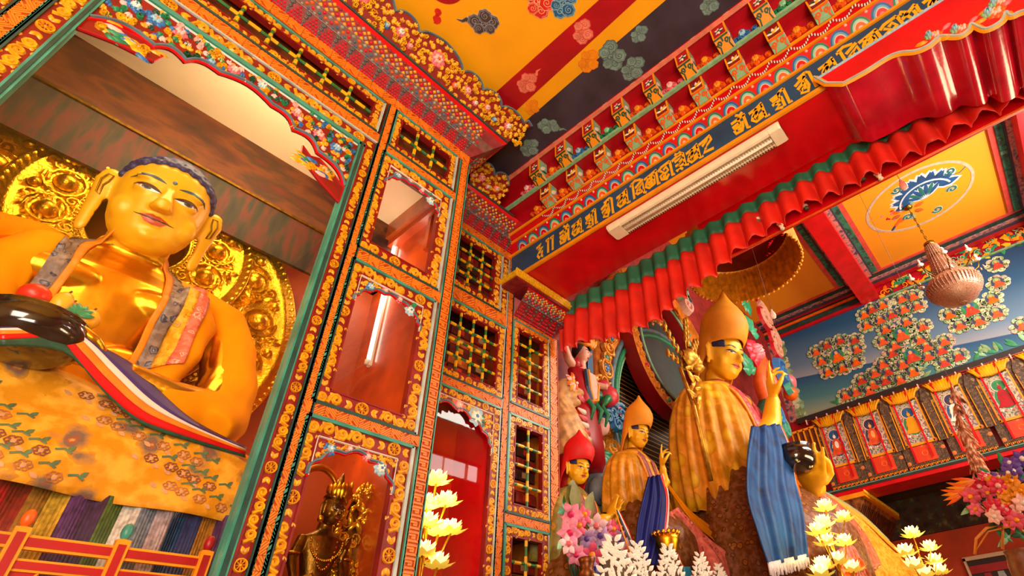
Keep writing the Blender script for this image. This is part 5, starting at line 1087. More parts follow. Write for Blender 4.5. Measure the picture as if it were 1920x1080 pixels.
def brocade(n, ground, cols, scale=9, rough=.45, sheen=.3, bump=.15, warp=.4):
    """woven flowers: voronoi rosettes on a ground cloth with weave noise"""
    if n in MATS: return MATS[n]
    m, nt, b = new_mat(n); N = nt.nodes; L = nt.links
    tc = N.new('ShaderNodeTexCoord'); nz = N.new('ShaderNodeTexNoise'); nz.inputs['Scale'].default_value = scale*1.7; nz.inputs['Detail'].default_value = 4
    L.new(tc.outputs['Object'], nz.inputs['Vector'])
    mx = N.new('ShaderNodeMix'); mx.data_type = 'VECTOR'; mx.inputs['Factor'].default_value = warp*.12; L.new(tc.outputs['Object'], mx.inputs[4]); L.new(nz.outputs['Color'], mx.inputs[5])
    vo = N.new('ShaderNodeTexVoronoi'); vo.inputs['Scale'].default_value = scale; L.new(mx.outputs[1], vo.inputs['Vector'])
    r = N.new('ShaderNodeValToRGB'); cr = r.color_ramp; st = [(0, cols[0]), (.1, cols[1]), (.2, cols[2]), (.30, cols[3 % len(cols)]), (.37, ground)]
    while len(cr.elements) < len(st): cr.elements.new(.5)
    for e, (p, c) in zip(cr.elements, st): e.position = p; e.color = lin(c)
    L.new(vo.outputs['Distance'], r.inputs['Fac'])
    r2 = N.new('ShaderNodeValToRGB'); e = r2.color_ramp.elements; e[0].position = .42; e[1].position = .62; e[0].color = lin(ground); e[1].color = (*[min(1, c*1.5+.03) for c in lin(ground)[:3]], 1); L.new(nz.outputs['Fac'], r2.inputs['Fac'])
    sel = N.new('ShaderNodeMath'); sel.operation = 'LESS_THAN'; sel.inputs[1].default_value = .36; L.new(vo.outputs['Distance'], sel.inputs[0])
    mc = N.new('ShaderNodeMix'); mc.data_type = 'RGBA'; L.new(sel.outputs[0], mc.inputs['Factor']); L.new(r2.outputs['Color'], mc.inputs[6]); L.new(r.outputs['Color'], mc.inputs[7]); L.new(mc.outputs[2], b.inputs['Base Color'])
    b.inputs['Roughness'].default_value = rough; b.inputs['Specular IOR Level'].default_value = .2
    bp = N.new('ShaderNodeBump'); bp.inputs['Strength'].default_value = bump; bp.inputs['Distance'].default_value = .02; L.new(nz.outputs['Fac'], bp.inputs['Height']); L.new(bp.outputs['Normal'], b.inputs['Normal'])
    MATS[n] = m; return m
def HM(loc, s, yaw, pitch, roll=0): return Matrix.Translation(V3(loc)) @ Matrix.Rotation(yaw, 4, 'Z') @ Matrix.Rotation(pitch, 4, 'X') @ Matrix.Rotation(roll, 4, 'Y') @ Matrix.Scale(s, 4)
SHAWL = mat('shawl_yellow', '#F29400', .85, 0, .12, 3, bump=.1, bs=30, spec=.1)
# ---------------------------------------------------------------- Buddha in the niche
BUD = thing('buddha_statue', 'gold seated Buddha with blue hair and yellow shawl in the glazed niche', 'statue', (.22, 3.65, 2.75))
MH = HM((.217, 3.65, 3.978), .658, -.061, .292, -.018)
mb = MB(); head_shape(mb, MH, GOLDF)
mb.loft(hrings([(2.85, .5, .26, .22, 3.72), (3.1, .40, .24, .22, 3.73), (3.35, .43, .25, .22, 3.71), (3.58, .53, .27, .22, 3.70), (3.72, .60, .25, .22, 3.72), (3.82, .56, .2, .22, 3.74), (3.89, .38, .17, .22, 3.74), (3.93, .2, .16, .22, 3.72), (4.0, .165, .155, .22, 3.69), (4.16, .16, .16, .21, 3.68)], 28), GOLD)
for z in (3.955, 4.005): mb.tube([(.22+.178*cos(q), 3.705+.162*sin(q), z) for q in [2*pi*i/20 for i in range(20)]], .016, GOLD, 6, closed=True)
for s in (-1, 1): mb.ball((.22+s*.24, 3.53, 3.60), (.24, .13, .105), GOLD, 14, 8); mb.ball((.22+s*.2, 3.52, 3.22), (.2, .1, .1), GOLD, 12, 8)
for s in (-1, 1):
    mb.loft(rings([(.22+s*.50, 3.74, 3.84), (.22+s*.62, 3.70, 3.66), (.22+s*.68, 3.6, 3.36), (.22+s*.62, 3.48, 3.12), (.22+s*.4, 3.36, 3.07), (.22+s*.18, 3.28, 3.08)], [.09, .12, .115, .10, .085, .065]), GOLD)
Mh = Matrix.Translation(V3((.30, 3.26, 3.10))) @ Matrix.Rotation(-pi/2, 4, 'Y') @ Matrix.Rotation(pi/2, 4, 'Z') @ Matrix.Scale(.36, 4); hand(mb, Mh, GOLD, (.25, .25, .25, .3), .2)
bod, BV = fuse(mb, .0105, 4, 'body', GOLD, BUD)
bod.data.materials.append(GOLDF)
lim = MH.inverted()
for p in bod.data.polygons:
    c = lim @ (p.center+V3(BUD.location))
    if c.z > -.02 and abs(c.x) < .7 or (c.z > -.35 and c.y < -.05 and False): p.material_index = 1
face_paint(BV, MH, bod)
mb = MB()                                                # hair cap with curls
def hz(ph): return .845-.22*(abs(ph)/(pi*.5))**2.2 if abs(ph) < pi*.55 else .5-.2*(abs(ph)-pi*.55)
def hp(ph, z, g): 
    for i in range(len(HEADSEC)-1):
        if HEADSEC[i][0] <= z <= HEADSEC[i+1][0]:
            t = (z-HEADSEC[i][0])/(HEADSEC[i+1][0]-HEADSEC[i][0]); rx = lerp(HEADSEC[i][1], HEADSEC[i+1][1], t); ry = lerp(HEADSEC[i][2], HEADSEC[i+1][2], t); cy = lerp(HEADSEC[i][4], HEADSEC[i+1][4], t)
            return MH @ V3(((rx+g)*sin(ph), cy-(ry+g)*cos(ph), z+g*.5))
    return MH @ V3((0, .02, 1+g))
for i in range(44):
    ph = -pi+2*pi*i/44
    for k in range(9):
        z0 = hz(ph); z = min(.985, z0+(k+.3*(i % 2))*.062)
        if z0+(k+.3*(i % 2))*.062 > 1.0: continue
        mb.ball(hp(ph, z, .002), .026, HAIRB, 7, 5)
mb.ball(MH @ V3((0, .08, .93)), (.12, .13, .11), HAIRB, 14, 8); mb.ball(MH @ V3((0, .05, .8)), (.215, .24, .13), HAIRB, 16, 10)
fuse(mb, .0085, 1, 'hair', HAIRB, BUD)
mb = MB()
for s in (-1, 1):
    mb = MB()
    for pts in ([(.41, .62), (.45, .62), (.475, .55), (.46, .42), (.43, .40), (.44, .5), (.42, .55)],): mb.tube([MH @ V3((s*a, -.04, b)) for a, b in pts], .005, GOLDD, 5, closed=True)
    mb.build('ear_relief', bod)

# robe
mb = MB()
for s in (-1, 1):
    X = lambda a: .22+s*a
    mb.loft(rings([(X(.22), 3.80, 3.93), (X(.42), 3.76, 3.91), (X(.60), 3.72, 3.80), (X(.70), 3.68, 3.58), (X(.74), 3.60, 3.30), (X(.70), 3.50, 3.05), (X(.6), 3.42, 2.95)], [(.09, .05), (.13, .07), (.15, .13), (.155, .15), (.165, .16), (.18, .16), (.2, .12)]), SHAWL)
    mb.loft(rings([(X(.72), 3.5, 3.08), (X(.5), 3.4, 3.04), (X(.34), 3.33, 3.03)], [.15, .12, .08]), SHAWL)
    mb.ball((X(.5), 3.62, 2.86), (.60, .28, .12), SHAWL, 22, 10)
    mb.loft(rings([(X(.36), 3.56, 3.80), (X(.42), 3.50, 3.6), (X(.40), 3.46, 3.35), (X(.33), 3.44, 3.1)], [(.12, .07), (.13, .08), (.13, .08), (.14, .08)]), SHAWL)
rob, BR = fuse(mb, .015, 5, 'shawl', SHAWL, BUD)
bm = bmesh.new(); bm.from_mesh(rob.data)                 # drape folds
for q in bm.verts:
    w = q.co+V3(BUD.location); a = w.x-.22; f = sin(14*(w.z-.7*abs(a)+.5*w.y))+.6*sin(23*(w.z*.6+abs(a)))
    k = min(1, max(0, (3.75-w.z)*2)); q.co += V3((q.co.x, q.co.y-.3, 0)).normalized()*f*.009*k
bm.to_mesh(rob.data); bm.free()
BRBL = brocade('blue_grey_brocade', '#7A6A60', ('#D8C8B0', '#3A4258', '#8A8694', '#26304A'), 14, .4); BRPK = brocade('pink_brocade', '#D8604A', ('#F4E8D8', '#F0A898', '#C02A28', '#F4C8A8'), 20, .4)
OR2 = mat('piping_orange', '#F08A0C', .55, 0, .15, 8)
def P3(l): return [V3(p) for p in l]
BANDS = [('neckline_edge', OR2, 0), ('brocade_band', BRBL, 1), ('yellow_band', brocade('yellow_brocade', '#E09A18', ('#F4D070', '#8A8030', '#F0B030', '#C07A10'), 16), 2), ('pink_band', BRPK, 3)]
E_ = BUDE
for nm, m, k in BANDS:
    snapband((BR, BV), [E_[k], E_[k+1]], m, nm, BUD, .012+.002*k, .008)
    mir = lambda r: [V3((.44-p[0], p[1], p[2])) for p in r]
    if k < 2: snapband((BR, BV), [mir(E_[k]), mir(E_[k+1])], m, nm, BUD, .012+.002*k, .008)
# ---------------------------------------------------------------- golden halo
HAL = thing('golden_aureole', 'embossed golden aureole of two overlapping rings behind the Buddha', 'halo', (.2, 4.02, 2.8))
FA = lambda y: frame((0, y, 0), (1, 0, 0), (0, 0, 1))
def halo_ring(name, cx, cz, R0, R1, y, seed, nb):
    F = FA(y); mb = MB(); n = 96
    def ring(r, h): return [F(cx+r*cos(2*pi*i/n), cz+r*sin(2*pi*i/n), h) for i in range(n)]
    w = R1-R0; rr = [ring(R0, -.03), ring(R0, .03), ring(R0+.03*w, .04), ring(R0+.06*w, .015), ring(R1-.2*w, .015), ring(R1-.17*w, .035), ring(R1-.14*w, .015), ring(R1-.02*w, .03), ring(R1, .02), ring(R1, -.03)]
    mb.loft(rr, GOLDB, True, False); o = mb.build(name, HAL)
    mb = MB(); R_ = random.Random(seed); P = lambda r, a: (cx+r*cos(a), cz+r*sin(a))
    for k in range(nb):
        a = 2*pi*(k+.5)/nb; rm = R0+.42*w; x, z = P(rm, a); mb.dome(F, x, z, w*.15, GOLDB, w*.15, 12, .02); mb.ribbon(F, spiral(x, z, w*.27, a, 1.1, 1 if k % 2 else -1, 14, .75), w*.035, GOLDB, .035)
        x2, z2 = P(R0+.66*w, a+pi/nb*.8); mb.dome(F, x2, z2, w*.085, GOLDB, w*.09, 9, .02)
        for q in range(4): mb.leaf(F, *P(R0+.25*w+R_.uniform(0, .4)*w, a+pi/nb+R_.uniform(-.08, .08)), R_.uniform(0, 6.3), w*.3, w*.13, GOLDB, .03, .01)
        for q in range(3): mb.ribbon(F, spiral(*P(R0+(.2+.22*q)*w, a+pi/nb*(1+.2*q)), w*.1, R_.uniform(0, 6), 1.3, 1, 10), w*.03, GOLDB, .03)
    m_ = int(2*pi*R1/.055)
    for k in range(m_):
        a = 2*pi*k/m_; x, z = P(R1-.08*w, a); mb.leaf(F, x, z, a+.9, .05, .035, GOLDB, .03, .015); x, z = P(R0+.1*w, a); mb.ribbon(F, ell(x, z, .018, .018, 7), .005, GOLDB, .025, True)
    mb.build('relief', o)
halo_ring('body_ring', .2, 3.9, .70, 1.17, 4.0, 3, 16); halo_ring('head_ring', .2, 4.33, .28, .70, 3.94, 5, 12)
# ---------------------------------------------------------------- lap cloth, throne drape, fence, bowl
BRG = brocade('gold_floral_brocade', '#DC9216', ('#E8C06A', '#A85A3A', '#7A6A5A', '#C88A3A'), 7, .4, .3, .5, .7)
t = thing('throne_drape', 'gold floral brocade hanging over the throne front below the Buddha', 'cloth', (.3, 3.25, 2.6)); mb = MB(); RR = []
for k in range(15):
    s = k/14; row = []
    for i in range(90):
        x = lerp(-1.2, 1.12, i/89); zt = 3.05-.04*abs(x-.2)-.22*max(0, (x-.2))**1.3-.22*max(0, (-.1-x))**1.3; z = lerp(zt, 2.47, s)
        fold = .035*sin(x*9+3*s)*s+.03*sin(5*(z*1.3-.8*abs(x-.3))+1)*(1-.3*s)+.018*sin(16*(z+.25*x))*(1-s)
        row.append(V3((x, 3.22+.20*(1-s)**2*(1-.3)+fold, z)))
    RR.append(row)
mb.loft(RR, BRG, False, False); mb.build('cloth', t, .006)
mb = MB(); Fd = lambda a, b, h=0: V3((a, 3.205+.035*sin(a*9+3*(3-b)*1.7)*.8-h, b))
RO1, RO2 = mat('rosette_brown', '#8A4A34', .5, 0, .2, 20), mat('rosette_tan', '#DCA070', .5, 0, .15, 20); RO3 = mat('rosette_green', '#5A7A54', .5, 0, .2, 20)
for k in range(46):
    a = -.4+1.45*((k*.618) % 1)+.03*sin(k*3); b = 2.50+.5*((k*.7549+.2) % 1)
    if b > 3.0-.3*max(0, a-.2): continue
    def Fs(q, r, h=0, a=a, b=b):
        s = (3.05-r)/.58; z = r; x = q; zt = 3.05-.04*abs(x-.2)-.22*max(0, (x-.2))**1.3-.22*max(0, (-.1-x))**1.3; s = max(0, min(1, (zt-z)/(zt-2.47)))
        return V3((x, 3.22+.14*(1-s)**2+.035*sin(x*9+3*s)*s+.03*sin(5*(z*1.3-.8*abs(x-.3))+1)*(1-.3*s)+.018*sin(16*(z+.25*x))*(1-s)-.007-h*.3, z))
    for i in range(6): q = 2*pi*i/6; mb.ribbon(Fs, ell(a+.019*cos(q), b+.014*sin(q), .011, .009, 6), .0032, (RO1, mat('rosette_rust', '#B87038', .5, 0, .2, 20))[k % 2], .003, True)
    mb.dome(Fs, a, b, .012, RO2, .008, 7); mb.ribbon(Fs, [(a+.04, b+.02), (a+.07, b+.03), (a+.1, b+.015)], .005, RO3, .003); mb.leaf(Fs, a+.08, b+.02, .9, .04, .02, RO3, .003); mb.leaf(Fs, a-.05, b-.02, 2.6, .04, .02, RO2, .003)
mb.build('woven_flowers', t)
t = thing('rainbow_cloth', 'silk cloth of many coloured vertical stripes hanging behind the little railing', 'cloth', (.5, 3.22, 2.2)); mb = MB()
cols = ['#C89A28', '#D8C070', '#5A3C6A', '#6C4A7A', '#4A5A30', '#7A8A40', '#C8C0B0', '#8A7A80', '#A09090', '#0E6A70', '#2A2A70', '#C87880', '#B01420', '#8A2418', '#9A6A20', '#C8A030', '#52306A', '#3E2A50', '#4A6A30', '#D8D4CC', '#7A8AA0', '#B8A8B0', '#0E4A78', '#2A3A6A', '#A87020', '#503060']
n = 130
for i in range(n):
    x0, x1 = lerp(-.6, 1.1, i/n), lerp(-.6, 1.1, (i+1)/n); m = mat('stripe_'+cols[(i//5) % 26][1:], cols[(i//5) % 26], .45, 0, .3, 40, bump=.15, bs=120, spec=.5)
    f = lambda x, s: 3.25+.022*sin(x*22)*(.4+s)+.012*sin(x*51)
    mb.add([(x, f(x, s), lerp(2.50, 1.9, s)) for s in (0, .5, 1) for x in (x0, x1)], [(0, 1, 3, 2), (2, 3, 5, 4)], m, True)
mb.build('striped_silk', t, .004)
t = thing('altar_railing', 'low red and gold railing along the bottom of the niche', 'railing', (.3, 3.1, 1.8)); FR = lambda y: frame((0, y, 0), (1, 0, 0), (0, 0, 1)); F = FR(3.10)
def bar(mb, a, b, w, d=.02): 
    mb.ribbon(F, [a, b], w, YELD, d, flat=True); mb.ribbon(F, [a, b], w*.6, CRED, d*.25, h0=d, flat=True)
for nm, za, zb in (('top_rail', 2.245, 2.24), ('lower_rail', 2.165, 2.16)): mb = MB(); bar(mb, (-.54, za), (.985, zb), .026 if nm == 'top_rail' else .022); mb.build(nm, t)
mb = MB(); bar(mb, (-.54, 1.85), (.985, 1.85), .026); mb.build('lower_rail', t)
for k, x in enumerate((.985, .66, .335, .01, -.315)):
    mb = MB(); mb.ribbon(F, [(x, 1.8), (x, 2.29)], .025, YELD, .035, flat=True); mb.ribbon(F, [(x, 1.8), (x, 2.27)], .014, CRED, .005, h0=.035, flat=True); p = mb.build('post', t)
    mb = MB(); mb.ball((x, 3.085, 2.325), (.022, .022, .035), (CRED, TEAL, ORANGE, TEAL, CRED)[k], 10, 7); mb.ball((x, 3.085, 2.285), (.027, .02, .012), YELD, 10, 5); mb.build('finial', p)
    mb = MB()
    for s in (-1, 1):
        mb.shape(F, [(x+s*.025, 2.14), (x+s*.11, 2.14), (x+s*.09, 2.11), (x+s*.1, 2.08), (x+s*.06, 2.07), (x+s*.055, 2.03), (x+s*.025, 2.0)], CRED, .012); mb.ribbon(F, [(x+s*.11, 2.14), (x+s*.09, 2.11), (x+s*.1, 2.08), (x+s*.06, 2.07), (x+s*.055, 2.03), (x+s*.025, 2.0)], .009, YELD, .016)
    mb.build('bracket', p)
t = thing('alms_bowl', 'large black bowl of fruit on the Buddha lap', 'bowl', (.03, 3.24, 3.0)); mb = MB(); cxy = (.015, 3.235)
def lathe2(mb, c, prof, m, n=28): mb.loft([[V3((c[0]+r*cos(2*pi*i/n), c[1]+r*sin(2*pi*i/n), z)) for i in range(n)] for r, z in prof], m)
lathe2(mb, cxy, [(r_*.93, z_-.165) for r_, z_ in ((.06, 3.15), (.15, 3.165), (.215, 3.21), (.238, 3.265), (.228, 3.315), (.205, 3.342), (.212, 3.35), (.205, 3.356), (.19, 3.345), (.18, 3.29), (.05, 3.26))], mat('black_lacquer_bowl', '#1C1410', .12, 0, .2, 5, spec=.8, coat=.5)); mb.build('bowl_body', t)
for nm, l, c, p, r, g in (('apple', 'red apple at the left of the fruit bowl', '#E02818', (-.02, 3.17, 3.38), (.062, .062, .055), None), ('mango', 'yellow mango standing in the middle of the fruit bowl', '#F0B028', (.075, 3.16, 3.385), (.042, .042, .06), 'mangoes in the bowl'), ('mango', 'yellow mango leaning at the right of the fruit bowl', '#F0A818', (.19, 3.20, 3.37), (.05, .045, .055), 'mangoes in the bowl'), ('peach', 'reddish peach tucked behind the middle mango', '#C8502A', (.11, 3.24, 3.40), (.05, .05, .05), None)):
    p = (p[0]-.02, p[1], p[2]-.12); mb = MB(); mb.ball(p, r, mat('fruit_'+c[1:], c, .35, 0, .15, 14), 14, 9); q = thing(nm, l, 'fruit', p, g); mb.build('flesh', q); mb = MB(); mb.tube([(p[0], p[1], p[2]+r[2]*.9), (p[0]+.008, p[1], p[2]+r[2]+.015)], .005, BROWN, 5); mb.build('stem', q)
mb = MB()
for k in range(7): a = .2+k*.5; mb.leaf(frame((.12, 3.14, 3.23), (1, 0, 0), (0, .3, 1)), 0, 0, a, .07, .035, GREEN, .01)
tag(mb.build('leaf_sprig'), 'small green leaf sprig beside the mango in the bowl', 'leaves')
LC = [('lap_cloth_white', mat('piping_white', '#F0E0D0', .6, 0, .05), 1), ]
t = thing('lap_cloth', 'striped lap cloth with orange, white, red and green edges sweeping over the Buddha knees', 'cloth', (.3, 3.25, 3.0))
for nm, m, a, b in (('purple_panel', mat('purple_silk', '#3E2A6E', .45, 0, .25, 4), 3, 4), ('white_edge', mat('piping_white', '#F0E0D0', .6, 0, .05), 2, 3), ('orange_edge', OR2, 1, 2), ('red_stripes', RED, 0, 1), ('green_edge', DGREEN, 5, 0)):
    snapband(None, [LAPE[a], LAPE[b]], m, nm, t, 0, .008)
# lamp tube inside the case
t = thing('tube_lamp', 'white vertical strip light in the back corner of the case', 'lamp', (1.985, 4.0, 4.2)); mb = MB(); mb.tube([(1.985, 3.985, 4.12), (1.985, 3.985, 5.62)], .011, mat('lamp_tube', '#FFFFFF', .4, 0, 0, emit=7, ecol='#FFF0D8'), 10); mb.build('tube', t)
for z in (4.09, 5.62): mb = MB(); mb.tube([(1.985, 3.985, z), (1.985, 3.985, z+.04)], .022, WHITE, 10); mb.build('cap', t)
mb = MB(); mb.box((2.0, 3.96, 4.08), (2.02, 4.01, 5.67), WHITE); mb.build('batten', t)
# ================================================================ altar: throne back, statues, offerings
WOODG = mat('gilt_wood', '#D8781A', .4, .15, .3, 9, bump=.5, bs=16); WOODG2 = mat('gilt_wood_light', '#F0A034', .38, .2, .25, 14)
WAVEM = ramp_mat('gold_wave_lines', [(0, '#140C06'), (.86, '#1A0E06'), (.93, '#A87A2C'), (1, '#C8983C')], 'wave', 2.3, .5, dist=2.6, stretch=(.4, .4, 1.7))
MATS['gold_wave_lines'].node_tree.nodes['Wave Texture'].bands_direction = 'Z'
CRIM = mat('deep_crimson', '#A00A14', .45, 0, .15, 3)
t = thing('carved_throne', 'carved gilded throne back with two round openings behind the large statue', 'throne', (8.0, 4.4, 2.0))
def elring(cx, cz, rx, rz, y, n=64): return [V3((cx+rx*cos(2*pi*i/n), y, cz+rz*sin(2*pi*i/n))) for i in range(n)]
mb = MB(); n = 64
out = []
for i in range(n):
    a = 2*pi*i/n; x = 8.05+2.35*cos(a)*(1 if sin(a) > -.2 else 1.0); z = 5.3+3.3*max(sin(a), -1); out.append(V3((8.05+2.38*(abs(cos(a))**.8)*(1 if cos(a) > 0 else -1), 4.32, 5.2+(3.6*sin(a) if sin(a) > 0 else 3.2*sin(a)))))
inn = elring(8.05, 5.15, 1.92, 2.05, 4.32); innb = elring(8.05, 5.15, 1.92, 2.05, 4.55)
mb.loft([[V3((p.x, 4.5, p.z)) for p in out], out, inn], WOODG, True, False); mb.loft([inn, innb], CRIM, True, False); ob = mb.build('carved_frame', t)
mb = MB(); mb.poly(elring(8.05, 5.15, 2.0, 2.1, 4.53), WAVEM); mb.build('wave_panel', t, label='dark panel with wavy gold lines')
mb = MB(); mb.tube(elring(8.05, 5.15, 1.95, 2.08, 4.31), .05, GREEN, 8, closed=True); mb.tube(elring(8.05, 5.15, 2.06, 2.19, 4.31), .05, BGREY, 8, closed=True); mb.tube(elring(8.05, 5.15, 1.86, 1.99, 4.34), .03, LGREEN, 6, closed=True); mb.build('green_edge', t)
def ontof(mb, cx, cz, rx, rz, y, a0, a1, nn, sz, seed):
    F = frame((0, y, 0), (1, 0, 0), (0, 0, 1)); R = random.Random(seed); J = [(TEAL, .8), (CRED, .7), (FBLUE, .8)]
    for k in range(nn):
        a = lerp(a0, a1, (k+.5)/nn); x, z = cx+rx*cos(a), cz+rz*sin(a)
        if k % 2 == 0: mb.ribbon(F, ell(x, z, sz*.62, sz*.8, 14), sz*.16, WOODG2, .05, True); mb.dome(F, x, z, sz*.48, J[(k//2) % 3][0], .07, 10)
        else: mb.ribbon(F, spiral(x, z, sz*.75, a, 1.3, 1, 14), sz*.17, WOODG2, .06)
        for q in range(4): mb.leaf(F, x+R.uniform(-1, 1)*sz, z+R.uniform(-1, 1)*sz, R.uniform(0, 6), sz*.9, sz*.4, WOODG2, .04)
mb = MB(); ontof(mb, 8.05, 5.2, 2.2, 2.75, 4.30, pi*.42, pi*1.25, 17, .2, 3); ontof(mb, 8.05, 5.2, 2.26, 2.45, 4.30, pi*.5, pi*1.2, 22, .12, 4); mb.build('frame_carving', t)
hx, hz_, yF = 7.62, 6.82, 4.06
mb = MB(); A = [elring(hx, hz_, 1.22, 1.34, y) for y in (4.33, yF)]; B = [elring(hx, hz_, .93, 1.05, y) for y in (yF, 4.30)]
mb.loft(A, CRIM, True, False); mb.loft([A[1], B[0]], WOODG, True, False); mb.loft(B, CRIM, True, False); hr = mb.build('head_ring', t)
mb = MB(); mb.poly(elring(hx, hz_, .95, 1.07, 4.29), mat('dark_green_black', '#20302C', .5, 0, .3, 2)); mb.build('ring_panel', hr)
mb = MB(); mb.tube(elring(hx, hz_, .95, 1.07, yF-.01), .026, LGREEN, 6, closed=True); mb.tube(elring(hx, hz_, 1.0, 1.12, yF-.01), .022, NAVY, 6, closed=True)
F = frame((0, yF, 0), (1, 0, 0), (0, 0, 1))
for k in range(40): a = 2*pi*k/40; mb.ribbon(F, spiral(hx+1.1*cos(a), hz_+1.22*sin(a), .075, a, 1.2, (-1)**k, 10), .02, WOODG2, .03)
for k in range(10): a = 2*pi*k/10; mb.dome(F, hx+1.1*cos(a), hz_+1.22*sin(a), .055, (CRED, TEAL, FBLUE)[k % 3], .05, 9)
mb.build('ring_carving', hr)
mb = MB(); mb.box((4.2, 3.9, 0), (12.6, 4.5, 2.3), CRIM); mb.build('plinth', t)
# --- wings of the throne back: leaves, trunk, fruit
W = PT['RW']
def leaf3(mb, p, sz, m, yaw=0, n=5):
    F = frame(p, (1, 0, 0), (0, 0, 1))
    for k in range(n): mb.leaf(F, 0, 0, yaw+(k-(n-1)/2)*.62, sz*(1-.12*abs(k-(n-1)/2)), sz*.42, m, sz*.18)
t2 = thing('carved_foliage', 'painted carved foliage with orange trunk and fruit on the throne side, right of the large statue', 'carving', (11, 3.6, 5.0)); mb = MB()
mb.tube([W['leaf5'], W['tr3'], W['tr4'], W['tr0'], W['tr1'], W['tr2'], W['leaf3']], [.14, .15, .14, .13, .13, .12, .08], mat('trunk_orange', '#E05A1E', .45, 0, .2, 6), 10); mb.tube([(10.2, 3.7, 5.0), (10.2, 3.7, 6.0), W['tr3']], .2, DGREEN, 8); mb.build('trunk', t2)
mb = MB()
for k, nm in enumerate(('leaf1', 'leaf2', 'leaf3', 'leaf4', 'leaf5', 'leaf6')): leaf3(mb, W[nm], .5 if k < 4 else .42, GREEN if k % 2 else mat('leaf_bright', '#2FA074', .45, 0, .2, 9), 1.2+k*.8)
mb.build('leaves', t2)
mb = MB()
for nm in ('blue1', 'blue2', 'blue3'): Fk = frame(W[nm], (1, 0, 0), (0, 0, 1)); mb.ribbon(Fk, spiral(0, 0, .34, 1, 1.4, 1, 18), .1, FBLUE, .14); mb.ribbon(Fk, spiral(.2, -.3, .26, 3, 1.2, -1, 14), .09, TEAL, .12)
mb.build('blue_scrolls', t2)
mb = MB(); Fk = frame(W['flower'], (1, 0, 0), (0, 0, 1)); flower(mb, Fk, 0, 0, .36, mat('rose_red', '#D8203C', .4, 0, .15, 6), PINK, LPINK, .2); mb.ball(W['fruit'], .2, PINK, 12, 8); mb.ball(V3(W['fruit'])+V3((-.1, 0, -.35)), .17, ORANGE, 12, 8); mb.build('rose', t2)
mb = MB(); PKB = mat('curl_pink', '#D89C84', .45, 0, .15, 6)
for nm, r in (('curl1', .42), ('curl2', .36), ('curl3', .3)): Fk = frame(W[nm], (1, 0, 0), (0, 0, 1)); mb.ribbon(Fk, spiral(0, 0, r, 2, 1.5, -1, 22, .1), .085, PKB, .12); mb.ribbon(Fk, spiral(0, 0, r*1.15, 2, 1.1, -1, 18, .5), .05, CRED, .08)
mb.build('scroll_curl', t2)
t2 = thing('cloud_carving', 'carved green and white scrolling cloud at the top of the throne back', 'carving', (8.0, 3.7, 7.9)); mb = MB()
for nm, m, r in (('curlL', LPINK, .23), ('curlG', LGREEN, .26)): Fk = frame(V3(W[nm])+V3((0, .35, 0)), (1, 0, 0), (0, 0, 1)); mb.ribbon(Fk, spiral(0, 0, r, 2.6, 1.7, -1, 24, .1), .07, m, .12); mb.ribbon(Fk, [(.2, .1), (-.1, .35), (-.5, .3), (-.7, .05)], [.1, .13, .12, .04], (BGREY, GREEN)[m is LGREEN], .12)
mb.build('scrolls', t2)
# --- left wing: attendant, lion, fruit, elephant
LW = PT['LW']; g = lambda k: V3(LW[k])
t2 = thing('attendant_carving', 'carved attendant in a red vest raising one arm, left of the throne back', 'carving', tuple(g('hip')))
mb = MB(); mb.ball(g('head'), (.105, .115, .14), SKINP, 14, 9); mb.loft(rings([g('head')-V3((0, 0, .08)), g('neck'), g('neck')-V3((0, 0, .1))], [.05, .055, .08]), SKINP)
mb.loft(hrings([(g('neck').z-.03, .08, .07, g('neck').x, 4.15), (g('neck').z-.1, .2, .1, g('neck').x-.02, 4.15), (g('neck').z-.28, .17, .11, g('neck').x+.02, 4.14), (g('neck').z-.48, .13, .1, g('neck').x+.03, 4.14)], 18), SKINP)
mb.loft(rings([g('neck')+V3((-.13, 0, -.07)), g('elbow')+V3((0, 0, -.05)), g('hand')], [.075, .062, .045]), SKINP); mb.ball(g('hand')+V3((-.01, 0, .05)), (.05, .04, .07), SKINP); mb.loft(rings([g('neck')+V3((.18, 0, -.1)), g('sash')+V3((-.1, -.05, -.08)), g('sash')+V3((0, -.18, -.12))], [.07, .055, .04]), SKINP)
mb.ball(g('head')+V3((.07, -.1, -.01)), (.022, .035, .03), SKINP); mb.ball(g('head')+V3((-.08, .0, -.02)), (.02, .03, .06), SKINP)
bo, bv = fuse(mb, .012, 3, 'body', SKINP, t2)
Ma = HM(g('head')+V3((.01, 0, -.14)), .28, .35, .1)
for s in (-1, 1): drape(bv, Ma, [(stroke([(s*(.05+.24*q/6), .62+.05*sin(pi*q/6)) for q in range(7)], .016), BLACK), (ell(s*.16, .5, .075, .03, 10), EYEW), (ell(s*.16, .5, .035, .03, 8), BLACK)], None, 'eye', bo, .004)
drape(bv, Ma, [(ell(0, .24, .11, .035, 10), LIPS)], None, 'lips', bo, .004)
mb = MB(); mb.ball(g('head')+V3((-.03, .03, .05)), (.11, .11, .12), BLACK, 12, 8); mb.build('hair', t2)
mb = MB(); q = g('crown')
for k in range(5): mb.leaf(frame(q+V3((-.02+.03*k, -.07, -.02)), (1, 0, 0), (0, 0, 1)), 0, 0, 1.9-.2*k, .2, .07, YELD, .03)
mb.tube([q+V3((-.16, .0, -.02)), q+V3((-.02, -.1, -.03)), q+V3((.12, -.02, .0))], .025, YELD, 8); mb.build('crown', t2)
mb = MB(); c = g('neck')
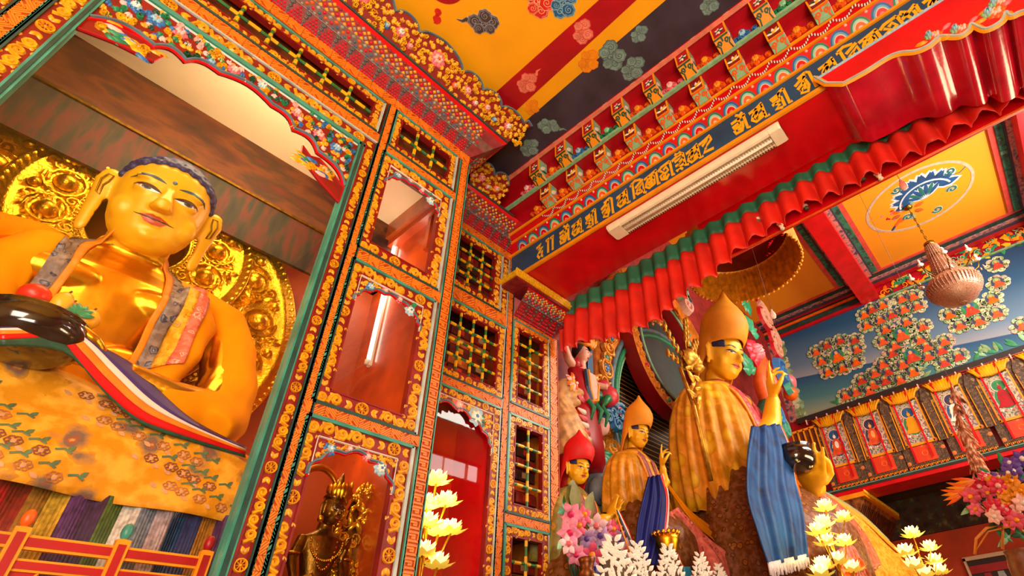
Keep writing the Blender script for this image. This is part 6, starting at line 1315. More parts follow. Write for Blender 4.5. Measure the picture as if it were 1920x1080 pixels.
mb.loft(hrings([(c.z-.09, .225, .125, c.x-.03, 4.17), (c.z-.3, .2, .14, c.x, 4.17), (c.z-.5, .18, .14, c.x+.02, 4.16), (c.z-.62, .22, .16, c.x+.02, 4.16), (c.z-1.1, .36, .2, c.x-.02, 4.18), (c.z-1.5, .42, .22, c.x-.05, 4.2)], 20), CRED); mb.loft(rings([c+V3((-.13, 0, -.07)), c.lerp(g('elbow'), .7)], [.095, .085]), CRED); mb.build('vest', t2, label='red vest and skirt')
mb = MB(); mb.shape(frame((c.x+.04, 4.03, c.z-.31), (1, 0, .0), (0, 0, 1)), [(-.07, .17), (.06, .17), (.09, 0), (.06, -.18), (.0, -.22), (-.05, -.1)], SKINP, .03); mb.ribbon(frame((c.x+.04, 4.02, c.z-.31), (1, 0, 0), (0, 0, 1)), [(-.09, .2), (-.06, -.08), (0, -.24), (.08, -.2), (.12, .05)], .03, YELD, .03); mb.ribbon(frame((c.x+.04, 4.03, c.z-.31), (1, 0, 0), (0, 0, 1)), [(-.13, .2), (-.1, -.05), (-.03, -.22)], .03, BLUEB, .03); mb.tube([c+V3((-.13, 0, -.07)).lerp(V3((0, 0, 0)), 0), ], .1, BLUEB) if False else None
for s in (0, .16, .3): mb.tube([(c.x-.1+s, 4.0, c.z-.58), (c.x-.02+s, 3.97, c.z-.68), (c.x-.06+s, 4.0, c.z-.85)], [.03, .035, .015], GREEN, 7)
mb.build('green_sash', t2, label='green sash and trimmed neckline')
mb = MB(); mb.loft([[g('blueT')+V3((a, b, .3)) for a, b in ((-.06, 0), (.06, 0), (.06, .05), (-.06, .05))], [g('blueB')+V3((a, b, -.1)) for a, b in ((-.06, 0), (.06, 0), (.06, .05), (-.06, .05))], [g('blueB')+V3((a, b, -.5)) for a, b in ((-.06, 0), (.05, 0), (.05, .05), (-.06, .05))]], mat('ribbon_blue', '#14507C', .5, 0, .2, 8), True, True, False); mb.build('blue_ribbon', t2)
t2 = thing('lion_carving', 'carved roaring beast head in pink and cream beside the side cabinet', 'carving', tuple(g('neckL'))); mb = MB(); q = g('lion')
mb.ball(q, (.17, .15, .14), mat('lion_cream', '#E4B478', .45, 0, .3, 9), 14, 9); mb.ball(q+V3((.08, -.1, -.06)), (.12, .1, .06), PINK); mb.ball(q+V3((.06, -.08, -.2)), (.1, .09, .05), PINK); mb.ball(q+V3((.07, -.09, -.13)), (.07, .06, .05), DRED)
mb.loft(rings([q+V3((-.05, .05, -.1)), g('neckL'), g('neckL')+V3((.15, 0, -.35))], [.14, .2, .26]), mat('beast_neck', '#F0D8A0', .45, 0, .2, 6)); fuse(mb, .016, 2, 'head', mat('lion_cream', '#E4B478'), t2)
mb = MB(); Fk = frame(q+V3((-.02, -.16, 0)), (1, 0, 0), (0, 0, 1))
for k in range(12): mb.leaf(Fk, -.06+.02*(k % 4), .02*(k % 3), 1.2+k*.35, .13, .06, (YELD, LPINK, ORANGE)[k % 3], .04)
mb.build('mane', t2)
mb = MB(); mb.ball(q+V3((.09, -.12, -.14)), (.055, .05, .035), DRED); mb.leaf(Fk, .06, -.12, -.6, .14, .06, PINK, .05); mb.ball(q+V3((.04, -.15, .05)), .022, WHITE, 8, 5); mb.build('muzzle', t2)
mb = MB()
for k in range(7): mb.loft(rings([g('neckL')+V3((.02+.02*k, -.2, .12-.085*k)), g('neckL')+V3((.12+.02*k, -.21, .09-.085*k)), g('neckL')+V3((.2+.02*k, -.16, .1-.085*k))], [.01, .035, .02], 8), (WHITE, PINK)[k % 2])
mb.build('belly_scales', t2)
t2 = thing('fruit_carving', 'carved red peaches with green leaves and blue waves beside the throne', 'carving', tuple(g('peach2'))); mb = MB()
PCH = mat('peach_red', '#D83A48', .4, 0, .3, 5)
for p_, r in ((g('peach'), .16), (g('peach')+V3((.16, .03, -.16)), .13), (g('peach')+V3((-.08, .02, .14)), .11)): mb.ball(p_, (r, r, r*1.05), PCH, 14, 9)
mb.build('peach_cluster', t2)
mb = MB(); mb.ball(g('peach2'), (.15, .13, .13), LPINK, 12, 8); mb.ball(g('yel'), (.12, .1, .11), mat('fruit_pale', '#E4CC88', .4, 0, .3, 9), 12, 8); mb.build('jewel', t2)
mb = MB()
for nm, k, y_ in (('leafg', .26, 1.8), ('leafg2', .2, 1.2), ('green2', .26, -.8), ('green3', .28, -1.4), ('horn', .2, 2.6), ('green3', .2, .2)): leaf3(mb, g(nm), k, GREEN, y_, 4)
mb.tube([g('horn')+V3((.1, -.05, .06)), g('horn')+V3((0, -.1, 0)), g('horn')+V3((-.1, -.08, -.16))], [.07, .06, .02], mat('horn_green', '#1C7A46', .35, 0, .2), 9); mb.build('leaves', t2)
mb = MB(); Fk = frame(g('wave')+V3((0, -.05, 0)), (1, 0, 0), (0, 0, 1))
for a, b, r, sg in ((0, .05, .14, 1), (-.18, .0, .11, -1), (-.1, -.14, .12, 1), (.08, -.16, .1, -1), (-.3, -.1, .09, 1)): mb.ribbon(Fk, spiral(a, b, r, 1, 1.4, sg, 16), .042, mat('wave_blue', '#1E6A9C', .4, 0, .3, 9), .07); mb.ribbon(Fk, spiral(a, b, r*1.25, 1, .8, sg, 12), .018, FLBLUE, .06)
mb.build('waves', t2)
t2 = thing('elephant_carving', 'carved grey elephant behind the figure in the red hat', 'carving', tuple(g('trunk'))); mb = MB(); q = g('eleph'); EL = mat('elephant_grey', '#8496A0', .45, 0, .12, 5)
mb.ball(q+V3((.1, .0, -.15)), (.3, .22, .34), EL, 18, 10); mb.ball(q+V3((-.12, -.12, -.22)), (.16, .14, .18), EL); mb.loft(rings([q+V3((-.15, -.2, -.25)), q+V3((-.2, -.28, -.4)), q+V3((-.12, -.3, -.55))], [.09, .07, .045]), EL); mb.ball(q+V3((.02, -.16, -.2)), (.05, .12, .14), EL); mb.loft(rings([q+V3((.15, 0, -.3)), q+V3((.18, 0, -1.2))], [.14, .12]), EL); fuse(mb, .02, 3, 'body', EL, t2)
mb = MB(); mb.tube([q+V3((-.2, -.22, -.3)), q+V3((-.3, -.3, -.36))], [.025, .008], WHITE, 7); mb.build('tusk', t2)
# ---------------------------------------------------------------- lama statues
def hatrings(M, hat, n=40):
    rr = []
    top, bulge = hat
    for t in (0, .15, .3, .5, .7, 1):                      # skirt part with lappets at the back
        r = []
        for i in range(n):
            ph = -pi+2*pi*i/n; a = abs(ph)
            zb = .81-.12*min(1, a/1.3)**1.5 if a < 1.5 else .69-1.2*min(1, (a-1.5)/.5)
            z = lerp(zb, .98, t); w = bulge*(.405+.055*sin(pi*.5*t))+(.10*(1-t) if a > 1.6 else .0); d = bulge*(.445+.06*sin(pi*.5*t))+(.02 if a > 1.6 else 0)
            r.append(M @ V3((w*sin(ph), .03-d*cos(ph), z)))
        rr.append(r)
    for z, w in ((1.08, .475), (1.2, .47), (1.33, .435), (1.46, .37), (1.58, .28), (1.68, .19), (1.78, .11), (1.88, .055), (1.97, .015)):
        zz = 1+(z-1)*top; k = (z-1.0)/.97
        rr.append([M @ V3((bulge*w*sin(-pi+2*pi*i/n)-.05*k*k, .03+.10*k*k-bulge*(w*1.08)*cos(-pi+2*pi*i/n), zz)) for i in range(n)])
    return rr
def lama(name, label, P, s, yaw, pitch, hatm, capem, collarm, skirtm, hat=(1, 1), rh=None, lh=None, cape_len=2.9, pleats=26, skirt=True, voxel=.026):
    t = thing(name, label, 'statue', (P[0], P[1]+.2*s, max(0, P[2]-3.9*s))); M = HM(P, s, yaw, pitch); X = lambda a, b, c: V3((P[0]+a*s, P[1]+b*s, P[2]+c*s))
    mb = MB(); head_shape(mb, M, GOLDF, .72)
    mb.loft([[X(r*cos(q), .16+r*.95*sin(q)+o, z) for q in [2*pi*j/18 for j in range(18)]] for z, r, o in ((.22, .2, -.06), (.0, .2, -.02), (-.15, .24, .02), (-.35, .5, .05), (-.6, .8, .1), (-1.2, .7, .1))], GOLDF)
    for h in (rh, lh):
        if not h: continue
        path, Mh, cu, th, sg = h
        mb.loft(rings([V3(p) for p in path], [s*.24, s*.2, s*.14][:len(path)] if len(path) == 3 else [s*.22, s*.14], 14), GOLDF); hand(mb, Mh, GOLDF, cu, th, sg)
    bo, bv = fuse(mb, voxel*s/.8, 3, 'body', GOLDF, t); face_paint(bv, M, bo, mat('lip_statue', '#C8442C', .4, 0, .1), False, mat('brow_brown', '#5A3416', .5), .004*s/.8)
    mb = MB()
    for i in range(30):                                     # temple hair below the brim
        ph = -1.9+3.8*i/29
        if abs(ph) < .75: continue
        mb.ball(M @ V3((.375*sin(ph), .02-.42*cos(ph), .665)), (.03*s, .04*s, .10*s), HAIRB, 7, 5)
    fuse(mb, .016*s/.8, 1, 'hair', HAIRB, t)
    mb = MB(); mb.loft(hatrings(M, hat), hatm, True, False); mb.build('hat', t, .02*s)
    n = 150; RR = []; R = random.Random(int(s*100)); ph0 = R.uniform(0, 6)
    for z, rx, ry in ((-.05, .25, .24), (-.16, .42, .33), (-.32, .78, .44), (-.5, 1.08, .54), (-.75, 1.3, .62), (-1.1, 1.46, .70), (-1.6, 1.58, .76), (-2.1, 1.64, .80), (-2.6, 1.66, .84), (-cape_len, 1.62, .86)):
        k = min(1, max(0, (-z-.3)/1.2)); row = []
        for i in range(n):
            q = 2*pi*i/n; f = 1+k*(.045*sin(pleats*q+1.2*sin(3*q+ph0)+.5*z)+.028*sin(pleats*.5*q+z))
            row.append(X(rx*f*cos(q), .22+ry*f*sin(q)*(1.15 if sin(q) < 0 else 1), z+.04*sin(5*q)*(z < -2.5)))
        RR.append(row)
    mb = MB(); mb.loft(RR, capem, True, False); cp = mb.build('cape', t, .012*s)
    bc = BVHTree.FromPolygons([V3(p) for p in mb.v], mb.f)
    def front(a, c):
        p = X(a, 0, c); h = bc.ray_cast(V3((p.x, p.y-3*s, p.z)), V3((0, 1, 0))); return h[0]-V3((0, .03*s, 0)) if h[0] else p
    for sg in (-1, 1):
        rows = [[front(sg*a, c) for a, c in pts] for pts in (((.24, -.12), (.18, -.5), (.12, -1.0), (.03, -1.6), (-.04, -2.2)), ((.40, -.16), (.42, -.55), (.38, -1.05), (.30, -1.6), (.24, -2.2)))]
        snapband(None, rows, collarm, 'collar_band', t, 0, .03*s)
        rows = [[front(sg*a, c) for a, c in pts] for pts in (((.40, -.16), (.42, -.55), (.38, -1.05), (.30, -1.6), (.24, -2.2)), ((.47, -.2), (.50, -.57), (.46, -1.07), (.38, -1.62), (.32, -2.2)))]
        snapband(None, rows, OR2, 'collar_edge', t, 0, .03*s)
    if skirt:
        RR = []
        for z, rx, ry, cy in ((-2.2, 1.35, .8, .1), (-2.6, 1.5, 1.0, -.1), (-2.95, 1.62, 1.2, -.2), (-3.25, 1.7, 1.3, -.3), (-3.6, 1.75, 1.35, -.3), (-4.4, 1.75, 1.35, -.3)):
            RR.append([X(rx*cos(q)*(1+.015*sin(17*q)), cy+ry*sin(q)*(1+.02*sin(23*q+z)), z+.05*sin(7*q)) for q in [2*pi*i/110 for i in range(110)]])
        mb = MB(); mb.loft(RR, skirtm, True, True); mb.build('lower_robe', t)
    return t, X, bv
YHAT = mat('hat_yellow', '#E8930A', .65, 0, .1, 4); RHAT = mat('hat_red', '#D80A14', .6, 0, .08, 4)
CAPEY = brocade('cape_gold_brocade', '#C88404', ('#FFD850', '#F8C838', '#F0BC28', '#DCA010'), 2.9, .5, .2, .3, .3); CAPE2 = brocade('cape_ochre_brocade', '#BC7C08', ('#E8B030', '#D89A20', '#B07A1C', '#D08C14'), 5, .4, .2, .4)
CAPE3 = brocade('cape_olive_brocade', '#7A6A28', ('#E8D8C8', '#B05A6A', '#D08A20', '#A88A30'), 7, .45); COLP = brocade('collar_pink_brocade', '#B83A44', ('#F4E0D8', '#E8A8A0', '#A81A28', '#D88880'), 9, .4); COL2 = brocade('collar_dark_brocade', '#8A4A48', ('#F0D8D0', '#C88A90', '#4A2A4A', '#B86A6A'), 16, .4); SKB = brocade('skirt_brown_brocade', '#6A3A10', ('#C88A30', '#7A3A18', '#A86A20', '#4A2412'), 10, .4, .3, .4)
B = PT['BG']
Mr = Matrix.Translation(V3(B['rhand'])+V3((-.05, 0, -.25))) @ Matrix.Rotation(.5, 4, 'Z') @ Matrix.Rotation(-.15, 4, 'Y') @ Matrix.Scale(.62, 4)
hz3 = V3((-.87, -.35, .22)).normalized(); hy3 = (V3((-.1, .25, -1))-hz3*V3((-.1, .25, -1)).dot(hz3)).normalized(); hx3 = hy3.cross(hz3)
Ml = Matrix.Translation(V3(B['lhand'])+V3((.42, .05, -.06))) @ Matrix((hx3, hy3, hz3)).transposed().to_4x4() @ Matrix.Scale(.78, 4)
big, X, bvb = lama('lama_statue', 'largest gilded statue, in a tall yellow pointed hat and gold spotted cape before the throne', (7.58, 3.2, 5.83), .80, -.232, .373, YHAT, CAPEY, COLP, SKB,
    rh=([(7.3, 2.75, 4.5), (7.75, 2.62, 4.9), tuple(V3(B['rhand'])+V3((-.05, .02, -.3)))], Mr, (.1, .9, .5, .3), .9, 1), lh=([(8.9, 2.9, 4.2), (8.6, 2.5, 4.1), tuple(V3(B['lhand'])+V3((.5, .05, -.1)))], Ml, (.3, .3, .32, .4), .75, 1))
lama('lama_statue', 'smaller gilded statue in a yellow pointed hat with a navy scarf on its arm', (5.3, 3.5, 4.118), .328, -.10, .30, YHAT, CAPE2, COL2, SKB, (1.0, 1.08), rh=([(5.15, 3.2, 3.45), (5.25, 3.12, 3.6), tuple(V3(PT['L2']['rhand'])+V3((0, 0, -.09)))], Matrix.Translation(V3(PT['L2']['rhand'])+V3((0, 0, -.06))) @ Matrix.Rotation(.6, 4, 'Z') @ Matrix.Scale(.26, 4), (.1, .95, .5, .3), .9, 1), cape_len=2.6, pleats=20)
lama('lama_statue', 'small gilded statue in a red pointed hat with joined hands, beside the carved side cabinet', (4.44, 3.75, 3.545), .315, -.18, .27, RHAT, CAPE3, COL2, SKB, (.86, 1.1), rh=([(4.3, 3.5, 3.0), (4.45, 3.4, 3.1), (4.50, 3.38, 3.12)], Matrix.Translation(V3((4.52, 3.38, 3.14))) @ Matrix.Rotation(1.3, 4, 'Z') @ Matrix.Rotation(.35, 4, 'X') @ Matrix.Scale(.25, 4), (.1, .1, .12, .15), .3, 1), lh=([(4.7, 3.5, 3.0), (4.65, 3.42, 3.08), (4.60, 3.40, 3.12)], Matrix.Translation(V3((4.62, 3.40, 3.12))) @ Matrix.Rotation(1.3, 4, 'Z') @ Matrix.Rotation(.3, 4, 'X') @ Matrix.Scale(.27, 4), (.2, .2, .22, .25), .3, -1), cape_len=2.6, pleats=16)
# ---------------------------------------------------------------- scarves and mantles
def sheet(name, rows, m, parent=None, waves=5, amp=.03, cols=28, thick=.01, n=None, label=None, edge=None):
    """hanging cloth: rows of (left, right) points from top to bottom, folds across"""
    L = [V3(a) for a, b in rows]; R_ = [V3(b) for a, b in rows]
    def dn(r):
        o = []
        for i in range(len(r)-1):
            a, b, c, d = r[max(i-1, 0)], r[i], r[i+1], r[min(i+2, len(r)-1)]
            for k in range(6): t = k/6; o.append(.5*((2*b)+(-a+c)*t+(2*a-5*b+4*c-d)*t*t+(-a+3*b-3*c+d)*t**3))
        return o+[r[-1]]
    L, R_ = dn(L), dn(R_); n = V3(n or (-.5, -.85, 0)); RR = []
    for k, (a, b) in enumerate(zip(L, R_)):
        s = k/(len(L)-1); RR.append([a.lerp(b, i/cols)+n*amp*(sin(waves*2*pi*i/cols+1.5*s)+.5*sin(waves*3.7*i/cols*pi+4*s)) for i in range(cols+1)])
    mb = MB(); mb.loft(RR, m, False, False); o = mb.build(name, parent, thick, label=label)
    if edge:
        for nm, em, k0, k1 in edge:
            mb = MB(); mb.loft([[r[i]+n*.012 for i in range(k0, k1+1)] for r in RR], em, False, False); mb.build(nm, o if parent is None else parent, thick)
    return o
BLS = ramp_mat('scarf_blue', [(.3, '#031A40'), (.42, '#053C78'), (.6, '#084E8E'), (.75, '#042A58')], 'noise', 3.6, .55, detail=4, bump=.2, spec=.25)
t = thing('blue_scarf', 'long bright blue silk scarf hanging from the raised hand of the largest statue', 'scarf', (6.3, 2.3, 2.7))
R4 = [(B['scTL'], B['scTR']), ((5.9, 2.38, 3.85), (7.45, 2.36, 4.35)), (B['scML'], B['scMR']), (B['scLm'], (6.75, 2.2, 3.35)), (B['scBL'], B['scBR'])]
sheet('silk', R4, BLS, t, 3, .028, 40, .012)
mb = MB(); a, b = V3(B['scBL']), V3(B['scBR'])
for k in range(60): p = a.lerp(b, k/59)+V3((0, -.01, .03)); mb.tube([p, p+V3((-.03+.02*sin(k), -.01, -.11-.03*sin(k*2.3)))], .011, mat('fringe_pale', '#D8D0DC', .5, 0, .1), 4)
mb.build('fringe', t)
edge = [(V3(r)+V3((.0, .02, 0)), V3(r)+V3((.11, .03, .02))) for _, r in R4]
sheet('white_edge', edge, mat('scarf_white', '#E4DCE0', .5, 0, .08), t, 1, .005, 6)
e2 = [(V3(r)+V3((.11, .03, .02)), V3(r)+V3((.24, .05, .05))) for _, r in R4]; sheet('orange_edge', e2, ORANGE, t, 1, .005, 6)
e3 = [(V3(r)+V3((.2, .06, -.05)), V3(r)+V3((.3, .08, .0))) for _, r in R4[2:]]; sheet('green_edge', e3, LGREEN, t, 1, .005, 6)
t = thing('navy_scarf', 'navy blue silk scarf hanging in front of the smaller statue in the yellow hat', 'scarf', (4.7, 3.05, 2.6)); L2 = PT['L2']
NVB = mat('scarf_navy', '#0A1668', .6, 0, .25, 5, bump=.15, bs=12, spec=.2)
sheet('silk', [(L2['scTL'], L2['scTR']), ((4.72, 3.1, 3.3), (5.15, 3.08, 3.4)), ((4.5, 3.05, 3.0), (5.0, 3.04, 3.1)), ((4.4, 3.02, 2.8), (4.8, 3.0, 2.8)), (L2['scBL'], L2['scBR'])], NVB, t, 3, .018, 24, .008)
sheet('red_edge', [(L2['scTR'], V3(L2['scTR'])+V3((.05, 0, .02))), ((5.15, 3.08, 3.4), (5.21, 3.09, 3.42)), ((5.0, 3.04, 3.1), (5.06, 3.05, 3.12)), ((4.8, 3.0, 2.8), (4.85, 3.01, 2.82))], RED, t, 1, .003, 6); sheet('white_edge', [(V3(L2['scTR'])+V3((.05, 0, .02)), V3(L2['scTR'])+V3((.085, 0, .03))), ((5.21, 3.09, 3.42), (5.25, 3.1, 3.44)), ((5.06, 3.05, 3.12), (5.09, 3.05, 3.13)), ((4.85, 3.01, 2.82), (4.88, 3.01, 2.83))], WHITE, t, 1, .003, 6)
t = thing('orange_mantle', 'orange mantle sweeping down from the smaller yellow-hatted statue over a pink brocade cloth', 'cloth', (5.8, 3.15, 2.6)); mn = [V3(p) for p in L2['man']]
sheet('mantle', [(mn[0]+V3((-.02, 0, -.02)), mn[0]+V3((.06, .06, .08))), (mn[1]+V3((-.1, 0, -.12)), mn[1]+V3((.04, .06, .04))), (mn[2]+V3((-.12, 0, -.16)), mn[2]+V3((.02, .06, .02))), (mn[3]+V3((-.15, 0, -.2)), mn[3]+V3((.02, .06, 0)))], SHAWL, t, 2, .02, 16)
COR = brocade('coral_brocade', '#D86A5A', ('#F4D8D0', '#F0A090', '#B81C28', '#E88A7A'), 8, .4)
sheet('coral_robe', [(L2['robT'], (5.45, 3.12, 3.35)), ((5.05, 3.05, 2.98), L2['robR']), ((5.1, 3.0, 2.7), (6.25, 3.0, 2.92)), ((5.1, 2.95, 2.4), (6.5, 2.98, 2.6))], COR, t, 3, .03, 26)
for k, (c, x0) in enumerate((('#1A7A9A', 5.02), ('#5A3A7A', 5.3), ('#D82A2A', 5.48), ('#2AA0B0', 5.62), ('#E07030', 5.76))): sheet('silk_strip', [((x0+.02, 2.93, 2.66-.02*k), (x0+.17, 2.93, 2.68-.02*k)), ((x0, 2.9, 2.3), (x0+.14, 2.9, 2.3))], mat('strip_'+c[1:], c, .4, 0, .15, 8), t, 1, .006, 6)
t = thing('brocade_mantle', 'gold and brown brocade mantle spread over the knee of the largest statue', 'cloth', (8.6, 2.0, 2.4))
MB1 = brocade('mantle_gold_brocade', '#C07A12', ('#F0C860', '#A8642A', '#E8A838', '#B07A30'), 11, .38, .3, .4)
PSH = lambda pts: [tuple(V3((0, 0, 1.6))+(V3(p)-V3((0, 0, 1.6)))*1.13) for p in pts]
edgeP = [(7.75, 2.42, 3.95), (8.55, 2.3, 3.9), (9.1, 2.1, 3.68), (9.6, 1.95, 3.35), (10.3, 1.82, 3.08), (11.2, 1.75, 2.9)]; edgeP = PSH(edgeP); lowP = [(7.1, 2.2, 3.55), (6.9, 2.05, 3.2), (6.9, 1.95, 2.9), (7.0, 1.88, 2.6), (7.3, 1.85, 2.4), (7.6, 1.82, 2.2)]; lowP = PSH(lowP)
sheet('mantle', list(zip(lowP, edgeP)), MB1, t, 5, .03, 40, .012)
sheet('green_border', [(V3(p)+V3((-.03, -.02, -.02)), V3(p)+V3((.10, .03, .07))) for p in edgeP[:4]], mat('border_sage', '#7A9A6A', .5, 0, .2), t, 1, .004, 6); sheet('orange_border', [(V3(p)+V3((-.2, -.03, -.1)), V3(p)+V3((-.03, -.02, -.02))) for p in edgeP], OR2, t, 1, .004, 6)
PUR = brocade('mantle_rose_brocade', '#9A4C30', ('#D8A080', '#8A3A38', '#C88858', '#6A3A2A'), 9, .4)
sheet('rose_panel', [tuple(V3(q)-V3((0, .03, 0)) for q in PSH(r)) for r in [((7.2, 2.18, 3.62), (7.95, 2.27, 3.86)), ((7.05, 2.05, 3.3), (8.2, 2.1, 3.6)), ((7.1, 1.93, 2.95), (8.2, 1.95, 3.2)), ((7.2, 1.85, 2.6), (8.1, 1.88, 2.85))]], PUR, t, 3, .02, 26)
for k in range(3): sheet('folded_hem', [((6.2+.1*k, 1.9-.03*k, 2.72-.1*k), (7.0, 1.84-.03*k, 2.95-.12*k)), ((6.1+.1*k, 1.87-.03*k, 2.58-.1*k), (7.0, 1.81-.03*k, 2.78-.12*k))], (COR, ORANGE, PUR)[k], t, 7, .035, 40)
t = thing('alms_bowl', 'black bowl resting on the open palm of the largest statue', 'bowl', B['bowl']); mb = MB(); c = V3(B['bowl'])
mb.loft([[V3((c.x+r*cos(2*pi*i/28), c.y+r*sin(2*pi*i/28), c.z+z)) for i in range(28)] for r, z in [(r_*.66, z_*.7-.05) for r_, z_ in ((.06, -.2), (.24, -.18), (.38, -.05), (.42, .1), (.38, .24), (.34, .28), (.37, .31), (.33, .3), (.3, .1), (.05, .0))]], mat('black_lacquer_bowl', '#1C1410')); mb.build('bowl_body', t)
# golden lotus spray at the shoulder
t = thing('lotus_spray', 'gilded lotus and grain stalks at the near shoulder of the largest statue', 'carving', B['st0']); f = V3(B['flw']); GDL = mat('dull_gilt', '#C08A24', .42, .7, .25, 14)
mb = MB(); mb.tube([V3(B['st0'])+V3((.1, 0, -.9)), B['st0'], B['st1'], f+V3((-.1, 0, -.05)), f], [.03, .03, .028, .025, .02], GDL, 8)
for k in range(9): p = V3(B['st0']).lerp(f, k/8); Fk = frame(p+V3((0, -.06, 0)), (1, 0, 0), (0, 0, 1)); mb.leaf(Fk, 0, 0, 1+k*1.9, .22, .08, GDL, .04)
mb.build('stem', t)
mb = MB(); Fk = frame(f+V3((.0, -.08, 0)), (1, 0, 0), (0, 0, 1))
for k in range(7): mb.leaf(Fk, 0, 0, .1+k*.48, .27, .14, GDL, .1)
mb.ball(f+V3((.1, -.05, .08)), (.13, .12, .11), GDL, 12, 8); mb.build('lotus', t)
for nm in ('w1', 'w2', 'w3', 'w4'):
    mb = MB(); p = V3(B[nm]); mb.tube([f, f.lerp(p, .6)+V3((-.04, 0, 0)), p], .010, GDL, 5); d = (p-f).normalized()
    for k in range(9): q = p-d*(.5*k/9)+V3((.03*(-1)**k, 0, 0)); mb.ball(q, (.028, .028, .07), GDL, 6, 4)
    mb.build('grain_stalk', t)
# ---------------------------------------------------------------- lotus lamps
LPET = mat('lotus_petal_glow', '#FFE468', .4, 0, .15, 30, emit=.55, ecol='#FFD040'); LPET1 = mat('lotus_petal_bright', '#FFEFA0', .4, 0, .1, 30, emit=1.6, ecol='#FFE88A'); LPET2 = mat('lotus_petal_white', '#FFFFFF', .4, 0, 0, emit=3.5, ecol='#FFF6CC'); LCOR = mat('lotus_core_glow', '#FFFFFF', .4, 0, 0, emit=9, ecol='#FFF6D0'); BRASS = mat('brass', '#D8A030', .3, 1, .2, 20)
def lotus_mesh(r):
    mb = MB()
    for ring, (n, tilt, ln, m) in enumerate(((8, .12, 1.0, LPET), (8, .7, .85, LPET1), (6, 1.15, .72, LPET2))):
        for k in range(n):
            a = 2*pi*(k+.5*ring)/n; d = V3((cos(a)*cos(tilt), sin(a)*cos(tilt), sin(tilt))); sd = V3((-sin(a), cos(a), 0)); nn = d.cross(sd)
            P = [V3((0, 0, 0)), d*ln*.45*r-sd*.28*r-nn*.06*r, d*ln*.45*r+sd*.28*r-nn*.06*r, d*ln*.45*r-nn*.14*r, d*ln*.8*r-sd*.18*r, d*ln*.8*r+sd*.18*r, d*ln*1.05*r+V3((0, 0, .08*r))]
            mb.add(P, [(0, 1, 3), (0, 3, 2), (1, 4, 3), (3, 5, 2), (3, 4, 6), (3, 6, 5)], m, True)
    mb.ball((0, 0, .34*r), (.30*r, .30*r, .34*r), LCOR, 8, 6)
    return mb
def lotus_tree(label, pts, r, base, light=0):
    t = thing('lotus_lamp', label, 'lamp', base); mb = MB(); bx, by, bz = base; top = max(p[2] for p in pts)
    mb.tube([(bx, by, bz), (bx, by, (bz+top)/2), (bx, by, top-.1)], [.03, .025, .015], BRASS, 8)
    for p in pts: c = V3(p); mb.tube([(bx, by, max(bz, c.z-.22)), (lerp(bx, c.x, .6), lerp(by, c.y, .6), c.z-.2), (c.x, c.y, c.z-.01)], .009, BRASS, 6)
    mb.build('stand', t); base_o = None
    for p in pts:
        if base_o is None: m_ = lotus_mesh(r); m_.v = [(a+p[0], b+p[1], c+p[2]) for a, b, c in m_.v]; base_o = m_.build('lotus', t); p0 = V3(p)
        else: o = base_o.copy(); C.objects.link(o); o.parent = t; o.location = V3(p)-p0
    if light: point('lamp_glow', (sum(p[0] for p in pts)/len(pts), sum(p[1] for p in pts)/len(pts)-.12, sum(p[2] for p in pts)/len(pts)+.05), light, '#FFC860', .12)
    return t
def point(name, loc, pw, col='#FFD8A0', r=.05):
    l = bpy.data.lights.new(name, 'POINT'); l.energy = pw; l.color = lin(col)[:3]; l.shadow_soft_size = r
    o = bpy.data.objects.new(name, l); C.objects.link(o); o.location = loc; return o
lotus_tree('glowing lotus lamp tree in the red arched doorway of the recessed cabinet', [(a, b, c) for a, b, c in PT['LOTN']], .125, (2.52, 3.6, 1.92), 9)
lotus_tree('large glowing lotus lamp tree beside the brocade mantle of the largest statue', PT['LOTR'], .135, (6.1, 1.78, 0), 14)
lotus_tree('glowing lotus lamp tree farthest right, in front of the orange wall', PT['LOTF'], .18, (9.7, 1.65, 0), 14)
# ---------------------------------------------------------------- bouquet, butter sculptures, vases
def petalflower(mb, p, r, m, m2, n=5, up=V3((-.45, -.8, -.35))):
    up = up.normalized(); a = up.orthogonal().normalized(); b = up.cross(a); F = lambda x, y, h=0: V3(p)+a*x+b*y+up*h
    for k in range(n): q = 2*pi*k/n+.3; mb.leaf(F, .1*r*cos(q), .1*r*sin(q), q, r, r*.72, m, r*.18)
    mb.dome(F, 0, 0, r*.3, m2, r*.35, 7, r*.1)
ORC = [(mat('orchid_pink', '#F08AB0', .5, 0, .25, 12), mat('orchid_magenta', '#D8206A', .5, 0, .2, 12)), (mat('orchid_pale', '#F8D0DC', .5, 0, .1, 12), PINK), (mat('orchid_violet', '#B08AC0', .5, 0, .25, 12), mat('violet_deep', '#5A3A8A', .5)), (mat('orchid_rose', '#E8507C', .5, 0, .2, 12), YELD)]
t = thing('orchid_bouquet', 'bouquet of pink and white orchids in front of the red-hatted statue', 'flowers', (3.9, 3.2, 2.2))
for k, p in enumerate(PT['BQ']):
    mb = MB(); a, b = ORC[(k*3) % 4]; petalflower(mb, p, .085 if k % 3 else .105, a, b, 5 if k % 2 else 6, V3((-.5+.3*sin(k*2), -.8, -.3+.4*cos(k)))); mb.build('orchid', t)
mb = MB(); R = random.Random(9)
for k in range(30): p = V3(R.choice(PT['BQ']))+V3((R.uniform(-.06, .06), .05, R.uniform(-.12, .06))); mb.leaf(frame(p, (1, .2, 0), (0, .2, 1)), 0, 0, R.uniform(0, 6.3), .18, .06, (DGREEN, LGREEN, GREEN)[k % 3], .01)
for p in PT['BQ']: mb.tube([(3.9, 3.25, 2.25), V3(p).lerp(V3((3.9, 3.25, 2.3)), .4)+V3((0, .05, 0)), V3(p)+V3((0, .03, -.01))], .007, DGREEN, 5)
mb.build('stems', t)
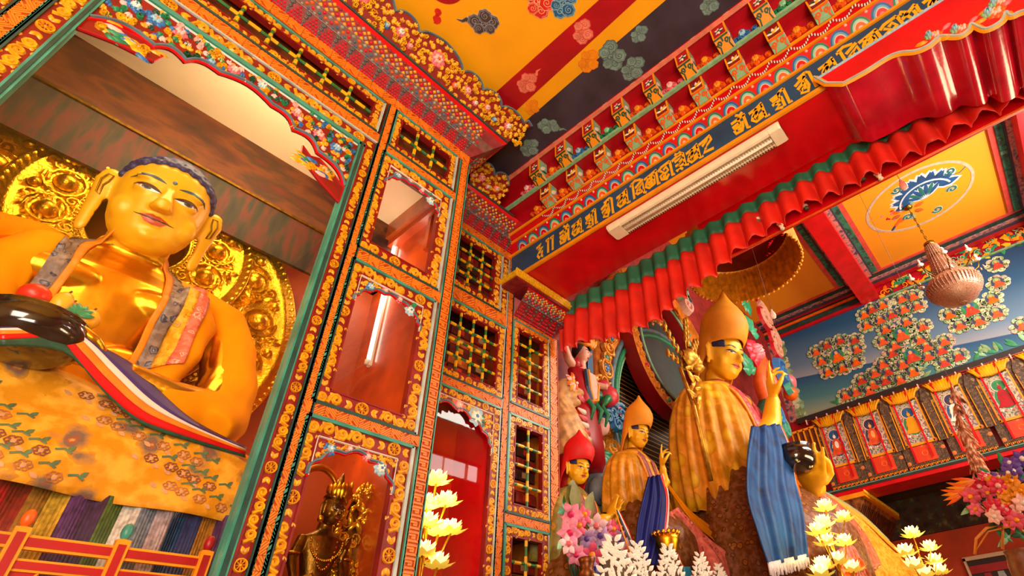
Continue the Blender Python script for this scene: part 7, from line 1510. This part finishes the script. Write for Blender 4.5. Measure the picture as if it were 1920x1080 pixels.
for p, l, q in (((3.8, 3.2, 2.98), .30, 1.9), ((3.95, 3.22, 2.97), .28, 1.3), ((3.72, 3.22, 3.05), .24, 1.5)):
    mb = MB(); mb.leaf(frame(p, (1, .1, 0), (0, -.15, 1)), 0, 0, q, l, l*.62, mat('leaf_olive', '#7A7A40', .5, 0, .25, 10), .02); mb.build('broad_leaf', t)
t = thing('brass_finial', 'brown turned metal finial with a cup top below the orchids', 'ornament', (3.62, 2.95, 2.2)); mb = MB(); mb.loft([[V3((3.60+r*cos(2*pi*i/16), 2.95+r*sin(2*pi*i/16), z)) for i in range(16)] for r, z in ((.05, 2.0), (.05, 2.42), (.075, 2.45), (.045, 2.48), (.06, 2.53), (.07, 2.56), (.05, 2.57), (.02, 2.57))], mat('brown_metal', '#7A4420', .4, .7, .2)); mb.build('shaft', t)
TW = mat('butter_white', '#FFFAF0', .55, 0, .05); TD = mat('butter_backing_brown', '#5A4436', .7, 0, .2)  # white for the lacework, dark brown for its backing plate
for k, (p, l) in enumerate(zip(PT['TM'], ('tallest white lacy butter sculpture, leftmost of the row beside the orchids', 'white lacy butter sculpture left of the navy scarf end', 'white lacy butter sculpture in front of the gold crown-rimmed bowl', 'white lacy butter sculpture in front of the teal silk strip', 'smallest white lacy butter sculpture, rightmost of the row'))):
    x, y, z = p; hh = (.74, .62, .6, .54, .46)[k]; t = thing('butter_sculpture', l, 'sculpture', (x, y, z-hh*1.6), 'white butter sculptures'); F = frame((x, y, z-hh*1.08), (.85, -.5, 0), (0, 0, 1)); R = random.Random(k)
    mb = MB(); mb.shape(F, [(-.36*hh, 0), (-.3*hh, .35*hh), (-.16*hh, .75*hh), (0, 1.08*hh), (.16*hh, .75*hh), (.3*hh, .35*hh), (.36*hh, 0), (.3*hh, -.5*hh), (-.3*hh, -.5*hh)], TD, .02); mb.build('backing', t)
    mb = MB()
    for i in range(260):
        v_ = R.uniform(-.4, 1.02); w_ = .36*(1-max(0, v_)**1.3*.9); u = R.uniform(-w_, w_)
        if (u/.13)**2+((v_-.15)/.24)**2 < 1: continue
        mb.leaf(F, u*hh, v_*hh, R.uniform(0, 6.3), .10*hh, .04*hh, TW, .02, .018)
    for s in (-1, 1):
        for i in range(16): q = i/15; mb.leaf(F, s*(.37-.36*q**1.2)*hh, (-.1+1.15*q)*hh, pi/2+s*(-.9), .12*hh, .06*hh, TW, .025, .015)
    mb.shape(F, [(0, .42*hh), (-.05*hh, .3*hh), (-.12*hh, .1*hh), (-.09*hh, -.1*hh), (0, -.16*hh), (.09*hh, -.1*hh), (.12*hh, .1*hh), (.05*hh, .3*hh)], TW, .05, .015); mb.build('lacework', t)
t = thing('gold_offering_bowl', 'gold offering bowl with a crown rim below the pink brocade', 'bowl', (4.85, 2.95, 2.6)); mb = MB(); c = (4.83, 2.95)
mb.loft([[V3((c[0]+r*cos(2*pi*i/24), c[1]+r*sin(2*pi*i/24), z)) for i in range(24)] for r, z in ((.1, 2.0), (.05, 2.5), (.05, 2.66), (.1, 2.76), (.13, 2.86), (.135, 2.92), (.12, 2.92), (.06, 2.8))], GOLD)
for k in range(16): q = 2*pi*k/16; mb.ball((c[0]+.13*cos(q), c[1]+.13*sin(q), 2.93), (.02, .02, .025), GOLD, 7, 5)
mb.build('cup', t)
t = thing('prayer_ribbons', 'thin blue, white, red and yellow ribbons hanging beside the navy scarf', 'ribbons', (4.45, 3.1, 2.7))
for k, (c, d) in enumerate(((BLUEB, 0), (WHITE, .02), (RED, .035), (YELD, -.035))): mb = MB(); mb.loft([[V3((4.28+d+w_, 3.12, 3.1)), V3((4.42+d*2.4+w_, 3.05, 2.72))] for w_ in (0, .018)], c, False, False); mb.build('ribbon', t, .004)
t = thing('blue_cloth', 'royal blue folded cloth behind the orchid bouquet at the bottom edge', 'cloth', (3.95, 3.05, 2.2)); sheet('cloth', [((3.72, 2.98, 2.52), (4.1, 3.0, 2.56)), ((3.68, 2.94, 2.1), (4.1, 2.96, 2.1))], mat('royal_blue', '#1430A0', .5, 0, .2, 6), t, 3, .02, 18)
# ---------------------------------------------------------------- flower arrangement, feather hanging, tent at right
t = thing('flower_arrangement', 'tall mixed arrangement of purple, orange and pink flowers at the right edge', 'flowers', (6.2, .27, 2.4)); R = random.Random(3)
FA_C = [(mat('iris_purple', '#6A4AB0', .5, 0, .25, 12), WHITE), (mat('marigold', '#F59A10', .5, 0, .2, 12), YELD), (mat('gerbera_pink', '#F0607C', .5, 0, .2, 12), YELD), (LPINK, WHITE), (mat('lily_red', '#D81A40', .5, 0, .2, 12), LPINK)]
for k, p in enumerate(PT['FA']):
    ci = 0 if p[2] > 3.05 and p[1] < .2 else (1 if 2.88 < p[2] <= 3.05 and p[1] < .25 else (2, 3, 4)[k % 3]); mb = MB()
    for j in range(4 if ci < 2 else 2): petalflower(mb, V3(p)+V3((R.uniform(-.05, .05), R.uniform(-.07, .07), R.uniform(-.06, .06))), R.uniform(.06, .085), *FA_C[ci], n=6 if ci else 5, up=V3((-.8, -.1+R.uniform(-.4, .4), R.uniform(-.6, .3))))
    mb.build('flower', t)
mb = MB(); c = V3((6.25, .3, 2.62))
for p in PT['FA']: mb.tube([c, c.lerp(V3(p), .5)+V3((.02, 0, .03)), V3(p)+V3((.03, 0, 0))], .008, DGREEN, 5)
for k in range(46): p = V3(R.choice(PT['FA']))+V3((.06, R.uniform(-.1, .12), R.uniform(-.14, .04))); mb.leaf(frame(p, (0, -1, 0), (0, 0, 1)), 0, 0, R.uniform(0, 6.3), .16, .05, (GREEN, DGREEN, LGREEN)[k % 3], .012)
mb.build('stems', t)
for k, p in enumerate(PT['FS'][:3]): mb = MB(); F = frame(p, (0, -1, 0), (0, 0, 1)); [mb.leaf(F, .08, -.02, pi-.5+.25*j+.1*k, .2, .035, (ORANGE, YELD, mat('strelitzia', '#F27A20', .5))[j % 3], .02) for j in range(4)]; mb.build('spiky_bloom', t)
mb = MB(); vx, vy = 6.3, .3; mb.loft([[V3((vx+r*cos(2*pi*i/20), vy+r*sin(2*pi*i/20), z)) for i in range(20)] for r, z in ((.1, 2.0), (.13, 2.2), (.12, 2.38), (.1, 2.46), (.11, 2.5), (.08, 2.5))], mat('vase_tan', '#7A4420', .5, 0, .25, 20)); mb.build('vase', t)
mb = MB(); wv = [V3(p) for p in PT['WIRE']]; mb.tube(wv, .012, mat('cane', '#D8862A', .5, 0, .2), 6); mb.tube([wv[1]+V3((0, .05, -.1)), wv[2]+V3((0, 0, -.03)), wv[3]+V3((0, -.1, -.02)), wv[3]+V3((0, -.16, -.15))], .008, mat('cane', ''), 5); mb.build('cane_loop', t)
t = thing('feather_tassel', 'brown feathery tassel hanging in front of the brocade scrolls', 'tassel', tuple(PT['FE'][3])); mb = MB(); R = random.Random(8); FEM = ramp_mat('feather', [(.3, '#4A1C12'), (.5, '#B0603A'), (.65, '#E8C8A8'), (.8, '#7A2A1C')], 'noise', 14, .7, detail=4)
ax = [V3(p) for p in PT['FE']]; mb.tube(ax, [.01, .03, .04, .03], FEM, 6); mb.tube([ax[0], ax[0]+V3((0, -.1, 6.2))], .003, BROWN, 4)
for k in range(170): s = R.random(); i = min(2, int(s*3)); p = ax[i].lerp(ax[i+1], s*3-i); w_ = .02+.06*s; F = frame(p+V3((R.uniform(-.05, .05), 0, 0)), (0, -1, 0), (0, 0, 1)); mb.leaf(F, R.uniform(-w_, w_), 0, -pi/2+R.uniform(-.5, .5), R.uniform(.12, .22), .025, FEM, .01)
mb.build('feathers', t)
t = thing('door_hanging', 'striped cloth door hanging with a white frame on the orange wall', 'curtain', (17.9, 1.5, 3.0)); q = [V3(p) for p in PT['TENT']]
mb = MB(); F = frame((18.15, 2.05, 3.2), (0, -1, 0), (0, 0, 1)); mb.fbox(F, 0, 1.5, 0, .95, 0, .03, mat('hanging_dark', '#3A2418', .6)); 
for k, m in enumerate((CRED, LGREY, BROWN, DRED)): mb.shape(F, [(.2+.3*k, 0), (.28+.3*k, .6), (.42+.3*k, .6), (.5+.3*k, 0)], m, .02, .03)
mb.fbox(F, 0, 1.5, .62, .8, .03, .05, CRED); mb.build('cloth', t); mb = MB()
for a, b, c, d in ((-.06, 0, -.1, 1.0), (1.5, 1.56, -.1, 1.0), (-.06, 1.56, .93, 1.02)): mb.fbox(F, a, b, c, d, .0, .07, CREAM)
mb.build('frame', t)
# ---------------------------------------------------------------- bodhisattva in the lowest arched window
Bo = PT['BODH']; fc = V3(Bo['face']); s = .155
t = thing('bodhisattva_statue', 'dark bronze statue with tall jewelled crown inside the lowest arched window', 'statue', (fc.x, 3.5, 2.0)); M = HM((fc.x-.0, 3.47, fc.z-.085), s*1.12, .3, .2)
mb = MB(); head_shape(mb, M, GOLDD)
c = V3((fc.x+.01, 3.5, fc.z-.1))
mb.loft(hrings([(c.z+.05, .035, .035, c.x, c.y), (c.z-.02, .05, .04, c.x, c.y), (c.z-.06, .125, .06, c.x, c.y), (c.z-.15, .115, .07, c.x, c.y), (c.z-.28, .08, .055, c.x, c.y), (c.z-.4, .11, .08, c.x, c.y), (c.z-.5, .22, .14, c.x, c.y-.03), (c.z-.6, .24, .15, c.x, c.y-.03)], 20), GOLDD)
for sg in (-1, 1): mb.loft(rings([c+V3((sg*.115, 0, -.07)), c+V3((sg*.165, -.02, -.2)), c+V3((sg*.15, -.09, -.33)), c+V3((sg*.07, -.14, -.3 if sg < 0 else -.2))], [.035, .032, .026, .02]), GOLDD)
Mh = Matrix.Translation(c+V3((.09, -.15, -.14))) @ Matrix.Rotation(.3, 4, 'Z') @ Matrix.Scale(.09, 4); hand(mb, Mh, GOLDD, (.1, .6, .4, .2), .8); mb.loft(rings([c+V3((.07, -.14, -.2)), c+V3((.09, -.15, -.14))], [.02, .014]), GOLDD)
bo, bvx = fuse(mb, .006, 2, 'body', GOLDD, t); face_paint(bvx, M, bo, mat('lip_bronze', '#6A3A1C', .5), True, BLACK, .0015)
mb = MB(); L = lambda a, b, cc: M @ V3((a, b, cc))
for k in range(9): a = -1.5+3*k/8; mb.leaf(frame(L(.4*sin(a), -.44*cos(a), .86), (cos(a), sin(a), 0), (0, 0, 1)), 0, 0, pi/2, s*(.75-.18*abs(k-4)/4), s*.3, GOLD, .02)
mb.loft([[L(r*cos(q), .05+r*sin(q), z) for q in [2*pi*i/14 for i in range(14)]] for z, r in ((.85, .4), (1.0, .3), (1.2, .22), (1.4, .25), (1.5, .14), (1.7, .06), (1.8, .02))], GOLDD); mb.build('crown', t)
mb = MB()
for k in range(26): q = pi+pi*k/25; mb.ball((c.x+.10*cos(q), c.y-.075, c.z-.09+.10*sin(q)*1.1), .008, GOLD, 6, 4)
for k in range(18): q = pi+pi*k/17; mb.ball((c.x+.06*cos(q), c.y-.08, c.z-.09+.16*sin(q)), .007, CRED if k % 4 == 0 else GOLD, 6, 4)
for sg in (-1, 1): mb.tube([(c.x+sg*.165+.034*cos(q), c.y-.02+.034*sin(q), c.z-.17) for q in [2*pi*i/10 for i in range(10)]], .008, GOLD, 6, closed=True); mb.ball(L(sg*.42, -.1, .1), .022, GOLD, 8, 5)
mb.build('jewellery', t)
mb = MB(); mb.loft([[V3((c.x+(.16+.02*k)*cos(q)*1.0-.05, 3.62, c.z+.12+(.26+.02*k)*sin(q))) for q in [lerp(-.6, pi+.6, i/30) for i in range(31)]] for k in (0, 1, 2)], GOLD, False, False); mb.build('halo', t, .02)
t = thing('flame_halo', 'gilded openwork flame halo glowing at the right in the lowest arched window', 'ornament', (2.0, 3.6, 2.0)); mb = MB(); F = frame((1.95, 3.62, 2.15), (1, 0, 0), (0, 0, 1)); R = random.Random(5); FLM = mat('flame_gold', '#F8B428', .25, .8, .2, 20)
for k in range(90): v_ = R.uniform(0, .75); w_ = .2*(1-v_)+.02; u = R.uniform(-w_, w_); mb.leaf(F, u, v_, pi/2+R.uniform(-.9, .9), R.uniform(.06, .12), .035, FLM, .03, R.uniform(0, .05))
for k in range(20): v_ = R.uniform(0, .6); mb.ribbon(F, spiral(R.uniform(-.15, .12)*(1-v_), v_, .04, k, 1.3, 1, 10), .01, FLM, .04)
mb.shape(F, [(-.2, 0), (-.14, .35), (0, .78), (.07, .4), (.07, 0)], GOLDD, .01); mb.build('flames', t)
# ---------------------------------------------------------------- wrapped scripture volumes behind the lattices
def book(x, y, z, w, h, label, grp, m, e):
    mb = MB(); mb.box((x-w/2, y, z), (x+w/2, y+.3, z+h*.86), m); mb.box((x-w*.5-.002, y+.02, z+h*.86), (x+w*.5+.002, y+.3, z+h*.93), e)
    mb.shape(frame((x, y-.001, z+h*.18), (1, 0, 0), (0, 0, 1)), [(-w*.16, 0), (w*.16, 0), (w*.16, h*.5), (-w*.16, h*.5)], e, .006)
    return tag(mb.build('scripture_book'), label, 'book', grp)
BK = [mat('book_maroon', '#6A1A16', .7, 0, .25, 14), mat('book_red', '#9A2418', .65, 0, .25, 14), mat('book_brown', '#4A2416', .7, 0, .3, 14), mat('book_orange', '#C05A1A', .6, 0, .25, 14)]; BE = [YELD, mat('book_tag_red', '#D83A1C', .5), mat('book_tag_pale', '#C8A070', .6), BROWN]
for nm, x0, x1, z0, z1, cols in (('upper lattice window of the recessed cabinet', 2.24, 3.3, 5.10, 5.95, 4), ('lower lattice window of the recessed cabinet', 2.24, 3.3, 4.09, 5.0, 4), ('top lattice window of the side cabinet', 3.44, 4.04, 4.1, 4.95, 2), ('middle lattice window of the side cabinet', 3.44, 4.04, 3.03, 3.95, 2), ('lowest lattice window of the side cabinet', 3.44, 4.04, 1.93, 2.85, 2)):
    R = random.Random(nm); w = (x1-x0)/cols; z = z0; gi = 'wrapped books behind the '+nm
    while z < z1-.1:
        for c_ in range(cols): h = .115; k = R.randrange(4); book(x0+(c_+.5)*w, 3.93+R.uniform(0, .03), z, w*.93, h, 'cloth-wrapped book stacked behind the '+nm, gi, BK[k], BE[R.randrange(4)])
        z += .118

# ---------------------------------------------------------------- tables that carry the offerings
for nm, l, a, b in (('altar_table', 'red altar table carrying the butter sculptures and bouquet', (3.3, 2.35, 0), (5.6, 3.3, 2.0)), ('plant_stand', 'wooden stand under the flower arrangement', (6.0, .05, 0), (6.6, .6, 2.0))):
    t = thing(nm, l, 'table', ((a[0]+b[0])/2, (a[1]+b[1])/2, 0)); mb = MB(); mb.box((a[0], a[1], 1.9), b, CRED); mb.build('table_top', t)
    for x in (a[0]+.06, b[0]-.12):
        for y in (a[1]+.04, b[1]-.1): mb = MB(); mb.box((x, y, 0), (x+.06, y+.06, 1.9), WOOD); mb.build('leg', t)
# ================================================================ camera, light
cam = bpy.data.cameras.new('camera'); co = bpy.data.objects.new('camera', cam); C.objects.link(co); SC.camera = co
cam.sensor_width = 36; cam.sensor_fit = 'HORIZONTAL'; cam.lens = 36*1013.9/1920
cam.shift_x = -(1120.25-960)/1920; cam.shift_y = (565.43-540)/1920; cam.clip_start = .02
Rm = CAMR
co.matrix_world = Matrix(((Rm[0][0], -Rm[0][1], -Rm[0][2], 0), (Rm[1][0], -Rm[1][1], -Rm[1][2], 0), (Rm[2][0], -Rm[2][1], -Rm[2][2], 1.6), (0, 0, 0, 1)))
w = bpy.data.worlds.new('world'); SC.world = w; w.use_nodes = True
bg = w.node_tree.nodes['Background']; bg.inputs['Color'].default_value = lin('#FFF0DC'); bg.inputs['Strength'].default_value = .55
def area(name, loc, rot, sx, sy, pw, col='#FFE8C8', sp=None):
    l = bpy.data.lights.new(name, 'AREA'); l.shape = 'RECTANGLE'; l.size = sx; l.size_y = sy; l.energy = pw; l.color = lin(col)[:3]
    if sp: l.spread = sp
    o = bpy.data.objects.new(name, l); C.objects.link(o); o.location = loc; o.rotation_euler = rot; return o
def point(name, loc, pw, col='#FFD8A0', r=.05):
    l = bpy.data.lights.new(name, 'POINT'); l.energy = pw; l.color = lin(col)[:3]; l.shadow_soft_size = r
    o = bpy.data.objects.new(name, l); C.objects.link(o); o.location = loc; return o
area('aisle_side_fill', (-3.4, -3.6, 3.0), (math.radians(78), 0, math.radians(-42)), 4, 3, 560, '#FFF0DC')  # added fill from behind the camera; the aisle has no window here
area('aisle_upward_fill', (-1.2, -1.8, 1.6), (math.radians(170), math.radians(-12), 0), 2.2, 2.2, 330, '#FFEBCC')  # unseen panel added to brighten the aisle ceiling, not a fitting
area('hall_high_fill', (10.3, -4.1, 8.9), (math.radians(72), 0, 0), 7, 2.2, 1250, '#FFF4E4')  # added daylight fill high in the hall, above the modelled window
area('hall_low_fill', (8.5, -2.2, 3.0), (math.radians(118), 0, math.radians(12)), 5, 1.2, 300, '#FFE2B4')  # invented low fill for the hall, no fixture stands here
area('niche_strip', (.24, 3.13, 5.27), (math.radians(48), 0, 0), 1.4, .06, 24, '#FFE2AC')
area('niche_uplight', (.5, 3.24, 5.36), (math.radians(165), 0, 0), 1.4, .1, 11, '#FFE6BC')
point('case_tube_glow', (1.86, 3.84, 4.95), 12, '#FFEAD0', .08); point('window_case_glow', (1.75, 3.75, 3.2), 6, '#FFD9A0', .08)
SC.view_settings.view_transform = 'Standard'; SC.view_settings.look = 'None'; SC.view_settings.gamma = 1; SC.view_settings.exposure = 0; SC.view_settings.use_curve_mapping = False
SC.cycles.max_bounces = 6; SC.cycles.diffuse_bounces = 3; SC.cycles.glossy_bounces = 3; SC.cycles.transparent_max_bounces = 12; SC.cycles.use_denoising = True
SC.cycles.sample_clamp_indirect = 6
